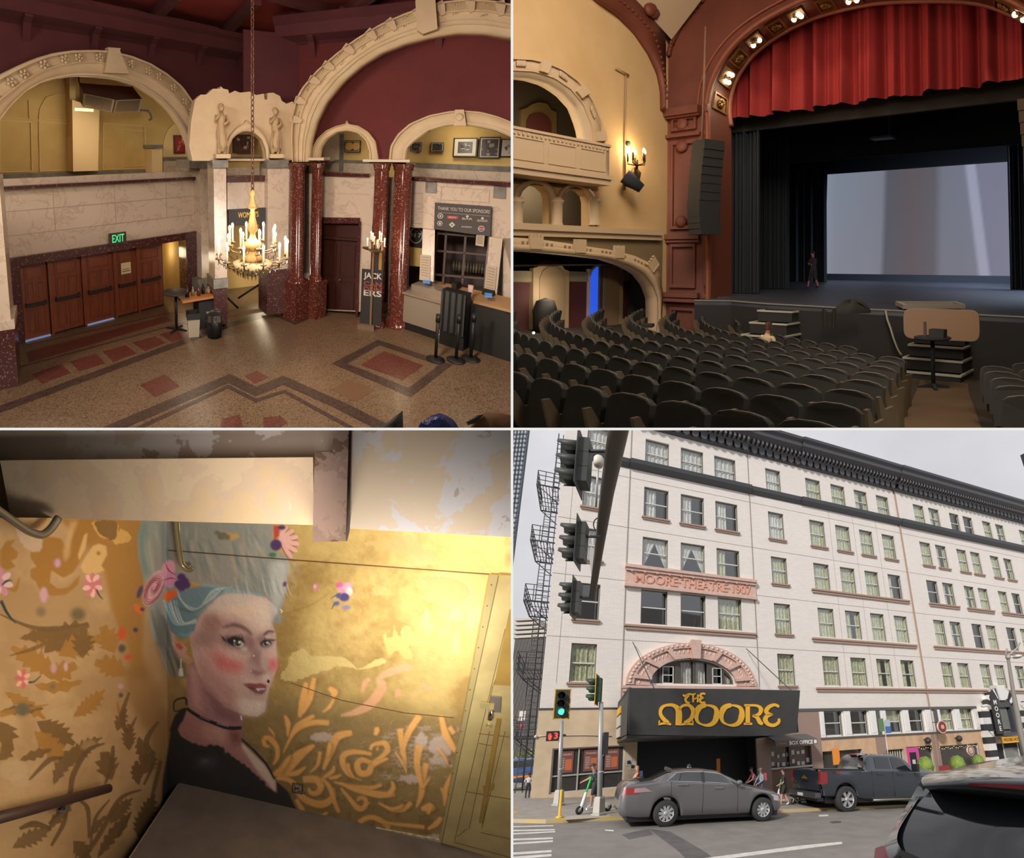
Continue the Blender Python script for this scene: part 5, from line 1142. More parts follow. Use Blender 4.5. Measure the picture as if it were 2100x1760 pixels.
# exit sign
es=thing('exit_sign','dark exit sign with green lit letters above the wooden doors','sign',TL,LW.P(*LW.px(236,497),-.1));p=LW.px(219,478);q=LW.px(254,497)
c=MB();c.box(p[0],-.16,q[1]+.0,q[0],-.1,p[1]+.0);obj('box',c,mat('exit box',(82,52,40),.5),TL,es)
c=MB();c.text('EXIT',(p[0]+q[0])/2,(p[1]+q[1])/2-.0,(p[1]-q[1])*.95,y=-.16,depth=.01,fit=(q[0]-p[0])*.72,bold=.002);obj('letters',c,mat('exit green',(60,226,150),.5,emit=.75),TL,es)
# daylight under the doors
for u_,d_,lb in((178,.75,'thin blue strip of daylight under the third wooden door'),(48,.6,'thin blue strip of daylight under the first wooden door')):x0=LW.px(u_,680)[0];obj('daylight_gap',MB().box(x0,.02,.005,x0+d_,.13,.022),mat('daylight strip',(150,175,225),.5,emit=.3),TL,label=lb,cat='daylight')
# arches of the left wall
Acl=[(-60,205),(-30,172),(0,152),(35,135),(70,120),(110,108),(150,103),(190,102),(228,104),(270,114),(310,130),(345,152),(375,178),(400,215),(418,262),(428,300),(432,330)]
Icl=[(-60,345),(-40,300),(0,247),(20,220),(50,190),(85,170),(120,160),(160,155),(200,157),(240,162),(280,175),(320,200),(350,228),(375,265),(388,300),(393,330)]
def band_on(W,A,B,y0,y1,c,m=0,n=48,off=None):
 off=y0 if off is None else off
 A_=resample(W.poly(A,off),n);B_=resample(W.poly(B,off),n);c.ribbon(A_,B_,y0,y1,m,True);return A_,B_
c=MB(LW.T);A_,B_=band_on(LW,Acl,Icl,-.15,.05,c)
for w0,w1,d in((.03,.10,.06),(.46,.5,.05),(.9,.97,.05)):
 X=[tuple(np.array(a)*(1-w0)+np.array(b)*w0)for a,b in zip(A_,B_)];Y=[tuple(np.array(a)*(1-w1)+np.array(b)*w1)for a,b in zip(A_,B_)];c.ribbon(X,Y,-.15-d,-.14)
o=obj('plaster_arch',c,cream,TL,label='large cream plaster arch over the wooden doors',cat='arch')
for k in range(17):
 i=int((k+.8)*47/18);a=np.array(A_[i]);b=np.array(B_[i]);m_=a*.72+b*.28;c=MB(LW.T)
 for j in range(5):t=j*1.2566;c.ball((m_[0]+.07*math.cos(t),-.2,m_[1]+.07*math.sin(t)),(.045,.03,.045),6)
 c.ball((m_[0],-.22,m_[1]),.035,6);obj('rosette',c,cream,TL,o)
c=MB(LW.T);p=LW.poly([(212,150),(262,152),(243,104),(245,100),(218,98),(220,103)],-.2);c.prism(p,-.28,-.1);obj('keystone',c,cream,TL,o)
# maroon frieze above left arch
top=7.75
mb=MB(LW.T);arch_in=resample(LW.poly(Icl,0),40);aC=LW.px(560,200)[0]
mb.holes([(a0-1,3.9),(arch_in[0][0],3.9)]+arch_in+[(arch_in[-1][0],3.9),(aC+.4,3.9),(aC+.4,top),(a0-1,top)],[],0,.2)
struct('wall_left_frieze',mb,maroon,TL,base=(0,0,0))
# crown with brackets
mb=MB(LW.T);aX=LW.px(585,108,-.3)[0];mb.prism([(-.62,top),(-.62,top-.12),(-.5,top-.2),(-.4,top-.45),(-.1,top-.55),(0,top-.62),(0,top)],a0-1,aX+.3,axis='x')
for k in range(7):mb.prism([(-.4,top-.3),(-.36,top-.5),(-.2,top-.6),(0,top-.95),(0,top-.3)],a0-.3+k*1.5,a0-.14+k*1.5,axis='x')
struct('trim_crown_left',mb,maroon,TL,base=(0,0,top))
QX=QW.px(590,110,-.3)[0]
mb=MB(QW.T);mb.prism([(-.62,top),(-.62,top-.12),(-.5,top-.2),(-.4,top-.45),(-.1,top-.55),(0,top-.62),(0,top)],QX-.3,9,axis='x')
for k in range(4):mb.prism([(-.4,top-.3),(-.36,top-.5),(-.2,top-.6),(0,top-.95),(0,top-.3)],QX+.5+k*1.5,QX+.66+k*1.5,axis='x')
struct('trim_crown_right',mb,maroon,TL,base=(0,0,top))
# ceiling with beams
mb=MB();mb.box(-4,-15,top+.25,14,5,top+.4,0)
bm_=mat('beam dark red',(84,38,40),.8)
struct('ceiling_lobby',mb,ceilp,TL,base=(3,-3,top))
for k,(a,b)in enumerate((((40,0),(575,112)),((300,60),(360,0)),((455,80),(525,10)),((560,0),(700,40)),((640,90),(760,0)))):
 P=TL.Z(top,*a);Q_=TL.Z(top,*b);d=Q_-P;P=P-d*(.6 if k else .3);Q_=Q_+d*(0 if k<3 else 1.5);n=np.array([-d[1],d[0],0]);n/=np.linalg.norm(n);w=.13
 c=MB();c.prism([tuple((P+n*w)[:2]),tuple((Q_+n*w)[:2]),tuple((Q_-n*w)[:2]),tuple((P-n*w)[:2])],top,top+.3,axis='z');struct('trim_beam_%d'%(k+1),c,bm_,TL)
# balcony room behind the left arch
LB=2.6
mb=MB(LW.T);mb.box(a0-2,LB,3.4,12,LB+.1,8.2);mb.box(a0-2,.3,3.55,9,LB,3.62);struct('wall_balcony_left',mb,yel_w,TL,base=(0,0,0))
mb=MB(LW.T)
def onb(pts,d0,d1,m=0,off=LB):mb.prism(LW.poly(pts,off-d1),off-d1,off-d0,m)
onb([(-30,358),(310,348),(310,358),(-30,368)],0,.06,1);onb([(148,205),(204,222),(201,350),(150,352)],0,.5,2);onb([(142,150),(156,150),(152,352),(145,352)],0,.3,0)
for q in([(0,195),(0,197),(60,244),(62,242)],):pass
def frame(pts,w=.05,m=0,dd=.03):
 P=LW.poly(pts,LB-.05);cx_=sum(p[0]for p in P)/len(P);cz_=sum(p[1]for p in P)/len(P)
 I_=[(cx_+(p[0]-cx_)*(1-w),cz_+(p[1]-cz_)*(1-w))for p in P];mb.holes(P,[I_],LB-dd,LB,m)
for q in([(0,245),(65,249),(67,352),(0,355)],[(80,249),(143,252),(145,350),(82,352)],[(80,244),(82,222),(95,200),(118,192),(142,195),(142,248)],[(5,240),(8,215),(40,195),(60,205),(62,244)],[(212,252),(298,258),(302,346),(210,349)],[(256,265),(300,268),(302,340),(257,343)]):frame(q)
onb([(312,360),(312,305),(333,305),(333,360)],0,.5,2,LB);onb([(310,304),(310,297),(335,297),(335,304)],0,.55,1,LB)
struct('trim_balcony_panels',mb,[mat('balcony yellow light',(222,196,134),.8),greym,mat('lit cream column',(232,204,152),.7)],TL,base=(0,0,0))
def recess_arch(W,A,off,name,m):
 P=resample(W.poly(A,off),24);c=MB(W.T);c.prism(P,off-.02,off);struct(name,c,m,TL,base=(0,0,0))
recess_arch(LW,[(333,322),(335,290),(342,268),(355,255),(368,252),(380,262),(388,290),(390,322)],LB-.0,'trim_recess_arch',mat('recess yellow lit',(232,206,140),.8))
c=MB(LW.T);c.prism(LW.poly([(334,323),(390,323),(390,330),(334,330)],LB),LB-.05,LB,1);c.prism(LW.poly([(334,330),(395,330),(395,362),(334,362)],LB),LB-.04,LB,0);struct('trim_recess_dado',c,[marble,greym],TL,base=(0,0,0))
def picture(W,u0,v0,u1,v1,off,label,cols_,kind='photo',frame_c=(38,34,32),matw=0):
 p=W.px(u0,v0,off);q=W.px(u1,v1,off);x0,x1,z0,z1=p[0],q[0],q[1],p[1];w=x1-x0;h=z1-z0
 t=thing('framed_picture',label,'picture',TL,W.P((x0+x1)/2,z0,off));c=MB(W.T);c.box(x0,off-.06,z0,x1,off-.01,z1);obj('frame',c,mat('frame %d %d %d'%frame_c,frame_c,.5),TL,t)
 c=MB(W.T);e=.03*1.0;c.box(x0+w*.06,off-.066,z0+h*.06,x1-w*.06,off-.06,z1-h*.06,0);r=random.Random(int(u0*3+v0))
 e=.2 if matw else .1
 c.box(x0+w*e,off-.07,z0+h*e,x1-w*e,off-.066,z1-h*e,1)
 for _ in range(14):
  a=x0+w*(e+.02+r.random()*(.9-2*e));b=z0+h*(e+.02+r.random()*(.86-2*e));ww=min(w*(.03+.14*r.random()),x1-w*e-a);hh=min(h*(.03+.16*r.random()),z1-h*e-b);c.box(a,off-.074,b,a+ww,off-.07,b+hh,2 if r.random()<.5 else 3)
 obj('print',c,[mat('pic %d %d %d'%x,x,.4)for x in cols_],TL,t)
 return t
g4=[(206,196,176),(66,62,58),(150,144,134),(30,30,30)]
picture(LW,355,277,378,315,LB,'red framed poster in the left balcony recess',[(120,30,34),(150,40,40),(206,160,130),(196,120,60)],frame_c=(110,30,34))
# ceiling-hung twin speaker cabinet in the left balcony
t=thing('hanging_cabinet','hanging two-faced grille cabinet under the large left arch','cabinet',TL,TL.Y(1.2,228,232));y=1.0
P3=lambda u,v,yy:TL.Y(yy,u,v)
f1=[P3(172,192,1.2),P3(236,205,.7),P3(230,231,.7),P3(170,219,1.2)];f2=[P3(236,205,.7),P3(291,203,1.3),P3(284,229,1.3),P3(230,231,.7)]
back=[P3(162,170,1.9),P3(272,178,2.1)]
c=MB();V=[f1[0],f1[1],f2[1],back[1],back[0]];V2=[f1[3],f1[2],f2[2],back[1]+(0,0,-.55),back[0]+(0,0,-.5)]
c.add([tuple(p)for p in V+V2],[(0,1,2,3,4),(9,8,7,6,5)]+[(i,(i+1)%5,(i+1)%5+5,i+5)for i in range(5)]);obj('body',c,mat('cabinet brown',(136,106,92),.6),TL,t)
for q in(f1,f2):
 q=[np.array(p)for p in q];c=MB();n=np.cross(q[1]-q[0],q[3]-q[0]);n/=np.linalg.norm(n);n=n if n[1]<0 else-n
 cen=sum(q)/4;I_=[cen+(p-cen)*.86+n*.03 for p in q];O_=[p+n*.03 for p in q]
 c.add([tuple(p)for p in O_+I_],[(0,1,5,4),(1,2,6,5),(2,3,7,6),(3,0,4,7)],0);
 for k in range(22):
  f_=k/22;a=I_[0]*(1-f_)+I_[1]*f_;b=I_[3]*(1-f_)+I_[2]*f_;c.tube([a,b],.008,4,1)
 c.add([tuple(p-n*.02)for p in I_],[(0,1,2,3)],2);obj('grille',c,[mat('grille frame cream',(206,186,150),.6),mat('grille slats',(196,176,140),.6),mat('grille dark',(150,134,106),.7)],TL,t)
c=MB()
for q in(back[0],back[1]):c.cyl(q,(q[0],q[1],7.9),.02,n=6)
obj('hanger',c,darkm,TL,t)
c=MB();p=TL.Y(2.4,166,226);c.box(p[0]-.28,2.1,p[2]-.05,p[0]+.25,2.3,p[2]+.03);obj('tube_lamp',c,mat('tube lamp lit',(255,238,200),.5,emit=2.2),TL,label='small lit tube lamp beside the hanging cabinet',cat='lamp')
c=MB();c.tube([TL.Y(2.4,u,v)for u,v in((285,226),(303,227),(309,234),(311,244),(306,246))],.035,6);obj('conduit_pipe',c,greym,TL,label='bent conduit pipe right of the hanging cabinet',cat='pipe')
# centre wall between the arches: spandrel with statues, small arch, opening
oC=-.1
sp=[(395,330),(388,300),(392,250),(400,205),(412,194),(424,194),(432,187),(437,182),(452,182),(453,177),(458,182),(468,184),(470,192),(482,186),(492,190),(512,188),(525,195),(541,192),(543,204),(548,204),(549,191),(560,190),(574,197),(578,207),(588,213),(600,208),(612,225),(650,245),(640,290),(632,330)]
sm_o=[(464,330),(465,300),(472,278),(487,262),(504,252),(507,243),(511,252),(530,262),(545,280),(552,305),(553,330)];sm_i=[(468,326),(470,300),(478,283),(492,272),(508,268),(524,273),(538,285),(546,305),(548,326)]
mb=MB(CW.T);mb.holes(CW.poly(sp,oC),[resample(CW.poly(sm_i,oC),20)],oC,oC+.3);struct('wall_centre_spandrel',mb,cream,TL,base=(2,-2,0))
c=MB(CW.T);band_on(CW,sm_o,[sm_i[0]]*2+sm_i[1:-1]+[sm_i[-1]],oC-.12,oC,c,n=24);obj('plaster_arch',c,cream,TL,label='small cream arch between the two statues',cat='arch')
def statue(u,v0,v1,off,lb,flip=1):
 p=CW.px(u,v1,off);h=CW.px(u,v0,off)[1]-p[1];s=h;x,z=p
 t=thing('relief_statue',lb,'statue',TL,CW.P(x,z,off));c=MB(CW.T@T_(x,off,z)@Sc(s));st=mat('statue plaster',(204,178,140),.6)
 c.tube([(0,0,.06),(.02*flip,-.02,.25),(-.02*flip,-.02,.45),(0,0,.6),(0,0,.74),(0,-.02,.82)],[.10,.105,.095,.075,.10,.035],12);c.ball((0,-.03,.9),(.055,.06,.07),10)
 c.tube([(.09,0,.76),(.14,-.05,.64),(.02,-.12,.58)],[.035,.03,.025],8);c.tube([(-.09,0,.76),(-.13,-.04,.66),(-.05,-.11,.78)],[.035,.03,.022],8)
 c.tube([(.05,-.02,.2),(.06,-.04,.0)],[.06,.04],8);c.tube([(-.05,-.02,.2),(-.06,-.04,.0)],[.06,.04],8)
 for k in range(6):c.tube([(-.08+k*.032,-.09,.5),(-.1+k*.04,-.1,.12)],[.008,.012],5)
 c.ball((0,0,.95),(.07,.06,.05),10);obj('figure',c,st,TL,t)
 c=MB(CW.T@T_(x,off,z));c.box(-.18,-.16,-.1,.18,.1,0);obj('plinth',c,cream,TL,t)
statue(454,212,316,oC-.12,'plaster relief statue left of the small centre arch');statue(563,220,316,oC-.12,'plaster relief statue right of the small centre arch',-1)
# grey capital band and pilasters
def wbx(W,u0,v0,u1,v1,y0,y1,m,name='trim_pilaster',**k):
 p=W.px(u0,v0,y0);q=W.px(u1,v1,y0);c=MB(W.T);c.box(p[0],y0,q[1],q[0],y1,p[1]);return struct(name,c,m,TL,base=tuple(W.P((p[0]+q[0])/2,q[1])),**k)
wbx(LW,388,328,440,344,-.38,.3,greym,'trim_capital_band');wbx(CW,436,328,468,344,-.3,.2,greym,'trim_capital_band');wbx(CW,548,328,592,344,-.3,.2,greym,'trim_capital_band')
wbx(LW,410,344,438,585,-.34,.3,marble);wbx(CW,438,344,466,585,-.26,.3,marble);wbx(LW,409,585,440,672,-.4,.3,granite_d);wbx(CW,438,585,467,664,-.3,.3,granite_d);wbx(LW,406,574,441,590,-.42,.3,greym,'trim_plinth_band');wbx(CW,438,574,468,590,-.34,.3,greym,'trim_plinth_band')
wbx(CW,549,344,592,560,-.26,.3,marble);wbx(CW,548,556,594,640,-.3,.3,granite_d)
wbx(CW,466,362,550,371,-.1,.2,granite_d,'trim_rail');wbx(CW,466,371,550,432,-.05,.2,marble,'wall_centre_panel')
wbx(CW,466,344,550,362,2.2,2.3,marble,'trim_parapet');wbx(CW,440,235,640,420,2.3,2.4,yel_w,'wall_balcony_centre');wbx(CW,500,60,640,230,.22,.3,maroon,'wall_centre_frieze');wbx(CW,440,322,560,330,2.24,2.3,greym,'trim_dado_band')
picture(CW,476,276,516,314,2.2,'framed poster with pale letters seen through the small centre arch',[(84,60,50),(96,70,58),(206,180,150),(60,50,46)],frame_c=(80,50,46))
sg=thing('lobby_sign','dark sign with yellow lettering beneath the marble centre panel','sign',TL,CW.P(*CW.px(505,458,-.12),-.12));p=CW.px(468,430,-.12);q=CW.px(548,459,-.12)
c=MB(CW.T);c.box(p[0],-.14,q[1],q[0],-.06,p[1]);obj('board',c,mat('sign brown',(44,38,34),.5),TL,sg)
c=MB(CW.T);c.text("WOMEN'S",(p[0]+q[0])/2,(p[1]+q[1])/2+.05,.2,y=-.14,depth=.01,fit=(q[0]-p[0])*.52);obj('letters',c,mat('sign letters gold',(236,196,110),.5,emit=.25),TL,sg)
wbx(CW,440,430,640,700,2.6,2.7,mat('stairwell yellow',(222,190,122),.8),'wall_stairwell')
c=MB(CW.T);p=CW.px(468,600,.5);q=CW.px(545,600,.5)
for k in range(7):c.box(p[0]-1,.3+k*.28,-.2*k-.4,q[0]+1,.6+k*.28,-.2*k-.0)
struct('floor_stairs_down',c,mat('stair tread',(150,116,78),.7),TL,base=tuple(CW.P(p[0],0,.5)))
t=thing('stair_handrail','dark handrail in the stair opening under the chandelier','handrail',TL,CW.P(*CW.px(480,640,.3),.3))
for a,b in(((467,611),(488,632)),((488,612),(545,575))):
 c=MB();c.tube([TL.hit(CW.n,CW.n@CW.o+.5,*a),TL.hit(CW.n,CW.n@CW.o+.5,*b)],.03,8);obj('rail',c,darkm,TL,t)
# right wall: big arch, tympanum, two smaller arches
def qpoly(P,off=0.0):return QW.poly(P,off)
s2i=[(652,332),(656,303),(668,285),(690,271),(711,268),(733,273),(750,288),(757,310),(757,332)];s2o=[(637,332),(640,305),(650,285),(668,268),(690,258),(708,254),(711,247),(714,254),(735,258),(755,270),(770,290),(777,332)]
b2i=[(832,332),(835,305),(850,290),(880,268),(915,258),(945,256),(985,260),(1020,268),(1075,292)];b2o=[(797,332),(800,300),(815,275),(840,253),(880,236),(920,228),(945,226),(985,229),(1020,238),(1080,262)]
h1=resample(qpoly(s2i),22);h2=resample(qpoly(b2i),22);xr=h2[-1][0]+1.2;zb=h1[0][1]
mb=MB(QW.T);mb.holes([(-.5,zb-.02),(h1[0][0],zb-.02)]+h1+[(h1[-1][0],zb-.02),(h2[0][0],zb-.02)]+h2+[(xr,h2[-1][1]-.1),(xr,9),(-.5,9)],[],0,.3);struct('wall_right_tympanum',mb,redp,TL,base=(3,-3,4))
Ob=[(600,332),(598,280),(600,235),(606,205),(620,180),(650,145),(690,110),(730,80),(780,50),(830,28),(870,14),(910,4),(960,-2),(1010,2),(1075,14)]
Ib=[(630,332),(634,290),(646,247),(666,207),(700,165),(740,130),(780,105),(830,85),(880,72),(940,62),(1000,63),(1075,76)]
c=MB(QW.T);A_,B_=band_on(QW,Ob,Ib,-.6,.02,c,n=60)
for w0,w1,d in((.02,.08,.08),(.34,.40,.05),(.62,.66,.03),(.78,.82,.05)):
 X=[tuple(np.array(a)*(1-w0)+np.array(b)*w0)for a,b in zip(A_,B_)];Y=[tuple(np.array(a)*(1-w1)+np.array(b)*w1)for a,b in zip(A_,B_)];c.ribbon(X,Y,-.6-d,-.59)
o=obj('plaster_arch',c,cream,TL,label='widest cream plaster arch framing the red wall over the bar',cat='arch')
for k in range(11):
 i=int(9+k*4.6);a=np.array(A_[i]);b=np.array(B_[i]);m_=a*.8+b*.2;r_=(b-a)/np.linalg.norm(b-a);tt=np.array([-r_[1],r_[0]])
 c=MB(QW.T);c.prism([tuple(m_+tt*.08-r_*.14),tuple(m_+tt*.09),tuple(m_+tt*.04+r_*.16),tuple(m_-tt*.04+r_*.16),tuple(m_-tt*.09),tuple(m_-tt*.08-r_*.14)],-.68,-.6)
 for j in(-3,-2,-1,1,2,3):
  if k:q_=m_+tt*(.22+.05*abs(j))*(1 if j>0 else-1)*1.0+r_*.06;c.ball((q_[0],-.62,q_[1]),.022,5)
 obj('bracket_ornament',c,cream,TL,o)
c=MB(QW.T);c.prism(qpoly([(852,6),(860,-20),(890,-22),(893,8),(897,62),(868,72),(855,64)],-.7),-.82,-.5);obj('keystone',c,cream,TL,o)
for nm,oo,ii,lb in(('s',s2o,s2i,'narrow cream arch with pointed tip over the granite columns'),('b',b2o,b2i,'medium cream arch over the bar with a small keystone')):
 c=MB(QW.T);A_,B_=band_on(QW,oo,ii,-.12,.2,c,n=36);
 for w0,w1,d in((.04,.12,.04),(.8,.94,.04)):
  X=[tuple(np.array(a)*(1-w0)+np.array(b)*w0)for a,b in zip(A_,B_)];Y=[tuple(np.array(a)*(1-w1)+np.array(b)*w1)for a,b in zip(A_,B_)];c.ribbon(X,Y,-.12-d,-.11)
 o=obj('plaster_arch',c,cream,TL,label=lb,cat='arch')
c=MB(QW.T);c.prism(qpoly([(933,225),(951,225),(956,258),(930,258)],-.2),-.24,-.1);c.ball((QW.px(942,240,-.24)[0],-.25,QW.px(942,240,-.24)[1]),(.09,.04,.09),10);obj('keystone',c,cream,TL,o)
# back wall of right balcony
QB=2.2
mb=MB(QW.T);mb.box(-1.5,QB,3.2,9.5,QB+.1,7);struct('wall_balcony_right',mb,yel_w,TL,base=(3,-3,3))
def qb(u0,v0,u1,v1,d,m,nm):p=QW.px(u0,v0,QB-d);q=QW.px(u1,v1,QB-d);c=MB(QW.T);c.box(p[0],QB-d,q[1],q[0],QB,p[1]);struct(nm,c,m,TL,base=tuple(QW.P(p[0],q[1],QB)))
c=MB(QW.T);c.prism(qpoly([(820,332),(1100,344),(1100,356),(820,342)],QB-.03),QB-.03,QB,0);c.prism(qpoly([(640,326),(770,330),(770,336),(640,333)],QB-.03),QB-.03,QB,0)
c.prism(qpoly([(820,342),(1100,356),(1100,384),(820,366)],QB-.02),QB-.02,QB,1);c.prism(qpoly([(640,333),(770,336),(770,364),(640,362)],QB-.02),QB-.02,QB,1);c.prism(qpoly([(697,275),(705,275),(704,352),(695,352)],QB-.04),QB-.04,QB,0);c.prism(qpoly([(650,275),(697,275),(695,352),(650,352)],QB-.02),QB-.02,QB,2)
struct('trim_balcony_dado',c,[greym,marble,mat('white panel',(214,200,172),.7)],TL,base=(3,-3,3))
for k,(u0,v0,u1,v1,lb,mw)in enumerate(((708,288,739,312,'dark framed picture with two gold discs in the narrow arch',0),(842,292,864,311,'leftmost small dark photograph over the bar',0),(884,292,909,311,'second small dark photograph over the bar',0),(930,283,977,322,'large photograph with pale mount over the bar',1),(984,281,1023,325,'tall dark photograph without mount over the bar',0),(1028,285,1062,322,'pale photograph of a building cut by the edge over the bar',0))):
 picture(QW,u0,v0,u1,v1,QB-.06,lb,g4 if k!=5 else[(190,180,160),(170,164,150),(120,114,104),(80,76,70)],matw=mw)
p=QW.px(723,300,QB-.15);c=MB(QW.T)
for s_ in(-.1,.1):c.cyl((p[0]+s_,QB-.16,p[1]),(p[0]+s_,QB-.14,p[1]),.12,n=20)
obj('gold_disc',c,mat('disc gold',(190,150,90),.4),TL,label='pair of overlapping gold discs in the narrow arch picture',cat='disc')
t=thing('drinking_fountain','small arched wall niche fountain in the narrow arch','fountain',TL,QW.P(*QW.px(673,348,QB-.2),QB-.2));p=QW.px(673,330,QB-.3)
c=MB(QW.T);c.prism([(p[0]-.14,p[1]),(p[0]+.14,p[1]),(p[0]+.14,p[1]+.3)]+arc(p[0],p[1]+.3,.14,.12,0,180,10)[1:-1]+[(p[0]-.14,p[1]+.3)],QB-.25,QB-.02);obj('niche',c,mat('niche cream',(214,200,172),.5),TL,t)
c=MB(QW.T);c.lathe([(0,-.28),(.05,-.2),(.1,-.08),(.18,0),(.0,0)],(p[0],QB-.3,p[1]),12);obj('bowl',c,mat('bowl dark',(90,70,60),.5),TL,t)
# entablature slabs, rails, lower wall
for u0,u1,v in((567,664,326),(744,840,330)):wbx(QW,u0,v-3,u1,v+3,-.55,.25,mat('slab white',(222,208,184),.6),'trim_entablature')
c=MB(QW.T);c.prism(qpoly([(650,353),(757,357),(757,363),(650,360)],-.1),-.1,.25);c.prism(qpoly([(826,362),(1100,378),(1100,386),(826,368)],-.1),-.1,.25);struct('trim_rail_right',c,granite_d,TL,base=(3,-3,3))
H=[qpoly([(653,458),(736,459),(736,640),(653,636)]),qpoly([(838,466),(868,468),(868,600),(838,596)]),qpoly([(892,470),(1004,484),(1004,640),(892,600)]),qpoly([(1032,488),(1100,494),(1100,690),(1032,640)])]
lo=qpoly([(610,356),(757,361),(826,366),(1110,386)]);mb=MB(QW.T)
mb.holes([(lo[0][0],-.1)]+[(lo[3][0],-.1)]+[(lo[3][0],lo[3][1]),lo[2],lo[1],lo[0]],H,.0,.25);struct('wall_right',mb,marble,TL,base=(3,-3,0))
mb=MB(QW.T);mb.box(H[1][0][0]-.2,.9,-.1,9,1.0,3.2);struct('wall_back_bar',mb,mat('back bar dark',(58,44,40),.6),TL,base=(3,-3,0))
c=MB(QW.T);c.prism(qpoly([(652,446),(738,447),(738,459),(652,458)],-.06),-.06,.0);c.box(H[0][0][0]-.07,-.06,0,H[0][0][0],.0,2.6);c.box(H[0][1][0],-.06,0,H[0][1][0]+.06,0,2.6);struct('trim_door_lintel',c,granite_d,TL,base=(3,-3,0))
x0,x1=H[0][0][0],H[0][1][0];z1=H[0][0][1];c=MB(QW.T);c.box(x0,.1,0,x1,.16,z1);c.box(x0,.02,z1-.42,x1,.1,z1-.36)
for s0,s1,t0,t1 in((.08,.46,.42,.78),(.54,.92,.42,.78),(.08,.46,.06,.36),(.54,.92,.06,.36)):
 X0,X1,Z0,Z1=x0+(x1-x0)*s0,x0+(x1-x0)*s1,z1*t0,z1*t1;c.holes([(X0,Z0),(X1,Z0),(X1,Z1),(X0,Z1)],[[(X0+.03,Z0+.03),(X1-.03,Z0+.03),(X1-.03,Z1-.03),(X0+.03,Z1-.03)]],.08,.1)
o=struct('door_6',c,mat('dark door wood',(70,36,28),.35,kind='wood',rgb2=(54,28,22),scale=2,ex=(10,10,1)),TL,base=tuple(QW.P(x0,0)));c=MB(QW.T);c.ball(((x0+x1)/2+.06,.07,.95),.035,8);obj('door_knob',c,mat('brass',(170,130,70),.3,metal=.8),TL,o)
for q in([(873,371),(896,373),(895,397),(872,395)],[(1013,380),(1038,382),(1037,408),(1011,406)]):c=MB(QW.T);c.prism(qpoly(q,-.02),-.02,0);struct('trim_grey_block',c,greym,TL,base=(3,-3,2))
c=MB(QW.T)
for q in([(905,382),(1005,390),(1003,416),(903,410)],[(652,395),(755,398),(755,399.5),(652,397)],[(840,395),(866,396),(866,460),(840,458)]):
 P=qpoly(q);cx_=sum(p[0]for p in P)/4;cz_=sum(p[1]for p in P)/4;c.holes(P,[[(cx_+(p[0]-cx_)*.97,cz_+(p[1]-cz_)*.94)for p in P]],-.008,0)
struct('trim_marble_panel_lines',c,mat('marble joint',(182,160,140),.6),TL,base=(3,-3,2))
for q in([(867,470),(892,472),(889,578),(864,574)],[(1004,486),(1031,490),(1018,612),(994,606)]):c=MB(QW.T);c.prism(qpoly(q,-.15),-.15,.2);struct('trim_white_pier',c,marble,TL,base=(3,-3,1))
# granite columns
def column(u,vb,r,name_lb,ped=None,top_=(4.12)):
 p=fz(u,vb);t=thing('granite_column',name_lb,'column',TL,p);z0=1.05 if ped else .25
 c=MB();c.lathe([(r,z0),(r*1.01,2.3),(r*.93,top_-.16)],tuple(p),28);obj('shaft',c,granite,TL,t)
 c=MB();c.lathe([(r*.93,top_-.18),(r*1.05,top_-.14),(r*1.05,top_-.1),(r*1.2,top_-.02),(r*1.2,top_),(0,top_)],tuple(p),28);obj('capital',c,granite,TL,t)
 c=MB()
 if ped:c.box(p[0]-ped,p[1]-ped,0,p[0]+ped,p[1]+ped,z0-.12);c.box(p[0]-ped*1.06,p[1]-ped*1.06,z0-.12,p[0]+ped*1.06,p[1]+ped*1.06,z0-.04)
 c.lathe([(r*1.25,z0-.04),(r*1.25,z0+.02),(r*1.08,z0+.06),(r,z0+.12)]if ped else[(r*1.3,0),(r*1.3,.1),(r*1.1,.18),(r,.26)],tuple(p),24);obj('base',c,granite,TL,t)
column(605,650,.215,'thick red granite column nearest the small centre arch',.27);column(645,648,.15,'slimmer red granite column left of the dark wooden door',.22)
column(770,668,.18,'red granite column right of the dark wooden door',None);column(812,668,.225,'thick red granite column at the end of the bar',None)
c=MB(QW.T);c.prism(qpoly([(618,340),(634,340),(634,560),(618,560)],-.0),-.0,.2);c.prism(qpoly([(782,340),(796,340),(796,620),(782,620)],-.05),-.05,.0);struct('wall_dark_gaps',c,mat('gap dark',(50,36,34),.7),TL,base=(3,-3,1))
t=thing('wall_sconce','lit candle sconce on the granite columns by the bar','sconce',TL,fz(770,690));sc=fz(771,682);sc[2]=0
zc=lambda v:TL.hit((0,1,0),sc[1],771,v)[2]
brass=mat('chandelier bronze',(122,98,66),.4,metal=.6);cand=mat('candle ivory',(236,216,176),.5,emit=.35);flame=mat('candle flame',(255,226,168),.5,emit=14)
ctr=TL.Y(sc[1],771,500);c=MB();c.tube([ctr+(0,.35,-.15),ctr+(0,0,-.2),ctr+(0,0,.1)],.03,8);obj('bracket',c,brass,TL,t)
for k in range(8):
 a=k*.785;rr=.2 if k%2 else .14;zz=.0 if k%2 else .14;q=ctr+(rr*math.cos(a),rr*math.sin(a),zz-.08)
 c=MB();c.tube([ctr+(0,0,-.15),ctr+(rr*.6*math.cos(a),rr*.6*math.sin(a),-.2),q],.012,6);c.cyl(q,q+(0,0,.015),.04,n=10);o=obj('arm',c,brass,TL,t)
 c=MB();c.cyl(q,q+(0,0,.16),.016,n=8);obj('candle',c,cand,TL,o);c=MB();c.ball(q+(0,0,.19),(.016,.016,.035),8);obj('flame',c,flame,TL,o)
lamp('sconce_light','POINT',TL,ctr+(0,-.15,.12),1.2,(1,.76,.5),.04)
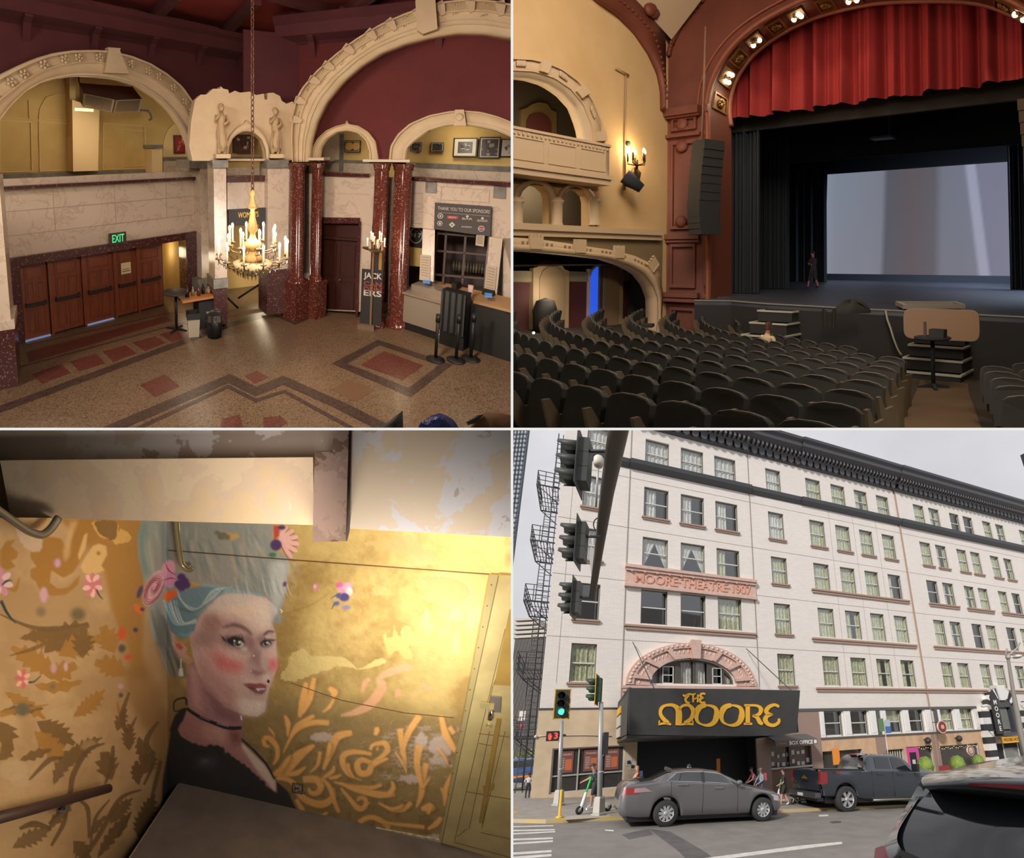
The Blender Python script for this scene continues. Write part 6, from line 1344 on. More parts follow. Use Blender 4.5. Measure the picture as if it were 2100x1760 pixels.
# chandelier
t=thing('chandelier','crystal candle chandelier hanging on a chain in the lobby','chandelier',TL,TL.depth(7.6,518,570));C0=TL.depth(7.6,518,500);zpx=lambda v:TL.depth(7.6,518,v)[2]
cx_,cy_=C0[0],C0[1]
c=MB();z=zpx(390);k=0
while z<7.9:
 n_=10;T=T_(cx_,cy_,z)@Rz(k*math.pi/2);c.T=T;c.tube([(0.028*math.cos(j*.628),0,.055*math.sin(j*.628))for j in range(10)],.009,5,closed=True);z+=.085;k+=1
obj('chain',c,mat('chain bronze',(96,66,48),.5,metal=.5),TL,t)
c=MB();pz=[(zpx(v),r)for v,r in((388,.02),(395,.06),(402,.03),(415,.05),(425,.09),(428,.035),(440,.04),(455,.07),(470,.09),(478,.04),(488,.06),(496,.12),(500,.17),(506,.16),(512,.1),(522,.14),(530,.2),(536,.16))]
c.lathe([(r,z_)for z_,r in pz],(cx_,cy_,0),20);obj('stem',c,mat('chandelier alabaster',(200,160,96),.4),TL,t)
c=MB();c.lathe([(.16,zpx(536)),(.34,zpx(540)),(.33,zpx(548)),(.24,zpx(560)),(.08,zpx(568)),(.0,zpx(572))],(cx_,cy_,0),24);obj('bowl',c,mat('bowl ivory',(206,180,138),.4),TL,t)
cry=glass('crystal',(235,230,220),.3)
rng=random.Random(2);fl=[]
for ring,(n_,rr,zz,ph)in enumerate(((12,.60,zpx(528),.1),(8,.40,zpx(502),.35))):
 for k in range(n_):
  a=ph+2*math.pi*k/n_;ca,sa=math.cos(a),math.sin(a);q=np.array([cx_+rr*ca,cy_+rr*sa,zz])
  c=MB();c.tube([tuple(p)for p in spline([(cx_+.1*ca,cy_+.1*sa,zz+.03),(cx_+rr*.5*ca,cy_+rr*.5*sa,zz-.12),(cx_+rr*.9*ca,cy_+rr*.9*sa,zz-.09),tuple(q)],5)],.012,6);c.lathe([(0,-.01),(.05,0),(.055,.02),(.0,.01)],tuple(q),10);o=obj('arm',c,brass,TL,t)
  hh=.24+.03*rng.random();c=MB();c.cyl(q,q+(0,0,hh),.017,n=8);obj('candle',c,cand,TL,o)
  c=MB();c.ball(q+(0,0,hh+.04),(.022,.022,.05),8);obj('flame',c,flame,TL,o);fl.append(q+(0,0,hh+.04))
  c=MB();
  c.lathe([(0,-.1),(.016,-.06),(.012,-.02),(0,0)],tuple(q+(0,0,-.01)),6,smooth=False);obj('crystal_drop',c,cry,TL,o)
for n_,rr,z0 in((30,.34,zpx(545)),(24,.27,zpx(553)),(16,.17,zpx(561)),(26,.5,zpx(536))):
 for k in range(n_):a=2*math.pi*k/n_;obj('crystal_drop',MB().lathe([(0,-.11),(.013,-.07),(.011,-.02),(0,0)],(cx_+rr*math.cos(a),cy_+rr*math.sin(a),z0),6,smooth=False),cry,TL,t)
lamp('chandelier_light','POINT',TL,np.array([cx_,cy_,zpx(470)]),10,(1,.80,.58),.1)
lamp('ceiling_fill','POINT',TL,TL.depth(8.5,470,130),5,(1,.8,.62),.05);lamp('chandelier_downlight','SPOT',TL,np.array([cx_,cy_,zpx(575)]),2.2,(1,.84,.66),.12,spot=150,aim=np.array([cx_,cy_,0]),blend=.8)  # first lamp is an unseen uplight added to brighten the ceiling
# unseen fill lights added to the lobby, on the near balcony side and in the balcony rooms
lamp('balcony_fill','POINT',TL,TL.Y(1.5,185,250)+(0,-.3,0),4.0,(1,.86,.66),.1)
lamp('balcony_fill','POINT',TL,LW.P(6.4,5.2,1.5),2.2,(1,.86,.66),.1)
lamp('balcony_fill','POINT',TL,QW.P(3.8,5.1,1.3),3.2,(1,.86,.66),.1);lamp('balcony_fill','POINT',TL,QW.P(1.4,4.9,1.2),1.6,(1,.86,.66),.1)
lamp('stair_fill','POINT',TL,CW.P(*CW.px(508,540,1.6),1.6),2.0,(1,.84,.6),.08);lamp('passage_fill','POINT',TL,LW.P((aD1+aY1)/2,1.5,.8),.6,(1,.86,.6),.05)
lamp('gallery_fill','AREA',None,(-.9,1.5,1.45),33,(1,.87,.74),.5,aim=(-1.2,4.2,.8));lamp('gallery_fill','AREA',None,(-2.9,1.5,1.6),21,(1,.86,.72),.5,aim=(-1.8,4.2,.9))
# bar
cf=[fz(870,684),fz(1045,742)];BWl=Wall(TL,cf[0],cf[1]);xa=BWl.px(822,668)[0];xb=xa+4.5
t=thing('bar_counter','long black bar counter with tan top on the right of the lobby','counter',TL,BWl.P(1,0,.3))
c=MB(BWl.T);c.box(xa+1.0,0,0,xb,.7,1.03);obj('front',c,darkm,TL,t);c=MB(BWl.T);c.box(xa+.2,.12,1.03,xb,.95,1.09);obj('top',c,mat('counter tan',(176,140,96),.5),TL,t)
t=thing('steel_cooler','stainless steel cooler at the left end of the bar','cooler',TL,BWl.P(xa+.4,0,0));x0=BWl.px(818,650,-.15)[0];x1=BWl.px(903,660,-.15)[0];steel=mat('stainless steel',(186,172,152),.35,metal=.5)
c=MB(BWl.T);c.box(x0,-.15,.2,x1,.55,.92,0);c.box(x0+.1,-.12,.0,x1-.05,.5,.2,1);obj('body',c,[steel,darkm],TL,t);c=MB(BWl.T);c.box(x0-.03,-.2,.92,x1+.05,.6,.97);c.box(x0+.15,.1,.97,x1,.5,1.12);obj('lid',c,steel,TL,t)
for q in(x0+.05,x1-.05):c=MB(BWl.T);c.cyl((q,-.1,.2),(q,-.1,0),.03,n=8);obj('leg',c,steel,TL,t)
stg=mat('stanchion black',(24,24,24),.5)
for k,(u,v,lb)in enumerate(((893,738,'leftmost black stanchion post in front of the bar'),(935,740,'middle black stanchion post in front of the bar'),(965,737,'rightmost black stanchion post in front of the bar'))):
 p=fz(u,v);t=thing('stanchion',lb,'stanchion',TL,p,'black stanchions by the bar');c=MB();c.lathe([(0,0),(.19,0),(.19,.02),(.06,.05),(0,.06)],tuple(p),20);obj('base',c,stg,TL,t)
 c=MB();c.cyl(p+(0,0,.04),p+(0,0,1.0),.033,n=12);c.cyl(p+(0,0,.85),p+(0,0,1.02),.045,n=12);obj('post',c,stg,TL,t)
c=MB(BWl.T);x0=BWl.px(902,650,-.3)[0];x1=BWl.px(952,660,-.3)[0];c.grid(lambda a,b:(x0+(x1-x0)*a,-.3+.03*math.sin(a*25),.35+.95*b),30,4);c.box(x0,-.28,1.28,x1,-.02,1.31);c.box(x0,-.26,0,x1,-.05,1.28);obj('draped_stand',c,stg,TL,label='black cloth-draped stand between the cooler and the stanchions',cat='stand')
for k,(u,v)in enumerate(((875,576),(1002,604))):
 p=TL.Z(1.1,u,v);t=thing('card_terminal','small tablet terminal with blue screen on the bar, '+('left one by the first white pier' if k==0 else 'right one by the second white pier'),'terminal',TL,p,'blue terminals on the bar');c=MB(T_(*p));c.prism([(-.1,0),(.1,0),(.02,.12),(-.06,.12)],-.12,.12,axis='y');obj('stand',c,darkm,TL,t)
 c=MB(BWl.T@np.linalg.inv(np.eye(4)));q=[(u-8,v-4),(u+7,v-2),(u+7,v+5),(u-8,v+3)];P=[TL.Z(1.24,*x)for x in q];c=MB();c.add([tuple(x)for x in P]+[tuple(x-(0,0,.02))for x in P],[(0,1,2,3),(7,6,5,4),(0,1,5,4),(1,2,6,5),(2,3,7,6),(3,0,4,7)]);obj('screen',c,mat('screen blue',(64,128,190),.4,emit=.4),TL,t)
p=TL.Z(1.1,964,611);c=MB();c.lathe([(0,0),(.045,0),(.06,.3),(.0,.3)],tuple(p),12);obj('paper_cup',c,mat('cup pale',(214,180,170),.6),TL,label='tall pale cup standing on the bar counter',cat='cup')
p=TL.Z(1.1,935,592);c=MB(T_(*p));c.box(-.12,-.06,0,.12,.06,.16);obj('napkin_box',c,darkm,TL,label='small black box with pale mark on the bar counter',cat='box')
# sponsor board
sb=thing('sponsor_board','dark board thanking sponsors above the bar window','board',TL,QW.P(*QW.px(950,480,-.1),-.1));P=qpoly([(892,416),(1008,424),(1005,485),(890,470)],-.1);c=MB(QW.T);c.prism(P,-.1,-.04);obj('panel',c,mat('chalk grey',(72,68,66),.6),TL,sb)
def onboard(fn,u,v):p=QW.px(u,v,-.1);fn(p)
c=MB(QW.T);p=QW.px(950,431,-.1);w_=P[1][0]-P[0][0];sl=(P[1][1]-P[0][1])/w_
c.T=QW.T@T_(p[0],0,p[1])@Ry(-math.atan(sl));c.text('THANK YOU TO OUR SPONSORS',0,0,.12,y=-.1,depth=.006,fit=w_*.92);c.box(-w_*.46,-.105,-.1,w_*.46,-.1,-.095);obj('heading',c,mat('board lettering',(206,200,190),.6),TL,sb)
for k,(u,v,col,tx)in enumerate(((903,443,0,''),(928,446,1,'BREW'),(958,449,0,'BAR'),(989,453,0,'SEASIDE'),(902,458,0,''),(927,461,0,''),(957,465,0,'amazon'),(987,469,2,''))):
 p=QW.px(u,v,-.1);c=MB(QW.T@T_(p[0],-.1,p[1]))
 if col==1:c.box(-.12,-.006,-.035,.12,0,.035,1);c.text(tx,0,0,.06,y=-.006,depth=.004,m=0,fit=.17)
 elif tx:c.text(tx,0,0,.07,y=0,depth=.005,m=0,fit=.22);
 if tx=='SEASIDE' or tx=='BAR':c.cyl((0,0,.06),(0,-.005,.06),.03,n=12)
 elif not tx:
  if k==5:c.prism([(-.07,0),(0,.07),(.07,0),(0,-.07)],-.006,0,0);c.cyl((0,-.008,0),(0,-.006,0),.02,n=10,m=3)
  elif k==7:c.cyl((0,0,0),(0,-.005,0),.07,n=20,m=0);c.prism(arc(0,.0,.06,.055,0,180,10),-.008,-.005,1);c.prism(arc(0,-.015,.055,.04,180,360,10),-.008,-.005,2)
  else:c.cyl((0,0,0),(0,-.005,0),.065,n=6 if k==4 else 20,m=0);c.cyl((0,-.005,0),(0,-.008,0),.048,n=6 if k==4 else 20,m=3);c.ball((0,-.01,0),(.025,.004,.03),8,0)
 obj('logo',c,[mat('board lettering',(206,200,190),.6),mat('logo red',(190,60,54),.6),mat('logo blue',(70,90,150),.6),mat('chalk grey',(72,68,66),.6)],TL,sb)
# back bar window frames, bottles, papers, poster
t=thing('bar_window_frame','dark wooden window frame with panes under the sponsor board','window frame',TL,QW.P(*QW.px(948,600,.1),.1));c=MB(QW.T)
for u in(894,913,953,1000):p=QW.px(u,500,.12);c.box(p[0]-.02,.1,1.0,p[0]+.03,.16,2.9)
for v in(480,516,565):p=QW.px(892,v,.12);q=QW.px(1004,v+9,.12);c.prism([(p[0],p[1]),(q[0],q[1]),(q[0],q[1]+.05),(p[0],p[1]+.05)],.1,.15)
obj('frame',c,mat('bar frame brown',(70,50,44),.5),TL,t)
for k in range(12):
 u=930+k*5.9;p=QW.px(u,545+k*.7,.6);z=p[1];c=MB(QW.T@T_(p[0],.6,z));c.lathe([(0,-.12),(.028,-.12),(.03,.03),(.012,.08),(.012,.13),(0,.13)],n=8);obj('bottle',c,mat('bottle %d'%(k%3),[(96,84,66),(80,92,80),(120,104,90)][k%3],.2),TL,label='small bottle behind the bar window, %s from the left'%['first','second','third','fourth','fifth','sixth','seventh','eighth','ninth','tenth','eleventh','twelfth'][k],cat='bottle',group='bottles behind the bar window')
for q,lb in(([(862,522),(883,524),(881,578),(860,574)],'long paper price list on the left white pier'),([(998,543),(1019,548),(1014,604),(993,600)],'long paper price list on the right white pier'),([(977,482),(994,483),(992,506),(975,503)],'square paper sheet on the bar window glass')):
 c=MB(QW.T);P=qpoly(q,-.17);c.prism(P,-.17,-.16,0);
 for j in range(8):
  f_=.1+j*.1;a=(P[0][0]*(1-f_)+P[3][0]*f_,P[0][1]*(1-f_)+P[3][1]*f_);b=(P[1][0]*(1-f_)+P[2][0]*f_,P[1][1]*(1-f_)+P[2][1]*f_);d_=b[0]-a[0];c.prism([(a[0]+.1*d_,a[1]),(b[0]-.15*d_,b[1]),(b[0]-.15*d_,b[1]+.01),(a[0]+.1*d_,a[1]+.01)],-.172,-.17,1)
 obj('price_list',c,[mat('list paper',(196,178,156),.7),mat('print grey',(120,104,84),.8)],TL,label=lb,cat='paper')
t=thing('bar_poster','black round-logo poster reading N7 at the left bar window','poster',TL,QW.P(*QW.px(853,508,.3),.3));P=qpoly([(840,462),(869,464),(868,508),(840,504)],.3);c=MB(QW.T);c.prism(P,.3,.32);obj('sheet',c,mat('poster black',(44,42,40),.5),TL,t)
p=QW.px(853,483,.29);c=MB(QW.T@T_(p[0],.3,p[1]));c.tube([(.15*math.cos(j*.39),-.01,.2*math.sin(j*.39))for j in range(16)],.012,5,closed=True);c.text('N 7',0,0,.16,y=-.0,depth=.01,fit=.24);c.text('OLD',0,.12,.05,depth=.01);obj('lettering',c,mat('board lettering',(206,200,190),.6),TL,t)
c=MB(QW.T);c.prism(qpoly([(840,508),(868,510),(868,548),(840,545)],.3),.3,.4);struct('trim_yellow_panel',c,yel_w,TL,base=(3,-3,1))
# banner standing by the column
bn=thing('roll_up_banner','tall dark roll-up banner with white letters before the columns','banner',TL,fz(758,648));W2=Wall(TL,fz(738,672),fz(782,678));xb0=W2.px(739,640)[0];xb1=W2.px(782,640)[0]
c=MB(W2.T);zt=W2.px(760,514)[1];c.box(xb0,0,.12,xb1,.02,W2.px(760,553)[1]);c.box(W2.px(768,560)[0],-.01,W2.px(768,555)[1],W2.px(786,560)[0],.01,zt,0);c.box(W2.px(776,560)[0],-.015,W2.px(776,553)[1],W2.px(782,560)[0],-.01,zt-.03,2);c.box(W2.px(762,560)[0],-.03,.1,W2.px(766,560)[0],-.01,zt,1);obj('sheet',c,[mat('banner black',(38,34,32),.6),mat('banner post',(120,92,60),.5),mat('banner gold',(160,120,50),.6)],TL,bn)
c=MB(W2.T);w_=xb1-xb0
for tx,v,col,hh in(('JACK',566,0,.2),('CAN',583,1,.16),('DUN',594,1,.16),('BACK',596,0,.0),('ERS',602,0,.2)):
 if hh:c.text(tx,(xb0+xb1)/2+.02,W2.px(760,v)[1],hh,y=0,depth=.008,m=col,fit=w_*.85,bold=.004)
obj('lettering',c,[mat('board lettering',(206,200,190),.6),mat('banner red',(150,66,60),.6)],TL,bn)
c=MB(W2.T);c.box(xb0-.05,-.12,0,xb1-.15,.14,.12);obj('base',c,mat('banner base',(120,100,80),.4),TL,bn)
for a,b,lb in(((648,577),(660,622),'grey broom leaning by the dark wooden door'),((574,582),(571,628),'thin pole leaning at the column pedestal')):
 p=fz(*b);q=TL.Y(p[1]+.15,*a);c=MB();c.cyl(p,q,.012,n=6);c.box(p[0]-.12,p[1]-.04,0,p[0]+.12,p[1]+.04,.1)if b[0]>600 else None;obj('broom',c,mat('broom grey',(140,124,112),.6),TL,label=lb,cat='broom')
# left furniture
p=fz(362,676);t=thing('bar_table','round black high table in front of the side passage','table',TL,p)
zt=TL.Y(p[1],362,597)[2];c=MB();c.lathe([(0,zt),(.3,zt),(.31,zt-.02),(.3,zt-.04),(0,zt-.04)],(p[0],p[1],0),32);obj('tabletop',c,mat('table dark',(62,54,46),.5),TL,t)
c=MB();c.cyl((p[0],p[1],.03),(p[0],p[1],zt-.03),.035,n=12);obj('pole',c,stg,TL,t);c=MB()
for k in range(4):a=.5+k*math.pi/2;c.T=T_(p[0],p[1],0)@Rz(a);c.prism([(0,.0),(.28,0),(.28,.02),(.03,.06),(0,.06)],-.025,.025)
obj('foot',c,stg,TL,t)
p=fz(397,688);t=thing('trash_bin','pale square trash bin with black liner rim','bin',TL,p);c=MB(T_(*p)@Rz(.3));c.lathe([(0,0),(.17,0),(.21,.52),(.19,.52),(.0,.5)],n=4,smooth=False);obj('body',c,mat('bin beige',(176,166,144),.6),TL,t);c=MB(T_(*p)@Rz(.3));c.lathe([(.2,.45),(.225,.46),(.22,.6),(.2,.6),(.1,.5)],n=4,smooth=False);obj('liner',c,stg,TL,t)
p=fz(440,690);t=thing('waste_can','dark waste can with clear bag under the wooden worktop','bin',TL,p);c=MB(T_(*p));c.lathe([(0,0),(.17,0),(.2,.55),(.18,.55),(0,.5)],n=16);obj('body',c,stg,TL,t)
c=MB(T_(*p));c.grid(lambda a,b:((.21+.03*math.sin(a*50))*math.cos(a*6.283),(.21+.03*math.sin(a*44))*math.sin(a*6.283),.42+.16*b),40,3);obj('bag',c,glass('clear bag',(190,200,205),.35,.3),TL,t)
p0=fz(384,684);p1=fz(463,668);W3=Wall(TL,p0,p1);L_=np.linalg.norm((p1-p0)[:2]);t=thing('service_stand','black service stand with honey wood top at the marble pier','stand',TL,W3.P(L_/2,0,.2));c=MB(W3.T);c.box(.35,.1,0,L_,.5,.78);obj('cabinet',c,stg,TL,t);c=MB(W3.T);c.box(-.1,0,.78,L_+.05,.55,.84);obj('worktop',c,mat('honey wood',(190,124,66),.4),TL,t)
its=[(.1,.25,.3,.05),(.25,.3,.22,.04),(.36,.2,.3,.045),(.5,.3,.26,.05),(.62,.25,.18,.06),(.86,.3,.36,.05)]
for k,(a,b,h_,r_)in enumerate(its):
 p=W3.P(a*L_/.95,.84,b);c=MB(T_(*p));c.lathe([(0,0),(r_,0),(r_,h_*.6),(r_*.4,h_*.8),(r_*.4,h_),(0,h_)],n=12);obj('syrup_bottle',c,mat('bottle mix %d'%(k%3),[(40,36,34),(150,130,104),(86,56,44)][k%3],.3),TL,label=['dark bottle at the left end of the honey wood worktop','pale squat bottle, second from the left on the wood worktop','brown bottle, third from the left on the wood worktop','dark bottle in the middle of the wood worktop','pale stout bottle right of the middle of the wood worktop','tallest brown bottle at the right end of the wood worktop'][k],cat='bottle',group='bottles on the wood worktop')
# foreground pier at the left edge and things along the near edge
c=MB();P=[fz(-30,800),fz(43,768)];x1=P[1][0];y1=P[1][1];
pz=Wall(TL,fz(-60,812),fz(40,792));xe=pz.px(38,790)[0];c=MB(pz.T);c.box(xe-2,0,0,xe,.9,1.15);struct('wall_near_pier_base',c,granite_d,TL,base=(-1,-2,0));xe2=pz.px(17,600)[0];c=MB(pz.T);c.box(xe2-2,.05,1.15,xe2,.9,4.0);c.box(xe2-2,0,1.15,xe2+.06,.9,1.32);struct('wall_near_pier',c,marble,TL,base=(-1,-2,1))
def heap(name,lb,cat_,pts,d,m,th=.35):
 P=[TL.depth(d,u,v)for u,v in pts];cen=sum(P)/len(P);c=MB();R_=TL.ray(pts[0][0],pts[0][1]);R_=R_/np.linalg.norm(R_)*th
 n_=len(P);v=[tuple(p)for p in P]+[tuple(p+R_)for p in P]+[tuple(cen-R_*.3)];c.add(v,[(i,(i+1)%n_,2*n_)for i in range(n_)]+[(i,(i+1)%n_,(i+1)%n_+n_,i+n_)for i in range(n_)]+[tuple(range(2*n_-1,n_-1,-1))],0,True);return obj(name,c,m,TL,label=lb,cat=cat_)
heap('folded_bag','shiny blue plastic bag at the bottom edge of the lobby view','bag',spline([(856,885),(862,868),(878,856),(900,848),(915,852),(932,864),(945,885)],4),5.2,mat('bag blue',(34,48,110),.25,kind='noise',rgb2=(20,28,70),scale=8,bump=.8))
heap('cardboard_box','brown cardboard edge at the bottom right of the lobby view','box',[(958,885),(975,862),(995,846),(1020,846),(1050,852),(1056,885)],5.0,mat('cardboard brown',(118,88,62),.8))
heap('dark_strap','black folded strap beside the cardboard','strap',[(956,866),(978,852),(992,850),(975,868),(960,872)],4.9,stg,.1)
heap('balcony_corner','dark pointed railing corner at the bottom edge','railing',[(770,885),(800,862),(826,842),(827,885)],5.0,mat('railing dark',(46,42,38),.6))
# =================================================================== THE AUDITORIUM
TR=Place(1576,438,1400,3.76,0,2.4,.25,h=(.852,-.523),o=(1500,690),clip=(1,1))
_p=TR.Z(.95,1500,612);PY=_p[1];XS=TR.Y(PY,1366,600)[0]
sy=lambda u,v:TR.X(XS,u,v)
SW=Wall(TR,(XS,PY),(XS,PY-1));SW.T=wallT((XS,PY,0),(0,-1));SW.ex=SW.T[:3,0];SW.n=SW.T[:3,1];SW.o=SW.T[:3,3]
# along = towards the audience, +y (off) = into the room's left; flip so that off > 0 is behind the wall
SW.T[:3,1]=(-1,0,0);SW.n=SW.T[:3,1]
def spx(u,v,off=0.0):p=TR.X(XS-off,u,v);return(float(PY-p[1]),float(p[2]))
SW.px=spx
SW.poly=lambda pts,off=0.0:[spx(u,v,off)for u,v in pts]
PW=Wall(TR,(XS,PY),(XS+1,PY));
tcream=mat('auditorium cream',(214,178,126),.75,kind='noise',rgb2=(204,166,112),scale=.6)
tbrown=mat('proscenium brown red',(128,66,46),.55,kind='noise',rgb2=(112,58,42),scale=.8)
toliv=mat('olive paint',(128,108,72),.8);tmould=mat('balcony cream moulding',(206,176,138),.6)
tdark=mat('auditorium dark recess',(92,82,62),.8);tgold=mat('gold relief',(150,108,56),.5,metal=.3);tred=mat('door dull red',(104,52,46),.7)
stage_b=mat('stage black masking',(44,46,50),.9)
# side wall
lun_c=[(1100,-190),(1170,-60),(1232,0),(1275,30),(1310,65),(1340,110),(1358,150),(1365,185),(1366,225)]
O1=[(1050,118),(1090,120),(1120,127),(1150,140),(1185,165),(1215,205),(1235,255),(1240,300)]
I1=[(1050,158),(1090,160),(1130,172),(1160,192),(1185,220),(1200,260),(1207,300)]
far=20.0
def side_holes():
 A=resample(SW.poly(I1),16);base=A[-1][1]-.1
 h1=A+[(A[-1][0],base-.3),(A[0][0]+6,base-.6),(A[0][0]+6,A[0][1])]
 out=[h1]
 for q in([(1066,460),(1066,408),(1072,392),(1085,381),(1100,378),(1117,382),(1130,394),(1134,408),(1134,463)],[(1153,465),(1153,412),(1158,398),(1170,388),(1184,385),(1199,391),(1210,402),(1213,415),(1213,470)]):out.append(SW.poly(q))
 return out
FB=[(1050,515),(1100,517),(1150,521),(1200,526),(1250,532),(1290,545),(1320,562),(1338,585),(1348,612),(1349,650),(1345,690)]
FT=[(1050,487),(1100,490),(1150,497),(1200,505),(1250,512),(1300,524),(1335,540),(1354,562),(1360,600),(1358,650),(1356,690)]
fb=resample(SW.poly(FB),26)
hs=side_holes();mb=MB(SW.T)
mb.holes([(0,-1.2),(fb[-1][0],-1.2)]+fb[::-1]+[(fb[0][0]+6,fb[0][1]),(fb[0][0]+6,14),(0,14)],hs,0,.5)
struct('wall_side',mb,tcream,TR,base=(XS,PY,0))
c=MB(SW.T);c.prism(SW.poly([(1050,354),(1228,386),(1228,400),(1226,470),(1050,462)],-.0)[:0]or SW.poly([(1050,355),(1226,380),(1226,392),(1050,376)],-.01),-.02,0);struct('trim_olive_band',c,toliv,TR,base=(XS,PY,3))
c=MB(SW.T);P=SW.poly([(1050,478),(1359,492)],-.02);Tt=SW.poly(FT,-.02);c.prism([P[0],P[1]]+resample(Tt,20)[::-1][4:],-.03,0);struct('trim_olive_spandrel',c,toliv,TR,base=(XS,PY,3))
# balcony arch
c=MB(SW.T);A_,B_=(resample(SW.poly(O1,-.25),30),resample(SW.poly(I1,-.25),30));c.ribbon(A_,B_,-.25,.2,0,True)
for w0,w1,d in((.02,.1,.08),(.6,.68,.06)):
 X=[tuple(np.array(a)*(1-w0)+np.array(b)*w0)for a,b in zip(A_,B_)];Y=[tuple(np.array(a)*(1-w1)+np.array(b)*w1)for a,b in zip(A_,B_)];c.ribbon(X,Y,-.25-d,-.24)
bal=obj('box_arch',c,tmould,TR,label='cream moulded arch of the upper theatre box',cat='arch')
for k in range(6):
 i=int(3+k*5);a=np.array(A_[i-2]);a2=np.array(A_[i]);b=np.array(B_[i]);b2=np.array(B_[i-2]);c=MB(SW.T)
 if k%2==1:c.prism([tuple(a*.98+b2*.02),tuple(a2),tuple(a2*.4+b*.6),tuple(a*.4+b2*.6)],-.42,-.25)
 else:
  for j in range(5):f_=j/5;m_=(a*(1-f_)+a2*f_)*.7+(b2*(1-f_)+b*f_)*.3;c.ball((m_[0],-.3,m_[1]),(.06,.05,.12),6)
 obj('arch_block',c,tmould,TR,bal)
XB=3.2
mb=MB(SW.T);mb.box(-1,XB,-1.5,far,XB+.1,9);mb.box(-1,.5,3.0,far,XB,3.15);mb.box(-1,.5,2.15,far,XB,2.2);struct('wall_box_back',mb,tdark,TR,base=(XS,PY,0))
c=MB(SW.T);P=SW.poly([(1068,285),(1068,225),(1080,222),(1090,214),(1105,210),(1122,213),(1130,226),(1141,230),(1141,290)],XB-.1);c.prism(P,XB-.12,XB,0);P=SW.poly([(1079,285),(1080,248),(1086,236),(1098,231),(1112,232),(1123,240),(1130,252),(1131,288)],XB-.14);c.prism(P,XB-.16,XB-.12,1);struct('door_box',c,[mat('box door surround',(140,116,70),.7),tred],TR,base=(XS,PY,3))
# parapet
t=thing('box_parapet','cream panelled parapet of the upper theatre box','parapet',TR,SW.P(6,4,0));e0,e1=SW.px(1250,302,-1.0),SW.px(1050,268,-1.0);f0=SW.px(1248,362,-1.0)
c=MB(SW.T);a0_,a1_=e0[0],e1[0]+4;zt_=e0[1];zb_=f0[1];c.box(a0_,-1.0,zb_,a1_,-.85,zt_);c.box(a0_,-1.0,zb_,a0_+.15,.2,zt_);c.box(a0_-.05,-1.05,zt_,a1_,-.78,zt_+.08);c.box(a0_-.08,-1.12,zb_-.12,a1_,.2,zb_);c.box(a0_-.04,-1.05,zb_-.3,a1_,.1,zb_-.12);obj('front',c,tmould,TR,t)
c=MB(SW.T)
for k in range(6):
 x=a0_+.2+k*1.25;c.holes([(x,zb_+.12),(x+1.1,zb_+.12),(x+1.1,zt_-.18),(x,zt_-.18)],[[(x+.04,zb_+.16),(x+1.06,zb_+.16),(x+1.06,zt_-.22),(x+.04,zt_-.22)]],-1.03,-1.0)
x=a0_+.1
while x<a1_:c.ball((x,-1.02,zt_-.1),(.05,.03,.06),6);x+=.16
obj('panel_mouldings',c,tmould,TR,t)
# lower twin arches with balusters
for q,lb in((((1056,462),(1056,405),(1064,384),(1080,372),(1100,368),(1122,373),(1138,388),(1144,405),(1144,465)),'left of two small cream arches below the box parapet'),(((1146,465),(1146,408),(1152,392),(1166,380),(1186,376),(1206,383),(1219,398),(1223,412),(1223,470)),'right of two small cream arches below the box parapet')):
 O_=resample(SW.poly(q,-.15),30);cx_=sum(p[0]for p in O_)/30;z0_=O_[0][1];I_=[(cx_+(p[0]-cx_)*.86,z0_+(p[1]-z0_)*.93)for p in O_];c=MB(SW.T);c.ribbon(O_,I_,-.15,.1,0,True);obj('small_arch',c,tmould,TR,label=lb,cat='arch')
for u in(1060,1142,1219):
 p=SW.px(u,462,-.1);zt2=SW.px(u,405,-.1)[1];c=MB(SW.T);r=.17;c.lathe([(r*1.2,0),(r,.1),(r,(zt2-p[1])*.8),(r*1.25,(zt2-p[1])*.84),(r*1.25,(zt2-p[1])*.9),(r,(zt2-p[1])*.92),(r,zt2-p[1])],(p[0],-.1,p[1]),14)
 obj('short_column',c,tmould,TR,label='short cream column '+{1060:'at the left edge',1142:'between the two small arches',1219:'right of the two small arches'}[u]+' of the theatre box',cat='column')
c=MB(SW.T);P0=SW.px(1050,466,-.3);P1=SW.px(1361,478,-.3);c.box(P1[0],-.3,P1[1]-.1,P0[0]+3,.1,P1[1]+.1);c.box(P1[0],-.2,P1[1]-.28,P0[0]+3,.1,P1[1]-.1);struct('trim_ledge',c,tmould,TR,base=(XS,PY,3))
# fascia with battlements
c=MB(SW.T);A_,B_=resample(SW.poly(FT,-.3),50),resample(SW.poly(FB,-.3),50);c.ribbon(A_,B_,-.3,.3,0,True)
X=[tuple(np.array(a)*.5+np.array(b)*.5)for a,b in zip(A_,B_)];c.ribbon(X,B_,-.4,-.29,0,True);fas=obj('scalloped_fascia',c,tmould,TR,label='curved cream fascia with battlement blocks over the side doors',cat='fascia')
for u,v in((1100,492),(1190,501),(1270,513),(1338,540)):
 p=SW.px(u,v,-.4);an=0 if u<1300 else .75;c=MB(SW.T@T_(p[0],-.4,p[1])@Ry(an)@Sc(.62));c.box(-.4,-.05,-.35,.4,.1,.12)
 for j in range(4):c.box(-.4+j*.22,-.05,.12,-.4+j*.22+.13,.1,.26)
 c.box(-.36,-.08,-.45,.36,.0,-.35);obj('battlement_block',c,tmould,TR,fas)
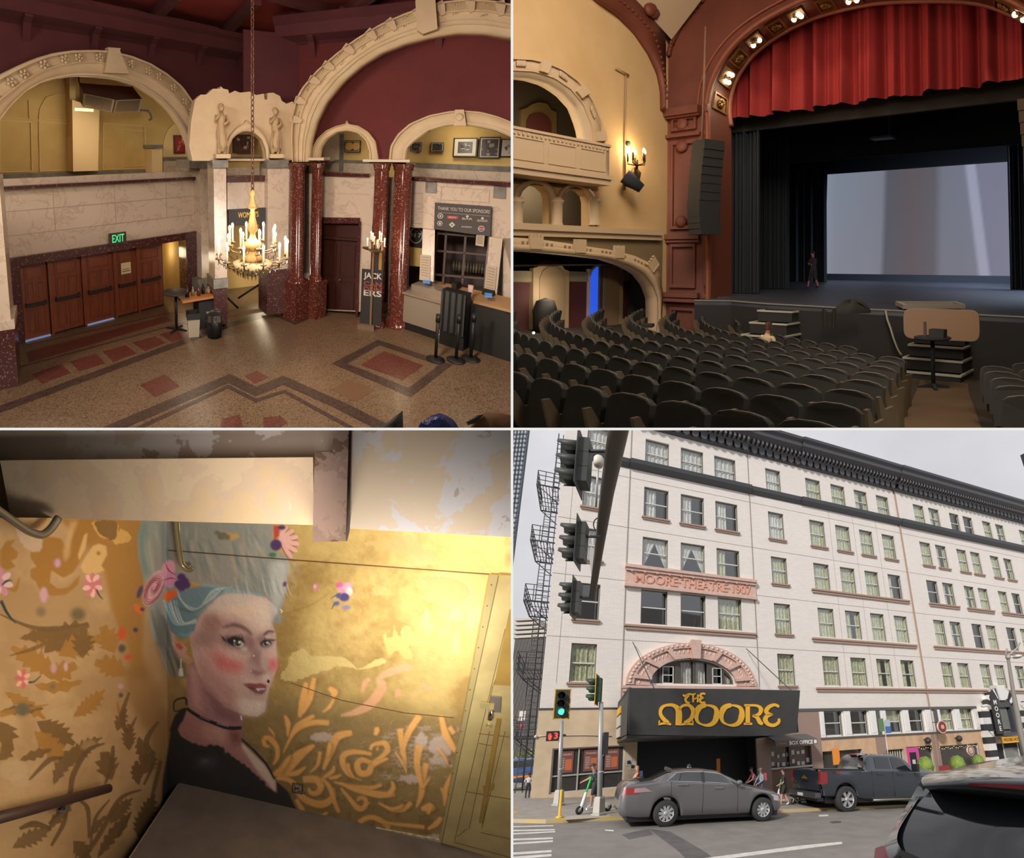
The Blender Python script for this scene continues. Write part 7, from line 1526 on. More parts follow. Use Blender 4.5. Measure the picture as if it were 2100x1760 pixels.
for k in range(5):
 c=MB(SW.T)
 for i in range(2+9*k,9+9*k):
  if i<42:a=np.array(A_[i])*.62+np.array(B_[i])*.38;c.box(a[0]-.05,-.33,a[1]-.1,a[0]+.03,-.3,a[1]+.06)
 obj('guilloche',c,mat('moulding shadow brown',(150,116,84),.7),TR,fas)
# wall under the box with doors
XD=2.4;Dp=lambda pts,off=XD:SW.poly(pts,off)
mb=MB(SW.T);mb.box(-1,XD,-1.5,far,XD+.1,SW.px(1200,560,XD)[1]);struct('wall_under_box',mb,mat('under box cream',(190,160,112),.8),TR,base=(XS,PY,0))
def sdoor(q,m,n_,off=.05):c=MB(SW.T);c.prism(Dp(q),XD-off,XD);struct(n_,c,m,TR,base=tuple(SW.P(0,0,XD)))
sdoor([(1040,578),(1084,580),(1082,680),(1040,680)],tred,'door_7');sdoor([(1162,577),(1202,578),(1201,680),(1160,680)],tred,'door_8');sdoor([(1271,576),(1321,577),(1319,690),(1270,690)],tred,'door_9')
for q in([(1040,555),(1086,556),(1086,578),(1040,577)],[(1153,556),(1206,558),(1206,578),(1153,577)]):sdoor(q,mat('lintel cream',(176,160,130),.7),'trim_door_head',.12)
for q,m_ in(([(1085,690),(1086,550),(1095,548),(1101,540),(1113,535),(1128,534),(1142,540),(1150,552),(1160,556),(1158,700)],'a'),([(1200,690),(1202,552),(1214,549),(1222,540),(1236,534),(1250,534),(1264,542),(1271,556),(1269,700)],'b')):
 sdoor(q,tmould,'trim_arch_surround',.2)
sdoor([(1096,690),(1098,570),(1104,556),(1116,547),(1130,546),(1143,555),(1150,570),(1149,690)],mat('arched niche cream',(186,156,120),.8),'wall_niche',.24)
sdoor([(1230,690),(1232,548),(1244,549),(1256,560),(1260,574),(1257,700)],mat('door leaf pale',(164,132,100),.7),'door_10',.3)
c=MB(SW.T);c.prism(Dp([(1209,680),(1212,572),(1216,558),(1224,548),(1230,547),(1229,680)],XD-.3),XD-.3,XD-.26,0);obj('blue_lit_doorway',c,mat('blue light beyond door',(46,92,235),.8,emit=.75),TR,label='narrow doorway filled with vivid blue light',cat='doorway')
c=MB(SW.T);c.prism(Dp([(1229,680),(1231,547),(1237,548),(1235,680)],XD-.4),XD-.4,XD-.3,0);struct('trim_door_edge',c,tdark,TR,base=(XS,PY,0))
for u,v,lb in((1118,632,'dark covered bin before the arched niche'),(1300,632,'small dark wall fountain on the right red door')):
 p=TR.X(XS-1.6 if u<1200 else XS-XD+.1,u,v);c=MB(T_(*p));c.lathe([(.0,-1.0),(.38,-1.0),(.4,-.2),(.42,-.1),(.3,.25),(0,.35)],n=16);obj('covered_bin' if u<1200 else 'wall_fountain',c,mat('bin dark brown',(50,42,38),.6),TR,label=lb,cat='bin' if u<1200 else 'fountain')
# conduit, spotlight, sconce on the side wall
c=MB();c.tube([TR.X(XS+.06,u,v)for u,v in((1283,155),(1282,250),(1281,390))],.04,6);c.tube([TR.X(XS+.06,u,v)for u,v in((1263,140),(1289,155))],.05,6);obj('wall_conduit',c,mat('conduit tan',(176,142,100),.7),TR,label='thin conduit running down the cream side wall',cat='pipe')
t=thing('stage_spotlight','black stage spotlight fixed to the side wall conduit','spotlight',TR,TR.X(XS+.5,1298,375));a=TR.X(XS+.5,1281,361);b=TR.X(XS+.9,1316,387);c=MB();c.tube([a,a*.6+b*.4,b],[.26,.24,.17],14);obj('barrel',c,stage_b,TR,t);c=MB();c.tube([TR.X(XS+.05,1281,372),a+(0,0,-.3),b*.5+a*.5+(0,0,-.2)],.05,6);obj('yoke',c,stage_b,TR,t);c=MB();c.ball(TR.X(XS+.15,1288,294),.1,8);obj('junction_knob',c,stage_b,TR,t)
t=thing('wall_sconce','lit candle sconce glowing on the cream side wall','sconce',TR,TR.X(XS+.1,1303,352));ctr=TR.X(XS+.6,1306,328);brz=mat('sconce bronze',(96,72,44),.5,metal=.4)
c=MB();c.lathe([(0,-.7),(.16,-.6),(.22,-.3),(.1,-.15),(0,-.1)],tuple(TR.X(XS+.15,1303,338)),12);c.tube([TR.X(XS,1302,345),ctr+(0,0,-.3),ctr],.05,6);obj('bracket',c,brz,TR,t)
flame2=mat('sconce flame',(255,220,150),.5,emit=10)
for k in range(5):
 a=k*1.2566;q=ctr+(.32*math.cos(a),.32*math.sin(a),-.05);c=MB();c.tube([ctr+(0,0,-.2),q+(0,0,-.1),q],.025,5);c.cyl(q,q+(0,0,.28),.035,n=8);o=obj('arm',c,brz,TR,t);c=MB();c.ball(q+(0,0,.36),(.05,.05,.1),8);obj('flame',c,flame2,TR,o)
lamp('sconce_light','POINT',TR,ctr+(-.12,0,.45),9,(1,.74,.4),.06)
# proscenium
Oc=[(1452,700),(1453,400),(1452,250),(1450,218),(1458,172),(1478,128),(1508,88),(1552,50),(1608,18),(1668,-8),(1760,-30),(1850,-38),(1960,-34),(2060,-6),(2140,40)]
Ic=[(1500,700),(1501,400),(1500,260),(1496,226),(1503,182),(1522,142),(1550,108),(1590,77),(1640,49),(1700,27),(1780,9),(1850,3),(1950,2),(2010,8),(2060,24),(2140,62)]
oc=resample([PW.px(u,v)for u,v in Oc],40)
mb=MB();lift=lambda P:[(p[0],p[2])for p in P]
ol=lift([TR.Y(PY,u,v)for u,v in Oc]);ol=resample(ol,40);xr_=ol[-1][0]
mb.holes([(XS,-1.2),(ol[0][0],-1.2)]+ol+[(xr_+3,ol[-1][1]-1),(xr_+3,18),(XS,18)],[],PY,PY+.4);struct('wall_proscenium',mb,tbrown,TR,base=(XS,PY,0))
il=resample(lift([TR.Y(PY+1.5,u,v)for u,v in Ic]),40)
c=MB();V=[(p[0],PY,p[1])for p in ol]+[(p[0],PY+1.5,p[1])for p in il];c.add(V,[(i,i+1,40+i+1,40+i)for i in range(39)],0,True);struct('trim_proscenium_splay',c,mat('splay brown',(112,58,40),.6),TR,base=(XS,PY,0))
def tube_px(pts,r,y,name,m,n=8):c=MB();c.tube([tuple(TR.Y(y,u,v))for u,v in spline(pts,4)],r,n);struct(name,c,m,TR)
ok=mat('moulding brown light',(150,82,54),.5)
tube_px(Oc,.12,PY-.05,'trim_arch_moulding',ok);tube_px(Ic[2:],.1,PY+1.45,'trim_arch_moulding',ok);tube_px([(1430,230),(1436,175),(1455,128),(1485,85),(1525,48),(1585,10),(1650,-20)],.06,PY-.03,'trim_arch_moulding',ok)
# gold panels and lamps along the splay
def splay_pt(t):i=min(int(t),38);f_=t-i;a=np.array([ol[i][0],PY,ol[i][1]])*(1-f_)+np.array([ol[i+1][0],PY,ol[i+1][1]])*f_;b=np.array([il[i][0],PY+1.5,il[i][1]])*(1-f_)+np.array([il[i+1][0],PY+1.5,il[i+1][1]])*f_;return a,b
def nearest_t(u,v):
 best=(1e9,0)
 for k in range(390):
  a,b=splay_pt(k/10);m_=TR.proj((a+b)/2);d_=(m_[0]-u)**2+(m_[1]-v)**2
  if d_<best[0]:best=(d_,k/10)
 return best[1]
for k,(u,v,lit)in enumerate(((1472,210,0),(1487,158,1),(1513,117,0),(1550,84,1),(1594,57,0),(1638,36,1),(1694,16,0),(1750,6,1),(2057,10,0),(2093,34,1))):
 t0=nearest_t(u,v);a0,b0=splay_pt(t0-.55);a1,b1=splay_pt(t0+.55);n_=np.cross(a1-a0,b0-a0);n_/=np.linalg.norm(n_);cen=(a0+b0+a1+b1)/4
 if n_@(TR.cam-cen)<0:n_=-n_
 q=[a0*.80+b0*.20,a1*.80+b1*.20,a1*.2+b1*.8,a0*.2+b0*.8]
 t=thing('arch_panel',['lowest gold relief panel on the left of the stage arch','lowest lamp panel with four bulbs on the stage arch','second gold relief panel up the stage arch','second lamp panel up the stage arch','third gold relief panel up the stage arch','third lamp panel up the stage arch','gold relief panel near the top of the stage arch','lamp panel near the top of the stage arch','gold relief panel at the far right of the stage arch','lamp panel at the right edge of the stage arch'][k],'ceiling panel',TR,cen,'panels round the stage arch')
 c=MB();Q1=[p+n_*.06 for p in q];Q2=[cen+(p-cen)*.82+n_*.06 for p in q];Q3=[cen+(p-cen)*.82+n_*.01 for p in q]
 c.add([tuple(p)for p in Q1+Q2+Q3+q],[(0,1,5,4),(1,2,6,5),(2,3,7,6),(3,0,4,7),(8,9,10,11)]+[(i,(i+1)%4,12+(i+1)%4,12+i)for i in range(4)],0);obj('frame',c,tgold,TR,t)
 ex_=(a1-a0)/np.linalg.norm(a1-a0);ey_=np.cross(n_,ex_);s_=np.linalg.norm(a1-a0)*.3;c=MB()
 for j in range(8):ang=j*.785;c.tube([cen+n_*.05,cen+n_*.08+(ex_*math.cos(ang)+ey_*math.sin(ang))*s_*.7,cen+n_*.05+(ex_*math.cos(ang+.4)+ey_*math.sin(ang+.4))*s_*1.0],[.05,.06,.02],6)
 obj('relief',c,tgold,TR,t)
 if lit:
  for j in range(4 if k==1 else(3 if k in(5,)else 2)):
   sx_=(-1)**j*s_*.8;sy_=(j//2)*s_*1.1-s_*.5*(k==1);q_=cen+ex_*sx_+ey_*sy_+n_*.12;c=MB();c.ball(tuple(q_),.1,10);obj('bulb',c,mat('bulb lit warm',(255,240,200),.5,emit=5),TR,t)
  lamp('arch_light','SPOT',TR,cen+n_*.4,7,(1,.8,.55),.1,spot=140,aim=cen+np.array([1.5,-1.5,-6.]))
# pilaster mouldings
c=MB()
def pz_(u0,v0,u1,v1,d=.12,m=0):p=TR.Y(PY-d,u0,v0);q=TR.Y(PY-d,u1,v1);c.box(p[0],PY-d,q[2],q[0],PY,p[2],m)
xl=TR.Y(PY,1366,600)[0];xm=TR.Y(PY,1432,600)[0];xn=TR.Y(PY,1455,600)[0];zq=lambda v:TR.Y(PY,1400,v)[2]
for z,h_,d_ in((zq(222),.3,.28),(zq(236),.12,.2),(zq(275),.12,.15),(zq(480),.2,.15),(zq(492),.1,.1),(zq(600),.18,.22),(zq(612),.12,.3)):c.box(xl-.02,PY-d_,z-h_,xm+.1,PY,z);c.box(xm+.3,PY-d_*.7,z-h_,xn,PY,z)
for z0_,z1_ in((zq(590),zq(500)),(zq(470),zq(290)),(zq(268),zq(240)),(zq(680),zq(630))):
 for x0_,x1_ in((xl+.25,xm-.1),(xm+.4,xn-.1)):c.holes([(x0_,z0_),(x1_,z0_),(x1_,z1_),(x0_,z1_)],[[(x0_+.1,z0_+.12),(x1_-.1,z0_+.12),(x1_-.1,z1_-.12),(x0_+.1,z1_-.12)]],PY-.1,PY)
for z in(zq(255),zq(300),zq(455)):c.ball(((xl+xm)/2,PY-.08,z),(.3,.1,.25),12)
struct('trim_pilaster_mouldings',c,tbrown,TR,base=(xl,PY,0))
# brown arch rib on the side wall and ceiling vault
rib_o=[(1150,-190),(1230,-60),(1305,0),(1340,38),(1362,64),(1372,90),(1376,150),(1374,225)]
c=MB(SW.T);A_=resample(SW.poly([(u,v)for u,v in lun_c],-.3),40);B_=resample(SW.poly([(min(u,1366)if v>60 else u,v)for u,v in rib_o],-.3),40);c.ribbon(A_,B_,-.3,.1,0,True);rib=struct('trim_side_rib',c,tbrown,TR,base=(XS,PY,5))
c=MB(SW.T)
for i in range(2,38):a=(np.array(A_[i])+np.array(B_[i]))/2;c.ball((a[0],-.33,a[1]),(.07,.06,.07),6)
struct('trim_side_rib_beads',c,tbrown,TR,base=(XS,PY,5))
c=MB();B2=[tuple(TR.Y(PY-.12,u,v))for u,v in spline([(1372,110),(1380,80),(1400,48),(1440,0),(1490,-40)],5)]
for p in B2[::1]:c.ball(p,.11,6)
c.tube([tuple(TR.Y(PY-.1,u,v))for u,v in((1378,90),(1392,58),(1436,0),(1480,-45))],.1,8);struct('trim_front_rib_beads',c,tbrown,TR,base=(XS,PY,5))
PZ=lambda u,v,f_:TR.Y(PY-f_,u,v)
c=MB();V=[PZ(1377,81,.25),PZ(1290,-15,2.5),PZ(1300,-80,2.5),PZ(1445,-80,.3),PZ(1443,-6,.3)];c.add([tuple(p)for p in V]+[tuple(p+(0,.1,.1))for p in V],[(0,1,2,3,4),(9,8,7,6,5)]);struct('ceiling_pendentive',c,mat('pendentive cream',(200,172,138),.7),TR)
c=MB();c.tube([PZ(1343,0,1.0),PZ(1362,28,.7),PZ(1376,44,.5),PZ(1388,26,.5),PZ(1402,-2,.5)],.09,6);c.tube([PZ(1350,0,.9),PZ(1366,20,.7),PZ(1376,33,.55),PZ(1386,18,.55),PZ(1396,-2,.55)],.05,6);c.ball(PZ(1375,4,.6),(.3,.1,.35),10);struct('trim_pendentive_moulding',c,mat('pendentive cream light',(222,200,160),.7),TR)
c=MB();c.ball(TR.X(XS+.4,1334,18),(.25,.3,.3),10);c.ball(TR.X(XS+.4,1342,26),(.22,.25,.25),10);struct('trim_rib_flower',c,tbrown,TR)
mb=MB();mb.box(XS-5,PY-40,16,60,PY+1,16.3);struct('ceiling_auditorium',mb,mat('auditorium ceiling',(150,116,80),.8),TR,base=(XS,PY,16))
# speaker array on its cable
t=thing('speaker_array','tall hanging line array of black loudspeakers beside the stage','loudspeaker',TR,TR.Y(PY-1.5,1440,480));YA=PY-1.5
edge_=[(1423,291),(1420,320),(1417,350),(1415,380),(1413,410),(1413,440),(1415,462),(1418,482)]
for k in range(12):
 f_=k/12*7;i=min(int(f_),6);g=f_-i;v0=edge_[i][1]*(1-g)+edge_[i+1][1]*g;u0=edge_[i][0]*(1-g)+edge_[i+1][0]*g;f2_=(k+.93)/12*7;i2=min(int(f2_),6);g2=f2_-i2;v1=edge_[i2][1]*(1-g2)+edge_[i2+1][1]*g2
 a=TR.Y(YA,u0,v0);b=TR.Y(YA,u0+34,v1);c=MB(T_(0,0,0));w=b[0]-a[0]
 c.prism([(a[0],YA-.1),(a[0]+w,YA-.35),(a[0]+w*1.35,YA+.5),(a[0]+w*.2,YA+.6)],b[2],a[2],axis='z');obj('cabinet',c,mat('speaker black',(44,44,42),.7),TR,t)
c=MB();c.cyl(TR.Y(YA,1440,291),TR.Y(YA,1447,55),.04,n=6);obj('cable',c,mat('cable pale',(150,110,84),.6),TR,t)
t=thing('side_speaker','brown grille speaker cut by the right edge of the stage','loudspeaker',TR,TR.Y(PY-1,2095,390));c=MB();a=TR.Y(PY-1,2086,203);b=TR.Y(PY-1,2115,203)
for k in range(8):z1=TR.Y(PY-1,2090,203+k*25)[2];z0=TR.Y(PY-1,2090,226+k*25)[2];c.box(a[0]+k*.03,PY-1,z0,b[0],PY-.3,z1)
obj('cabinet',c,mat('speaker brown',(96,80,62),.6),TR,t)
# valance curtain
YV=PY+2.0;t=thing('red_valance','long pleated red valance curtain across the stage opening','curtain',TR,TR.Y(YV,1800,205));x0=TR.Y(YV,1492,240)[0];x1=TR.Y(YV,2125,160)[0];zb_=TR.Y(YV,1505,246)[2];zb2=TR.Y(YV,2098,165)[2]
n=900;vs=[];fs=[];rnd=random.Random(4);ph=[rnd.uniform(0,6.28)for _ in range(9)]
def prof(x):return .17*(math.sin(x*6.1+ph[0]+1.2*math.sin(x*.9))+.7*math.sin(x*10.3+ph[1]+1.5*math.sin(x*.7))+.45*math.sin(x*3.1+ph[2])+.25*math.sin(x*19+ph[3]))
for i in range(n+1):
 x=x0+(x1-x0)*i/n
 for j in range(7):
  w=j/6;zb3=zb_+(zb2-zb_)*i/n+.08*abs(math.sin(x*1.55));vs.append((x,YV+prof(x)*(1.0-.25*w),zb3+(13.5-zb3)*w))
c=MB();c.add(vs,[(i*7+j,(i+1)*7+j,(i+1)*7+j+1,i*7+j+1)for i in range(n)for j in range(6)],0,True);obj('drape',c,mat('valance red velvet',(158,42,40),.85),TR,t)
mb=MB();mb.box(x0-1,YV+.8,zb_-.35,x1+1,YV+1.0,15);struct('trim_header_masking',mb,mat('header dark',(52,46,40),.9),TR,base=(0,YV,5))
# stage
YScr=TR.Z(.95,1690,573)[1]
mb=MB();ap_=[TR.Z(.95,u,v)for u,v in((1424,616),(1500,617),(1575,623),(1760,633),(1900,640),(2100,650),(2300,664))]
mb.prism([(p[0],p[1])for p in ap_]+[(ap_[-1][0]+20,YScr+3),(XS-14,YScr+3),(XS-14,PY+.8),(XS+.2,PY+.8),(ap_[0][0],PY+.5)],.8,.95,axis='z');struct('floor_stage',mb,mat('stage floor blue grey',(74,78,88),.45,kind='streak',rgb2=(58,60,68),scale=1.2,ex=(.3,2,1)),TR,base=(0,PY,0))
mb=MB();A_=[(p[0],p[1])for p in ap_];B_=[(p[0],p[1]+.15)for p in ap_];mb.prism(A_+B_[::-1],-1.2,.8,axis='z');struct('wall_stage_front',mb,mat('stage front dark',(46,44,42),.8),TR,base=(0,PY,0))
c=MB();A2=[(p[0]-.0,p[1]-.03)for p in ap_];B2=[(p[0],p[1]+.06)for p in ap_];c.prism(A2+B2[::-1],.93,.965,axis='z');struct('trim_stage_edge',c,mat('edge tape white',(150,146,140),.6),TR,base=(0,PY,.9))
mb=MB();mb.box(-24,YScr+1.0,-1,60,YScr+1.2,20);mb.box(XS-15,PY+.5,-1,XS-14.8,YScr+1,20);mb.box(XS-15,PY+.5,-1,XS,PY+.7,20);mb.box(-20,PY+2,14,60,YScr+2,14.2);mb.box(44,PY,-1,44.2,YScr,15);struct('wall_stage_black',mb,stage_b,TR,base=(0,YScr,0))
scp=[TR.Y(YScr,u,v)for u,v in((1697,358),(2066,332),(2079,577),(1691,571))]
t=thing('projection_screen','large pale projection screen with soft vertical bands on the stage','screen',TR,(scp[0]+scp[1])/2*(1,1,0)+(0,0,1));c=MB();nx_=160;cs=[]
bandsX=[(0,(132,140,154)),(.06,(124,132,146)),(.34,(120,124,136)),(.37,(86,88,98)),(.50,(94,86,90)),(.63,(94,92,98)),(.67,(112,116,128)),(.78,(114,118,132)),(.80,(150,154,174)),(.835,(150,154,174)),(.85,(118,120,140)),(1,(120,122,138))]  # uneven light across the screen, painted as glowing colour bands
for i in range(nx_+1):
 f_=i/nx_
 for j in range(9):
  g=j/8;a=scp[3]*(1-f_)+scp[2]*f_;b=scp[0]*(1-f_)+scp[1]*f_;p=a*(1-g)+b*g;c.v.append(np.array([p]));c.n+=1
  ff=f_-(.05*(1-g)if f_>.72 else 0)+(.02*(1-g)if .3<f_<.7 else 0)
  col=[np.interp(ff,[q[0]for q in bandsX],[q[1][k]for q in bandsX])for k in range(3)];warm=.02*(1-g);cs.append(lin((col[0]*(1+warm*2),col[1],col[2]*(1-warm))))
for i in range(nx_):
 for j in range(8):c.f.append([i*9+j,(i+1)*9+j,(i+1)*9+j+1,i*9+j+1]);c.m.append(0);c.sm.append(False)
obj('glow_surface',c,mat('painted light bands',(120,124,136),.8,kind='vcol',emit=.95),TR,t,colors=cs);_ps=_mats['painted light bands'].node_tree;_ps.links.remove(_ps.nodes['Principled BSDF'].inputs['Base Color'].links[0]);_ps.nodes['Principled BSDF'].inputs['Base Color'].default_value=(.02,.02,.025,1);_ps.nodes['Principled BSDF'].inputs['Specular IOR Level'].default_value=0
c=MB();c.box(scp[3][0]-.2,YScr+.02,1.0,scp[2][0]+.2,YScr+.1,scp[1][2]+.1);obj('backing',c,stage_b,TR,t);c=MB();c.box(scp[3][0]-.3,YScr-.6,.95,scp[2][0]+.3,YScr-.1,1.35);obj('foot_box',c,mat('foot box dark',(40,46,54),.7),TR,t)
for k,(ua,ub,dy,lb)in enumerate(((1503,1560,3.0,'black leg curtain nearest the arch on stage left side'),(1556,1615,7.5,'second black leg curtain on the left of the stage'),(1612,1696,16,'black leg curtain just left of the projection screen'),(2068,2130,12,'black leg curtain right of the projection screen'))):
 y=PY+dy;xa_=TR.Y(y,ua,500)[0];xb_=TR.Y(y,ub,500)[0];c=MB();curtain_grid(c,xa_,xb_,.97,13.5,y,6,.16,seed=k,nz=3);obj('black_curtain',c,mat('leg velvet dark blue',(50,54,60),.85),TR,label=lb,cat='curtain',group='black stage legs')
mb=MB();y=PY+10;z_=TR.Y(y,1700,235)[2];mb.box(-10,y,TR.Y(y,1800,320)[2],44,y+.1,14);struct('trim_border_curtain',mb,mat('leg velvet dark blue',(50,54,60),.85),TR,base=(0,y,8))
q=TR.Y(PY+8,1810,283);c=MB(T_(*q));c.box(-.5,-.3,-.05,.5,.3,.05);c.cyl((.3,0,0),(.4,0,3),.02,n=5);obj('hanging_fixture',c,mat('fixture grey',(120,124,128),.5),TR,label='small pale fixture hanging in the dark above the screen',cat='stage light')
# things on stage
p=TR.Z(.97,1668,592);h_=TR.Y(p[1],1666,515)[2]-p[2]
person(TR,'person','person in dark red shirt and long shorts walking on the stage',p,h_,math.pi*.93,dict(lkn=(.09,.05,.28),lan=(.14,.05,.045),lto=(.22,.05,.02),ran=(-.13,-.05,.07),rto=(-.05,-.05,.02),rkn=(-.02,-.06,.28),lwr=(.14,.02,.66),lel=(.03,.14,.64),rwr=(.14,-.03,.67),rel=(.02,-.14,.64)),dict(skin=(196,130,120),shirt=(70,44,48),pants=(62,56,60),shoe=(50,46,48),sleeve=.4,leg=.66),hair=dict(c=(50,46,46)))
p=TR.Z(.97,1744,640);c=MB();rs=random.Random(8)
c.grid(lambda a,b:(p[0]+.5*math.cos(a*6.283)*math.sin(b*1.57)*(1+.15*math.sin(a*19)),p[1]+.4*math.sin(a*6.283)*math.sin(b*1.57),.96+(.3+.06*math.sin(a*23))*math.cos(b*1.57)),40,10);c.grid(lambda a,b:(p[0]-.62+.42*a,p[1]-.5+.05*math.sin(a*20),1.0-.42*b+.1*math.sin(a*9)*(1-b)),16,5);obj('cloth_heap',c,mat('cloth olive black',(56,54,50),.9),TR,label='dark crumpled cloth heaped over the stage edge',cat='cloth')
t=thing('frame_case','open white-rimmed shallow case lying at the stage edge','case',TR,TR.Z(.97,1906,632));P=[TR.Z(1.0,u,v)for u,v in((1836,626),(1960,626),(1980,633),(1852,634))];cen=sum(P)/4;I_=[cen+(q-cen)*.88 for q in P];c=MB();V=[tuple(q+(0,0,.12))for q in P]+[tuple(q+(0,0,.12))for q in I_]+[tuple(q)for q in P]+[tuple(q)for q in I_];c.add(V,[(0,1,5,4),(1,2,6,5),(2,3,7,6),(3,0,4,7),(0,1,9,8),(1,2,10,9),(2,3,11,10),(3,0,8,11),(4,5,13,12),(5,6,14,13),(6,7,15,14),(7,4,12,15)]);obj('rim',c,mat('case rim white',(190,180,164),.6),TR,t);c=MB();c.prism([(q[0],q[1])for q in I_],.97,.99,axis='z');obj('inside',c,stage_b,TR,t)
c=MB();y=ap_[3][1]-.3;c.tube([tuple(q)for q in spline([tuple(TR.Y(y,u,v))for u,v in((1817,637),(1820,655),(1826,672),(1833,695),(1842,718),(1849,728))],5)],.03,6);obj('white_cable',c,mat('cable white',(206,200,186),.6),TR,label='thin white cable hanging down the stage front',cat='cable')
# floor, rake
CX,CY=None,None
lv=lambda x,y:TR.R.T@(np.array([x,y,0.])-TR.o)
cc=lv(11.1,24.0);FZ=lambda r:max(-.6,-.6+.08*(r-12.5))
mb=MB();mb.grid(lambda a,b:(cc[0]+(4+30*b)*math.cos(math.radians(170+180*a)),cc[1]+(4+30*b)*math.sin(math.radians(170+180*a)),FZ(4+30*b)-.02),48,26);mb.box(XS-4,PY-45,-1.6,50,PY+1,-1.4);struct('floor_auditorium',mb,mat('auditorium floor dark',(64,54,44),.8),TR,base=(0,0,0))
# stairs
def steps(name,lb,q,n,y,dz,run,wtop):
 """q: px of left/right ends of the top nosing; steps come towards the viewer and down"""
 a=TR.Y(y,*q[0]);b=TR.Y(y,*q[1]);t=thing(name,lb,'stairs',TR,((a[0]+b[0])/2,y-n*run/2,a[2]-n*dz));c=MB();c2=MB()
 for k in range(n):
  z=a[2]-k*dz;y0=y-(k+1)*run;e=.04*k;c.box(a[0]-e,y0,z-dz,b[0]+e,y,z-.03);c2.box(a[0]-e,y0-.02,z-.05,b[0]+e,y0+.05,z);c2.box(a[0]-e-.03,y0,z-.05,a[0]-e+.03,y,z);c2.box(b[0]+e-.03,y0,z-.05,b[0]+e+.03,y,z)
 obj('treads',c,mat('stair black',(48,46,44),.8),TR,t);obj('nosing',c2,mat('nosing pale',(196,190,176),.6),TR,t)
ya=TR.Z(.95,1590,625)[1];steps('stage_steps','black stage steps with pale edges left of the seated spectator',((1568,634),(1637,637)),4,ya,.34,.4,0)
yb=TR.Z(.95,1930,642)[1];steps('stage_steps','black stage steps with pale edges behind the round table',((1882,678),(1985,684)),4,yb,.3,.3,0)
t=thing('leaning_board','beige rounded table top leaning on the stage steps','board',TR,TR.Y(yb-1.3,1930,702));y=yb-1.3;A=[TR.Y(y,u,v)for u,v in((1853,633),(2007,637),(2008,701),(1854,693))];c=MB();P=[(q[0],q[2])for q in A]
cx_=[sum(p[k]for p in P)/4 for k in(0,1)];poly=[]
for i,p in enumerate(P):
 a=np.array(P[i-1]);b=np.array(p);d=np.array(P[(i+1)%4]);u1=(a-b)/np.linalg.norm(a-b);u2=(d-b)/np.linalg.norm(d-b)
 for k in range(6):tt=k/5;poly.append(tuple(b+(u1*(1-tt)**2+u2*tt**2)*.22))
c.prism(poly,y,y+.06);obj('panel',c,mat('board beige',(172,134,104),.5),TR,t);c=MB();I_=[(cx_[0]+(p[0]-cx_[0])*1.008,cx_[1]+(p[1]-cx_[1])*1.02)for p in poly];c.prism(I_,y+.005,y+.05);obj('edge_band',c,mat('board edge',(196,170,140),.6),TR,t)
# aisle
av=[((1888,780),(1985,786)),((1880,800),(1987,806)),((1862,842),(2003,850)),((1840,890),(2020,896))]
mb=MB();W_=[];
def rakeZ(u,v):
 z=-.3
 for _ in range(6):p=TR.Z(z,u,v);r=np.linalg.norm((p-cc)[:2]);z=FZ(r)+.01
 return p
L_=[rakeZ(*a)for a,b in av];R_=[rakeZ(*b)for a,b in av];mb.add([tuple(p)for p in L_+R_]+[tuple(p-(0,0,.2))for p in L_+R_],[(i,i+1,5+i,4+i)for i in range(3)]+[(8+i,12+i,13+i,9+i)for i in range(3)]);struct('floor_aisle',mb,mat('aisle boards',(110,88,64),.6,kind='noise',rgb2=(96,76,54),scale=1.5),TR)
p=rakeZ(1914,795);t=thing('round_table','small round black high table standing in the aisle','table',TR,p);zt=TR.Y(p[1],1911,691)[2];c=MB();c.lathe([(0,zt),(.42,zt),(.43,zt-.03),(.4,zt-.05),(0,zt-.05)],(p[0],p[1],0),28);obj('tabletop',c,stage_b,TR,t);c=MB();c.cyl(p+(0,0,.04),(p[0],p[1],zt),.05,n=12);obj('pole',c,stage_b,TR,t);c=MB()
for k in range(4):c.T=T_(*p)@Rz(.5+k*math.pi/2);c.prism([(0,0),(.36,0),(.36,.03),(.04,.1),(0,.1)],-.04,.04)
obj('foot',c,stage_b,TR,t)
c=MB(T_(p[0]+.1,p[1],zt+.001));c.box(-.15,-.12,0,.2,.15,.18);obj('projector_box',c,mat('box black',(30,32,34),.5),TR,label='small black box on the round aisle table',cat='box')
c=MB(T_(p[0]-.18,p[1],zt+.001));c.box(-.03,-.02,0,.03,.02,.34);obj('phone_stand',c,mat('phone brown',(90,70,56),.5),TR,label='thin upright phone stand beside the black box on the aisle table',cat='phone');
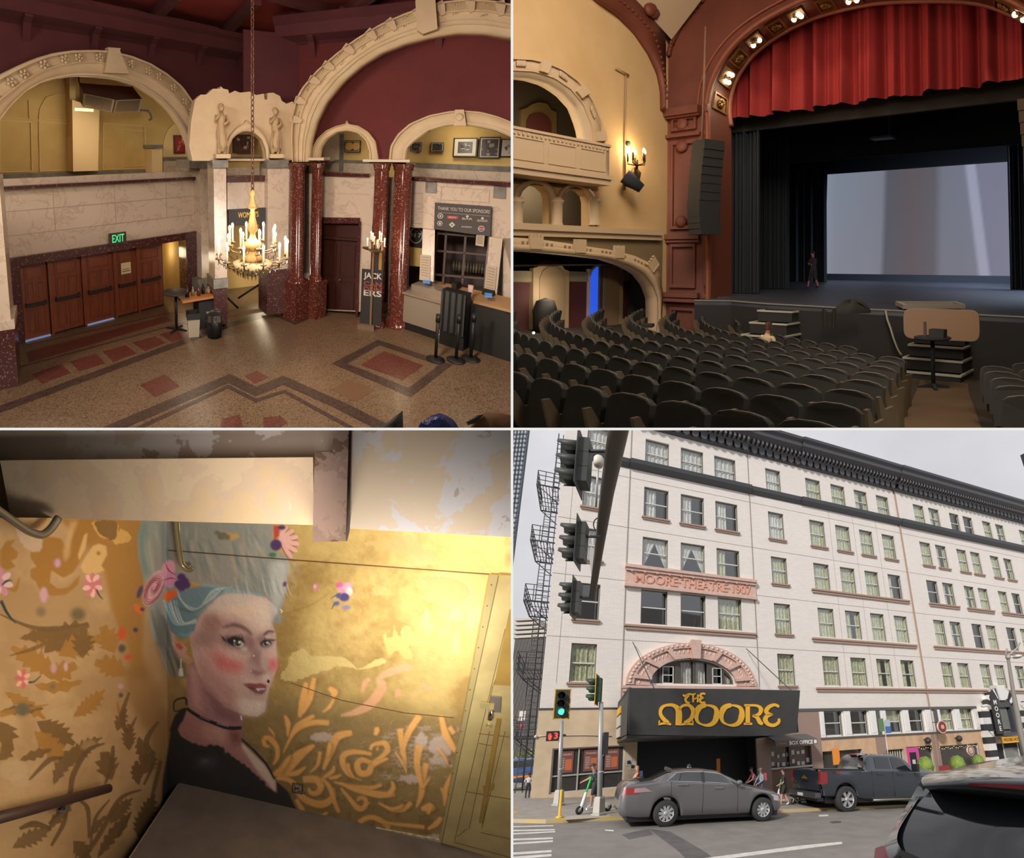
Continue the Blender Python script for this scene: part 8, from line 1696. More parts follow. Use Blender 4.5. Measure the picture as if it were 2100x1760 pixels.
# seats
stair_pts=[tuple((TR.Z(.2,1600,680))[:2])+(1.6,),tuple((TR.Z(.2,1935,730))[:2])+(2.0,)]
seat_k=mat('seat back black',(52,50,47),.75,kind='noise',rgb2=(46,44,42),scale=3);seat_e=mat('seat edge trim',(118,104,92),.5);seat_a=mat('seat standard tan',(98,82,60),.7);seat_c=mat('seat cushion',(58,50,44),.9)
def seat(base,yaw,lb,grp,up=True):
 t=thing('theatre_chair',lb,'chair',TR,base,grp);T=T_(*base)@Rz(yaw)@Sc(1.22,1.22,1.04)
 prof=[(-.235,.40),(.235,.40),(.25,.6),(.245,.84),(.19,.885),(.08,.91),(-.08,.91),(-.19,.885),(-.245,.84),(-.25,.6)]
 c=MB(T@Rx(-.16)@T_(0,-.14,.0));n=len(prof)
 c.add([(x,-.05-.35*(.25-abs(x))*.3,z)for x,z in prof]+[(x,.03-.35*(.25-abs(x))*.3,z)for x,z in prof],[tuple(range(n)),tuple(range(2*n-1,n-1,-1))]+[(i,i+n,(i+1)%n+n,(i+1)%n)for i in range(n)]);obj('backrest',c,seat_k,TR,t)
 c=MB(T@Rx(-.16)@T_(0,-.14,.0));c.tube([(x,-.035-.1*(.25-abs(x)),z+.004)for x,z in prof[3:9]],.008,5);obj('top_trim',c,seat_e,TR,t)
 c=MB(T);c.box(-.22,-.02,.28,.22,.1,.62)if up else c.box(-.22,-.05,.38,.22,.4,.48);obj('cushion',c,seat_c,TR,t)
 c=MB(T);c.prism([(-.1,.0),(.08,0),(.06,.3),(.1,.56),(.12,.62),(-.1,.62),(-.2,.8),(-.27,.8),(-.2,.5),(-.1,.3)],.252,.292,axis='x');obj('standard',c,seat_a,TR,t)
 return t
rows=[];r=12.2
while r<23.6:rows.append(r);r+=1.12
num=['first','second','third','fourth','fifth','sixth','seventh','eighth','ninth','tenth','eleventh','twelfth','thirteenth','fourteenth','fifteenth','sixteenth','seventeenth','eighteenth','nineteenth','twentieth','twenty-first','twenty-second','twenty-third','twenty-fourth','twenty-fifth','twenty-sixth','twenty-seventh','twenty-eighth','twenty-ninth','thirtieth']
rs=random.Random(6);nseat=0
for k,r in enumerate(rows):
 best=(1e9,0)
 for q in range(2000):
  an=math.radians(180+q*.09);p=np.array([cc[0]+r*math.cos(an),cc[1]+r*math.sin(an),FZ(r)])
  if TR.W(p)[1]<.8:continue
  u,v=TR.proj(p);um=1936+(v-780)*-.03
  if abs(u-um)<best[0]:best=(abs(u-um),an)
 a_mid=best[1];da=.68/r;gap=.7/r
 for sgn in(-1,1):
  for j in range(30):
   ang=a_mid+sgn*(gap+da*(j+.5));p=np.array([cc[0]+r*math.cos(ang),cc[1]+r*math.sin(ang),FZ(r)])
   if p[0]<XS+.5 or p[1]>PY-1.2:break
   if any(np.linalg.norm(p[:2]-q_[:2])<q_[2]for q_ in stair_pts):continue
   w=TR.W(p+(0,0,.8))
   if w[1]<1.25:break
   u,v=TR.proj(p+(0,0,.8))
   if u<1015 or u>2130:break
   if v>915:continue
   lb='black folding chair, %s %s of the aisle, %s row from the stage'%(num[j],'left' if sgn<0 else 'right',num[k])
   seat(p,ang+math.pi/2,lb,'auditorium seats',rs.random()>.06);nseat+=1
print('seats',nseat)
# spectator
p=TR.depth(17.0,1577,681)-np.array([0,0,1.12]);
person(TR,'person','seated spectator with brown hair and pale shirt seen from behind',(p[0],p[1],p[2]),1.75,math.radians(75),dict(pel=(0,0,.3),waist=(-.02,0,.38),chest=(-.04,0,.5),neck=(-.03,0,.62),hd0=(-.02,0,.655),hd=(.0,0,.71),hd1=(0,0,.755),lsh=(-.03,.115,.585),rsh=(-.03,-.115,.585),lel=(-.03,.16,.42),rel=(-.03,-.16,.42),lwr=(.1,.12,.34),rwr=(.1,-.12,.34),lhp=(.05,.05,.29),rhp=(.05,-.05,.29),lkn=(.27,.07,.28),rkn=(.27,-.07,.28),lan=(.27,.07,.05),ran=(.27,-.07,.05),lto=(.36,.07,.02),rto=(.36,-.07,.02)),dict(skin=(180,130,106),shirt=(222,196,160),pants=(60,60,66),shoe=(40,40,40),sleeve=.95),hair=dict(c=(92,54,40),len=.03))
for k,(u,v)in enumerate(((1648,700),(1839,712))):
 p=TR.Z(-.3,u,v+8);c=MB(T_(*p));c.box(-.4,-.25,0,.4,.25,.42);obj('floor_monitor',c,mat('monitor dark',(62,56,50),.7),TR,label='low dark box before the stage, '+('beside the left steps' if k==0 else 'left of the leaning board'),cat='box')
c=MB(T_(*rakeZ(1093,742))@T_(0,0,.7));c.ball((0,0,0),.035,8);obj('phone_glow',c,mat('phone light',(230,255,235),.5,emit=3),TR,label='tiny bright point of light among the left seats',cat='light')
# lights: the unseen house and box lamps are added fill
lamp('house_fill','AREA',TR,(XS+12,PY-12,14),118,(1,.87,.74),2.5,aim=(XS,PY-6,5))
lamp('house_fill','AREA',None,(1.9,1.5,1.9),26,(1,.86,.68),.6,aim=(1.6,3.5,0))
lamp('stage_wash','AREA',TR,(XS+15,PY+12,9.0),170,(.62,.76,1.0),1.2,aim=(XS+13,PY+17,.9))
lamp('curtain_warmer','SPOT',TR,(XS+8,PY-7,9),105,(1,.7,.55),.3,spot=85,aim=(XS+14,PY+2,9.5),blend=.7)
lamp('under_box_fill','POINT',TR,(XS-1.2,PY-4.5,1.3),5,(1,.88,.7),.2);lamp('box_fill','POINT',TR,(XS-1.4,PY-5,5.6),16,(1,.88,.7),.2)
# =================================================================== THE STAIR LANDING with painted walls
BL=Place(523,1320,900,-25.6,5.4,2.2,1.25,h=(.96,-.28),o=(343,1600),clip=(-1,-1))
_g=BL.Z(0,900,1725);GW=Wall(BL,(0,0),(_g[0],_g[1]));LF=Wall(BL,(0,0),(0,-1))
# ---- the painting: colours laid on a canvas, then carried to the wall's own vertices
CW_,CH_,OX,OY=1060,890,-5,875
class Canvas:
 def __init__(s):s.a=np.zeros((CH_,CW_,4),np.float32);s.yy,s.xx=np.mgrid[0:CH_,0:CW_].astype(np.float32);s.xx+=OX;s.yy+=OY
 def mask(s,pts,soft=.8):
  P=np.array(pts,np.float32);pad=int(soft*3+3);x0=max(int(P[:,0].min()-OX)-pad,0);x1=min(int(P[:,0].max()-OX)+pad,CW_);y0=max(int(P[:,1].min()-OY)-pad,0);y1=min(int(P[:,1].max()-OY)+pad,CH_)
  if x1<=x0 or y1<=y0:return None
  X=s.xx[y0:y1,x0:x1];Y=s.yy[y0:y1,x0:x1];m=np.zeros(X.shape,np.float32)
  for dx,dy in((-.25,-.25),(.25,-.25),(-.25,.25),(.25,.25)):
   ins=np.zeros(X.shape,bool)
   for i in range(len(P)):
    ax,ay=P[i-1];bx,by=P[i]
    if ay==by:continue
    c=((ay>Y+dy)!=(by>Y+dy))&(X+dx<(bx-ax)*(Y+dy-ay)/(by-ay)+ax);ins^=c
   m+=ins*.25
  if soft>.9:
   k=int(soft)
   for _ in range(2):
    for ax_ in(0,1):
     c=np.cumsum(np.pad(m,[(k+1,k)if q==ax_ else(0,0)for q in(0,1)],mode='edge'),axis=ax_)
     m=(np.take(c,range(2*k+1,c.shape[ax_]),ax_)-np.take(c,range(0,c.shape[ax_]-2*k-1),ax_))/(2*k+1)
  return(slice(y0,y1),slice(x0,x1)),m
 def comp(s,sl,m,rgb,al=1.0,metal=0.0):
  c=np.array(list(lin(rgb)[:3])+[metal],np.float32);m=(m*al)[...,None];s.a[sl]=s.a[sl]*(1-m)+c*m
 def poly(s,pts,rgb,soft=.8,al=1.0,metal=0.0):
  r=s.mask(pts,soft)
  if r:s.comp(r[0],r[1],rgb,al,metal)
 def curve(s,pts,w,rgb,soft=.8,al=1.0,metal=0.0,n=6):
  S=spline(pts,n)if len(pts)>2 else[tuple(p)for p in pts];k=len(S);w=w if hasattr(w,'__len__')else[w,w];ws=np.interp(np.linspace(0,1,k),np.linspace(0,1,len(w)),w);A=[];B=[]
  for i,p in enumerate(S):
   a=S[max(i-1,0)];b=S[min(i+1,k-1)];dx,dy=b[0]-a[0],b[1]-a[1];l=math.hypot(dx,dy)+1e-6;A.append((p[0]-dy/l*ws[i]/2,p[1]+dx/l*ws[i]/2));B.append((p[0]+dy/l*ws[i]/2,p[1]-dx/l*ws[i]/2))
  s.poly(A+B[::-1],rgb,soft,al,metal)
 def blob(s,cx,cy,rx,ry,rgb,ang=0,soft=None,al=1.0,metal=0.0):
  n=24;ca,sa=math.cos(math.radians(ang)),math.sin(math.radians(ang));s.poly([(cx+rx*math.cos(t)*ca-ry*math.sin(t)*sa,cy+rx*math.cos(t)*sa+ry*math.sin(t)*ca)for t in[2*math.pi*i/n for i in range(n)]],rgb,min(rx,ry)*.35 if soft is None else soft,al,metal)
def vnoise(sc,seed,oct_=4):
 r=np.random.RandomState(seed);out=np.zeros((CH_,CW_),np.float32);amp=1;tot=0
 for o in range(oct_):
  st=max(sc/2**o,2);gh,gw=int(CH_/st)+3,int(CW_/st)+3;g=r.rand(gh,gw).astype(np.float32);y=np.arange(CH_)/st;x=np.arange(CW_)/st;yi,xi=y.astype(int),x.astype(int);fy=(y-yi);fx=(x-xi);fy=(fy*fy*(3-2*fy))[:,None];fx=(fx*fx*(3-2*fx))[None]
  out+=amp*((g[yi][:,xi]*(1-fx)+g[yi][:,xi+1]*fx)*(1-fy)+(g[yi+1][:,xi]*(1-fx)+g[yi+1][:,xi+1]*fx)*fy);tot+=amp;amp*=.55
 return out/tot
K=Canvas();N1=vnoise(60,1);N2=vnoise(14,2);N3=vnoise(110,3,6)
gold=lin((208,178,112));gold2=lin((180,148,88));u_=np.clip((N1*.6+N2*.4-.35)*3,0,1)[...,None]
K.a[...,:3]=np.array(gold[:3])*u_+np.array(gold2[:3])*(1-u_);K.a[...,3]=.38
def G(pts):return pts
# brighter leaf areas and dark bare patches of the gold wall
bl_=np.clip((N3-.50)*9,0,1)*(K.yy<1470);m_=bl_[...,None];K.a[...,:3]=K.a[...,:3]*(1-m_*.5)+np.array(lin((226,198,128))[:3])*m_*.5
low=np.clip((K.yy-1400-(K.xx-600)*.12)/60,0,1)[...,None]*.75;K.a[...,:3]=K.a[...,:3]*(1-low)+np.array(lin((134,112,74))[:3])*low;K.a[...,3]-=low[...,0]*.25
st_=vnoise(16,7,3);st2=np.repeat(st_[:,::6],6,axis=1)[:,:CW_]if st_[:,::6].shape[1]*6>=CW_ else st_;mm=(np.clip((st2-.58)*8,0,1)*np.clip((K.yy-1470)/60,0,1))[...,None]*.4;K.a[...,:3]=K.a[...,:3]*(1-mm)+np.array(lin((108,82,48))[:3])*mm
rr=random.Random(12)
def rough(pts,amp=2.2,n=7):
 S=spline(pts,n,True);return[(p[0]+rr.uniform(-amp,amp),p[1]+rr.uniform(-amp,amp))for p in S]
tan_,olv=(206,164,110),(168,142,92)
for q,c_ in((((785,1120),(800,1106),(830,1098),(850,1100),(862,1112),(870,1126),(890,1132),(895,1145),(893,1156),(870,1160),(852,1160),(840,1147),(815,1135),(795,1128),(770,1120),(745,1116),(770,1112)),tan_),(((848,1186),(870,1181),(900,1183),(930,1187),(955,1200),(965,1215),(955,1228),(940,1240),(915,1232),(880,1237),(868,1225),(866,1203)),olv),(((768,1178),(782,1178),(794,1186),(788,1190)),(186,150,96)),(((762,1212),(770,1200),(778,1200),(795,1208),(798,1220),(785,1222),(765,1220)),(196,152,96)),(((865,1275),(872,1250),(880,1252),(880,1275),(888,1278),(886,1298),(874,1300)),(204,176,112)),(((922,1262),(936,1245),(947,1262),(945,1272),(930,1274)),(204,176,112)),(((955,1278),(965,1255),(985,1245),(990,1255),(975,1285),(960,1292)),(200,172,112)),(((900,1293),(908,1290),(914,1296),(908,1304)),(204,176,112)),(((785,1310),(788,1300),(798,1308),(806,1304),(808,1282),(814,1300),(822,1304),(824,1288),(842,1286),(846,1305),(860,1312),(850,1322),(838,1325),(848,1345),(830,1352),(815,1336),(805,1340),(795,1345),(790,1325)),(204,172,104)),(((925,1330),(930,1305),(935,1285),(940,1310),(945,1332),(940,1345),(930,1340)),(206,178,116)),(((575,1385),(590,1365),(596,1345),(620,1330),(640,1345),(700,1348),(720,1360),(735,1370),(760,1360),(780,1350),(790,1360),(740,1372),(690,1366),(680,1372),(640,1385),(620,1392),(600,1398),(580,1394)),(206,182,118))):
 K.poly(rough(q),c_,.8,.95,.1)
for k in range(60):
 cx_=rr.uniform(780,960);cy_=rr.uniform(1490,1600);K.poly(rough([(cx_-18,cy_),(cx_,cy_-3),(cx_+16,cy_),(cx_,cy_+3)],3),(196,176,166),.8,.35)
for cx_,cy_,rx,ry in((905,1530,26,22),(840,1598,24,8),(865,1520,12,18),(660,1512,22,10),(900,1560,20,8),(640,1675,20,5),(900,1715,22,6)):K.poly(rough([(cx_+rx*math.cos(t),cy_+ry*math.sin(t))for t in[i*.7 for i in range(9)]],4),(204,184,172),1,.75)
for k in range(40):x=rr.uniform(620,930);y=rr.uniform(1480,1650);K.curve([(x,y),(x+rr.uniform(4,14),y-rr.uniform(2,12))],1.0,(206,190,160),.8,.4)
K.curve([(580,1260),(640,1240),(680,1212)],[3,4,2],(170,134,66),1.5,.5,.4)
# scrollwork
SX=lambda x,y:(540+x*.3373,1380+y*.3373)
orn,orn_d=(232,172,98),(128,98,58)
def scroll(pts,w,c=orn,sh=True):
 P=[SX(*p)for p in pts];w=[q*.3373 for q in w]
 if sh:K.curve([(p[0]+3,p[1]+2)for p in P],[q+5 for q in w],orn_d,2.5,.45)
 K.curve(P,w,c,1.0,.92)
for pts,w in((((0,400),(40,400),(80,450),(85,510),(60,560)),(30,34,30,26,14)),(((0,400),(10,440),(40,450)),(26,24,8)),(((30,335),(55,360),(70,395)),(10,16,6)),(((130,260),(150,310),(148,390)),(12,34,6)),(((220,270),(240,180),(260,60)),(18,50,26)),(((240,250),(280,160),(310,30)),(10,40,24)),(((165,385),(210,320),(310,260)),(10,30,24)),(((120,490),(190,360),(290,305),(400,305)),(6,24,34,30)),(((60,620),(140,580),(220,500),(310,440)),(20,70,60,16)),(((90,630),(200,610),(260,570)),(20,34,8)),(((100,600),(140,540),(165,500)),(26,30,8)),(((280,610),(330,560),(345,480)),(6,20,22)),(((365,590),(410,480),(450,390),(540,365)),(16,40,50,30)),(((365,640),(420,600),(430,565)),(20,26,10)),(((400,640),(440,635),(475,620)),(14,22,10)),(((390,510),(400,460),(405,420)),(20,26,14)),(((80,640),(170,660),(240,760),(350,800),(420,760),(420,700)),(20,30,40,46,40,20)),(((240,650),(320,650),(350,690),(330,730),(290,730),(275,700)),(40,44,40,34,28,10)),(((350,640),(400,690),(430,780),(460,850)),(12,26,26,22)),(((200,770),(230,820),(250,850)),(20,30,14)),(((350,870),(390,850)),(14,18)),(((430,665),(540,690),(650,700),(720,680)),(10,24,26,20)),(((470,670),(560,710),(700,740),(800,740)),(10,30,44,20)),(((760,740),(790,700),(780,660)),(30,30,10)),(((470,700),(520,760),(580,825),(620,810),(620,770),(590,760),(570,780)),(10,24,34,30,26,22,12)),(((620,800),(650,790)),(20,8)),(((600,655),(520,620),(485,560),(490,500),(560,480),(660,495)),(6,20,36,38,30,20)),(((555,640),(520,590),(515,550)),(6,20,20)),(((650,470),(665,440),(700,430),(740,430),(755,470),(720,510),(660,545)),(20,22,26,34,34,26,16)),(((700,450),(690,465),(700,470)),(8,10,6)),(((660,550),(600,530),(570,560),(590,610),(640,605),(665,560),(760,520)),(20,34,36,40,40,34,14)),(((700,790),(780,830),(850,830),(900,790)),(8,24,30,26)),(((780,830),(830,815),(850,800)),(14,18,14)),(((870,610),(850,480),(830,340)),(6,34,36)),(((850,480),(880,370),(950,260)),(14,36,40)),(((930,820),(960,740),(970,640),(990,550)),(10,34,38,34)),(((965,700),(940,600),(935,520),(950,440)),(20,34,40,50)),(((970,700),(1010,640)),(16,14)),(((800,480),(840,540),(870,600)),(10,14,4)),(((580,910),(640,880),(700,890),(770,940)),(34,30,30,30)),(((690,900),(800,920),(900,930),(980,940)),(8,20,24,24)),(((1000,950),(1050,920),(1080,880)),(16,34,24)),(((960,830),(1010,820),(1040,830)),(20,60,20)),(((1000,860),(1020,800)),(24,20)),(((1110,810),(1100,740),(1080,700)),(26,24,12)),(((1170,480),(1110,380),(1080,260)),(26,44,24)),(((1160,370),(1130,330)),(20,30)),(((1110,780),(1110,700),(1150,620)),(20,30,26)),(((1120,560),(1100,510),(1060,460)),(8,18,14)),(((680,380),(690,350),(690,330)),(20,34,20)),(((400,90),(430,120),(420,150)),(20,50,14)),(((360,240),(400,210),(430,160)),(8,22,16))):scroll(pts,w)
for pts,w in((((470,260),(560,240),(650,190),(720,90),(700,50)),(10,40,60,60,40)),(((690,50),(740,10),(820,-20),(900,-40)),(14,40,50,30)),(((600,120),(620,60),(650,40)),(20,30,20)),(((805,150),(820,120),(815,100)),(20,26,20)),(((960,100),(990,90),(1030,100)),(20,40,10)),(((890,180),(920,130),(970,110)),(4,8,6))):scroll(pts,w,(206,154,116),False)
# flowers on the gold
for x,y,r in((647,1205,6),(705,1208,9)):
 K.blob(x,y,r*.8,r*1.3,(206,130,146),0,1);K.blob(x-1,y-2,r*.4,r*.7,(232,176,186),0,1)
for a,b,c_ in(((696,1200),(8,7),(196,96,132)),((713,1203),(9,8),(222,150,176)),((716,1213),(7,9),(236,190,180)),((699,1210),(7,6),(214,140,160)),((706,1225),(11,9),(70,56,110)),((694,1222),(6,6),(80,72,120)),((690,1238),(7,5),(84,84,130)),((710,1246),(9,5),(120,116,140))):K.blob(a[0],a[1],b[0],b[1],c_,0,1)
for q in([(700,1215),(688,1222),(678,1228)],[(694,1232),(684,1242),(680,1250)]):K.curve(q,[1,3,1],(60,84,96))
# ---- left wall: cream ground with ochre foliage
lm_=K.xx<345;base_l=np.array(lin((192,156,110))[:3]);b2_=np.array(lin((174,138,94))[:3]);f_=np.clip((N1-.35)*3,0,1)[...,None]
K.a[lm_,:3]=(base_l*f_+b2_*(1-f_))[lm_];K.a[lm_,3]=0
och,ochd=(164,116,50),(120,88,46)
q1=lambda x,y:(x/4,880+y/4);q3=lambda x,y:(x/4,1320+y/4)
K.poly([(118,1062),(290,1064),(300,1140),(292,1330),(300,1390),(270,1390),(262,1330),(245,1290),(228,1250),(215,1180),(195,1140),(170,1110),(148,1090)],och,4,.95);K.poly([(250,1370),(300,1360),(352,1480),(352,1640),(330,1640),(300,1500),(262,1440)],(150,110,60),8,.8)
K.poly([q1(*p)for p in((0,1000),(50,920),(130,905),(90,960),(150,1010),(140,1060),(90,1080),(130,1130),(60,1160),(20,1140),(0,1100))],och,1);K.poly([q1(*p)for p in((340,870),(500,900),(560,1000),(600,860),(640,740),(760,740),(700,900),(680,1050),(600,1180),(520,1220),(420,1160),(410,1260),(470,1310),(560,1300),(660,1190),(640,1280),(540,1360),(430,1370),(330,1330),(290,1250),(250,1220),(250,1150),(300,1130),(250,1060),(250,990),(320,970))],och,1)
K.poly([q1(*p)for p in((700,1050),(760,960),(810,940),(870,960),(880,1030),(830,1120),(860,1160),(760,1200),(690,1180),(660,1130))],(214,172,110),1);K.poly([q1(*p)for p in((690,870),(720,850),(700,980),(650,1080),(640,1030))],(214,172,110),1);K.blob(202,1135,4.5,4.5,och,0,1);K.poly([q1(*p)for p in((580,760),(640,760),(580,900),(570,1040),(530,1090),(520,1000))],(206,168,112),3,.8)
for q in([(270,1180),(290,1160),(275,1130),(280,1120)],):pass
K.poly(rough([(190,1070),(240,1072),(242,1090),(250,1085),(270,1100),(262,1112),(245,1115),(238,1118),(228,1108),(212,1104),(200,1095)],1.5),(206,160,86),.8);K.poly(rough([(196,1070),(238,1070),(238,1100),(232,1108),(215,1102),(203,1092)],1.5),(132,98,50),.8)
K.poly(rough([(32,1080),(60,1082),(85,1100),(84,1128),(70,1132),(46,1118)],2),(198,168,140),1)
def leaf_(pts,c=och,soft=1.0):K.poly(spline(pts,4,True),c,soft,.95)
def spiky(cx,cy,L_,W_l,ang,n,c,bend=.3,soft=.8):
 """acanthus leaf: toothed outline along a bent spine"""
 sp_=[];a=math.radians(ang);N_=n*2+1;A=[];B=[]
 for i in range(N_):
  t=i/(N_-1);th=a+bend*t;x=cx+L_*t*math.cos(a+bend*t*.5);y=cy+L_*t*math.sin(a+bend*t*.5);w=1.35*W_l*math.sin(math.pi*min(t*1.05,1))**.7*(1.0 if i%2 else .55);nx,ny=-math.sin(th),math.cos(th);lean=W_l*.3*(i%2)
  A.append((x+nx*w+math.cos(th)*lean,y+ny*w+math.sin(th)*lean));B.append((x-nx*w*.8+math.cos(th)*lean,y-ny*w*.8+math.sin(th)*lean))
 K.poly(spline(A+B[::-1],2,True),c,soft,.95)
for q in((60,1290,80,22,20,5,och,.5),(40,1310,110,14,-15,6,ochd,.4),(90,1340,110,24,-50,6,ochd,.6),(120,1345,90,24,-35,6,och,.4),(170,1350,60,22,-100,5,ochd,.4),(235,1340,60,24,-120,5,och,.2),(260,1385,70,22,-150,5,och,-.3),(120,1380,110,22,200,6,och,.3),(90,1385,70,20,-10,4,och,-.3),(70,1405,100,12,12,4,och,-.6),(10,1420,100,14,25,6,och,.3),(0,1460,90,10,-10,5,ochd,.2),(150,1470,85,16,-35,7,och,-.2),(75,1480,90,24,25,7,ochd,.2),(70,1500,100,22,35,6,och,.4),(0,1480,55,26,60,4,ochd,.4),(0,1560,40,14,-60,3,ochd,.3),(130,1580,105,16,-60,9,ochd,.7),(110,1610,90,14,-75,6,(120,92,56),.5),(230,1600,60,22,-120,4,ochd,.5),(265,1540,55,14,-100,6,ochd,.3),(285,1510,60,12,80,5,ochd,-.2),(290,1590,55,18,-70,6,(112,84,50),.3),(285,1610,50,12,-110,5,(112,84,50),.5),(240,1500,50,12,-80,5,ochd,.4),(225,1690,70,14,-60,8,(116,88,54),.4),(200,1760,120,12,-62,7,(112,84,50),.3),(180,1720,60,8,-60,4,(116,88,54),.3),(290,1700,75,16,-75,7,(106,78,46),.2),(285,1720,60,18,-85,6,(106,78,46),.3),(150,1725,50,18,40,5,(112,84,50),.3),(100,1700,80,12,-55,5,(120,92,56),.2),(25,1740,90,16,-35,7,(128,98,60),.3),(40,1560,70,10,-25,4,ochd,.2),(240,1720,60,6,-65,3,(106,78,46),.1)):
 spiky(*q)
for q in([(10,1200),(30,1210),(40,1185)],):K.curve(q,[3,10,2],och)
for x,y,r,c_ in((28,1580,30,(192,164,124)),(40,1600,20,(196,168,130)),(185,1530,18,(186,150,108))):K.poly(rough([(x+r*math.cos(t),y+r*.7*math.sin(t))for t in[i*.8 for i in range(8)]],3),c_,2,.6)
for q,w in((((100,1690),(140,1640),(150,1590),(180,1540),(215,1525)),(4,10,12,10,3)),(((105,1735),(130,1690),(140,1650)),(6,10,4)),(((160,1640),(180,1660),(182,1720)),(4,10,4)),(((225,1640),(195,1680),(185,1740)),(3,7,3)),(((290,1620),(245,1640),(205,1710),(165,1770)),(3,9,10,8)),(((325,1480),(300,1520),(315,1560),(295,1610)),(6,12,8,5)),(((240,1440),(250,1480),(268,1500)),(4,9,4)),(((265,1420),(250,1470),(262,1500),(280,1470)),(5,12,10,3)),(((0,1465),(50,1455),(100,1445)),(14,9,2)),(((20,1345),(70,1330),(110,1310)),(2,9,4)),(((0,1260),(60,1285),(110,1290),(180,1280)),(3,8,12,3)),(((310,1640),(300,1680),(322,1700)),(4,9,4)),(((60,1600),(100,1560),(130,1555)),(4,12,3)),(((40,1700),(70,1690),(105,1700)),(6,14,6)),(((330,1560),(318,1610),(305,1660)),(8,9,5)),(((215,1610),(228,1570),(232,1530)),(4,12,6))):K.curve(q,w,rr.choice([ochd,(112,84,50),och])if q[0][1]<1500 else(110,82,50),.8,.9)
# small blossoms and petals on the left wall
def blossom(cx,cy,r,ang,c1,c2,n=8):
 for k in range(n):t=ang+k*6.283/n;K.blob(cx+r*.55*math.cos(t),cy+r*.75*math.sin(t),r*.42,r*.24,c1 if k%2 else c2,math.degrees(t),.8)
 K.blob(cx,cy,r*.3,r*.3,c1,0,1)
blossom(190,1200,22,.3,(206,120,120),(236,184,176),10);K.curve([(198,1210),(204,1222),(212,1230)],[3,3,1],(44,66,62));blossom(2,1195,26,.2,(206,140,160),(226,190,190),7);K.curve([(2,1232),(15,1258),(32,1278)],[7,6,2],(44,66,62));K.curve([(4,1200),(14,1192),(25,1190)],[3,5,1],(44,66,62))
blossom(46,1392,18,.5,(206,100,100),(230,170,150),7);K.curve([(58,1400),(70,1398),(84,1386)],[5,3,2],(44,66,62))
for x,y,rx,ry,c_ in((118,1155,6,9,(206,160,180)),(90,1220,8,16,(208,160,170)),(110,1370,6,11,(196,150,150)),(135,1368,4,9,(206,160,160)),(248,1408,6,5,(196,150,160)),(250,1300,8,14,(206,84,40)),(262,1348,8,6,(206,84,40)),(250,1330,8,9,(86,84,60)),(46,1455,16,14,(106,96,70)),(160,1260,16,14,(110,96,62)),(108,1408,6,6,(120,110,80)),(248,1426,5,5,(90,90,60)),(278,1292,5,5,(70,60,90)),(84,1255,10,10,(130,110,76))):K.blob(x,y,rx,ry,c_)
# ---- the painted woman
FX=lambda x,y:(320+x*.2976,1200+y*.2976);HX=lambda x,y:(260+x*.3159,1060+y*.3159);BX=lambda x,y:(300+x*.2826,1440+y*.2826)
def P_(f,pts,c,soft=.8,al=1.0):K.poly([f(*p)for p in pts],c,soft,al)
def C_(f,pts,w,c,soft=.8,al=1.0):k={FX:.2976,HX:.3159,BX:.2826}[f];K.curve([f(*p)for p in pts],[q*k for q in w],c,soft,al)
def O_(f,x,y,rx,ry,c,ang=0,soft=None,al=1.0):k={FX:.2976,HX:.3159,BX:.2826}[f];p=f(x,y);K.blob(p[0],p[1],rx*k,ry*k,c,ang,soft,al)
# dress and neck
P_(BX,((285,60),(215,90),(180,180),(160,330),(120,560),(110,780),(300,900),(1200,900),(1085,770),(1030,650),(940,570),(860,440),(760,350),(700,265),(500,300),(300,260)),(44,43,42),1)
O_(BX,440,440,90,50,(84,78,96),0,8,.6);O_(BX,430,430,30,14,(120,112,126),0,3,.6);O_(BX,560,530,140,60,(58,54,66),0,10,.5)
skin_d,skin_m,skin_l,skin_h=(150,104,106),(186,142,142),(212,178,170),(232,216,202)
P_(BX,((290,60),(330,90),(700,190),(690,290),(760,360),(860,450),(940,570),(945,660),(860,600),(800,540),(740,480),(640,410),(575,370),(520,320),(440,330),(350,310),(270,290),(230,200),(250,130)),(178,126,124),1);P_(FX,((230,540),(210,700),(215,830),(340,920),(590,990),(600,900),(700,880),(400,600),(270,520)),(168,122,126),1)
P_(FX,((225,560),(240,700),(250,840),(330,890),(300,700),(270,560)),(196,150,148),5);P_(FX,((330,700),(380,800),(420,900),(560,960),(590,900),(500,850),(400,740)),(134,88,96),5,.8)
P_(BX,((400,160),(560,170),(620,280),(520,300),(420,260)),(206,158,148),8,.8);P_(BX,((600,180),(690,210),(690,300),(640,330),(600,260)),(128,76,80),7,.9);P_(BX,((690,290),(700,350),(820,520),(900,610),(940,650),(935,580),(850,450),(760,360)),(222,202,186),2);P_(BX,((600,330),(700,350),(760,470),(700,460),(640,400)),(176,130,126),6)
for k in range(6):O_(BX,245+k*14,275+k*8,22,26,(44,43,42),0,1)
for x,y in((350,320),(395,335),(425,345),(465,330),(510,335),(545,350),(590,390),(625,420),(660,445),(700,470),(735,500),(770,535),(800,560),(840,590)):O_(BX,x,y,26,24,(44,43,42),0,1)
C_(BX,((690,265),(780,350),(870,450),(930,560)),(10,16,16,12),(44,43,42))
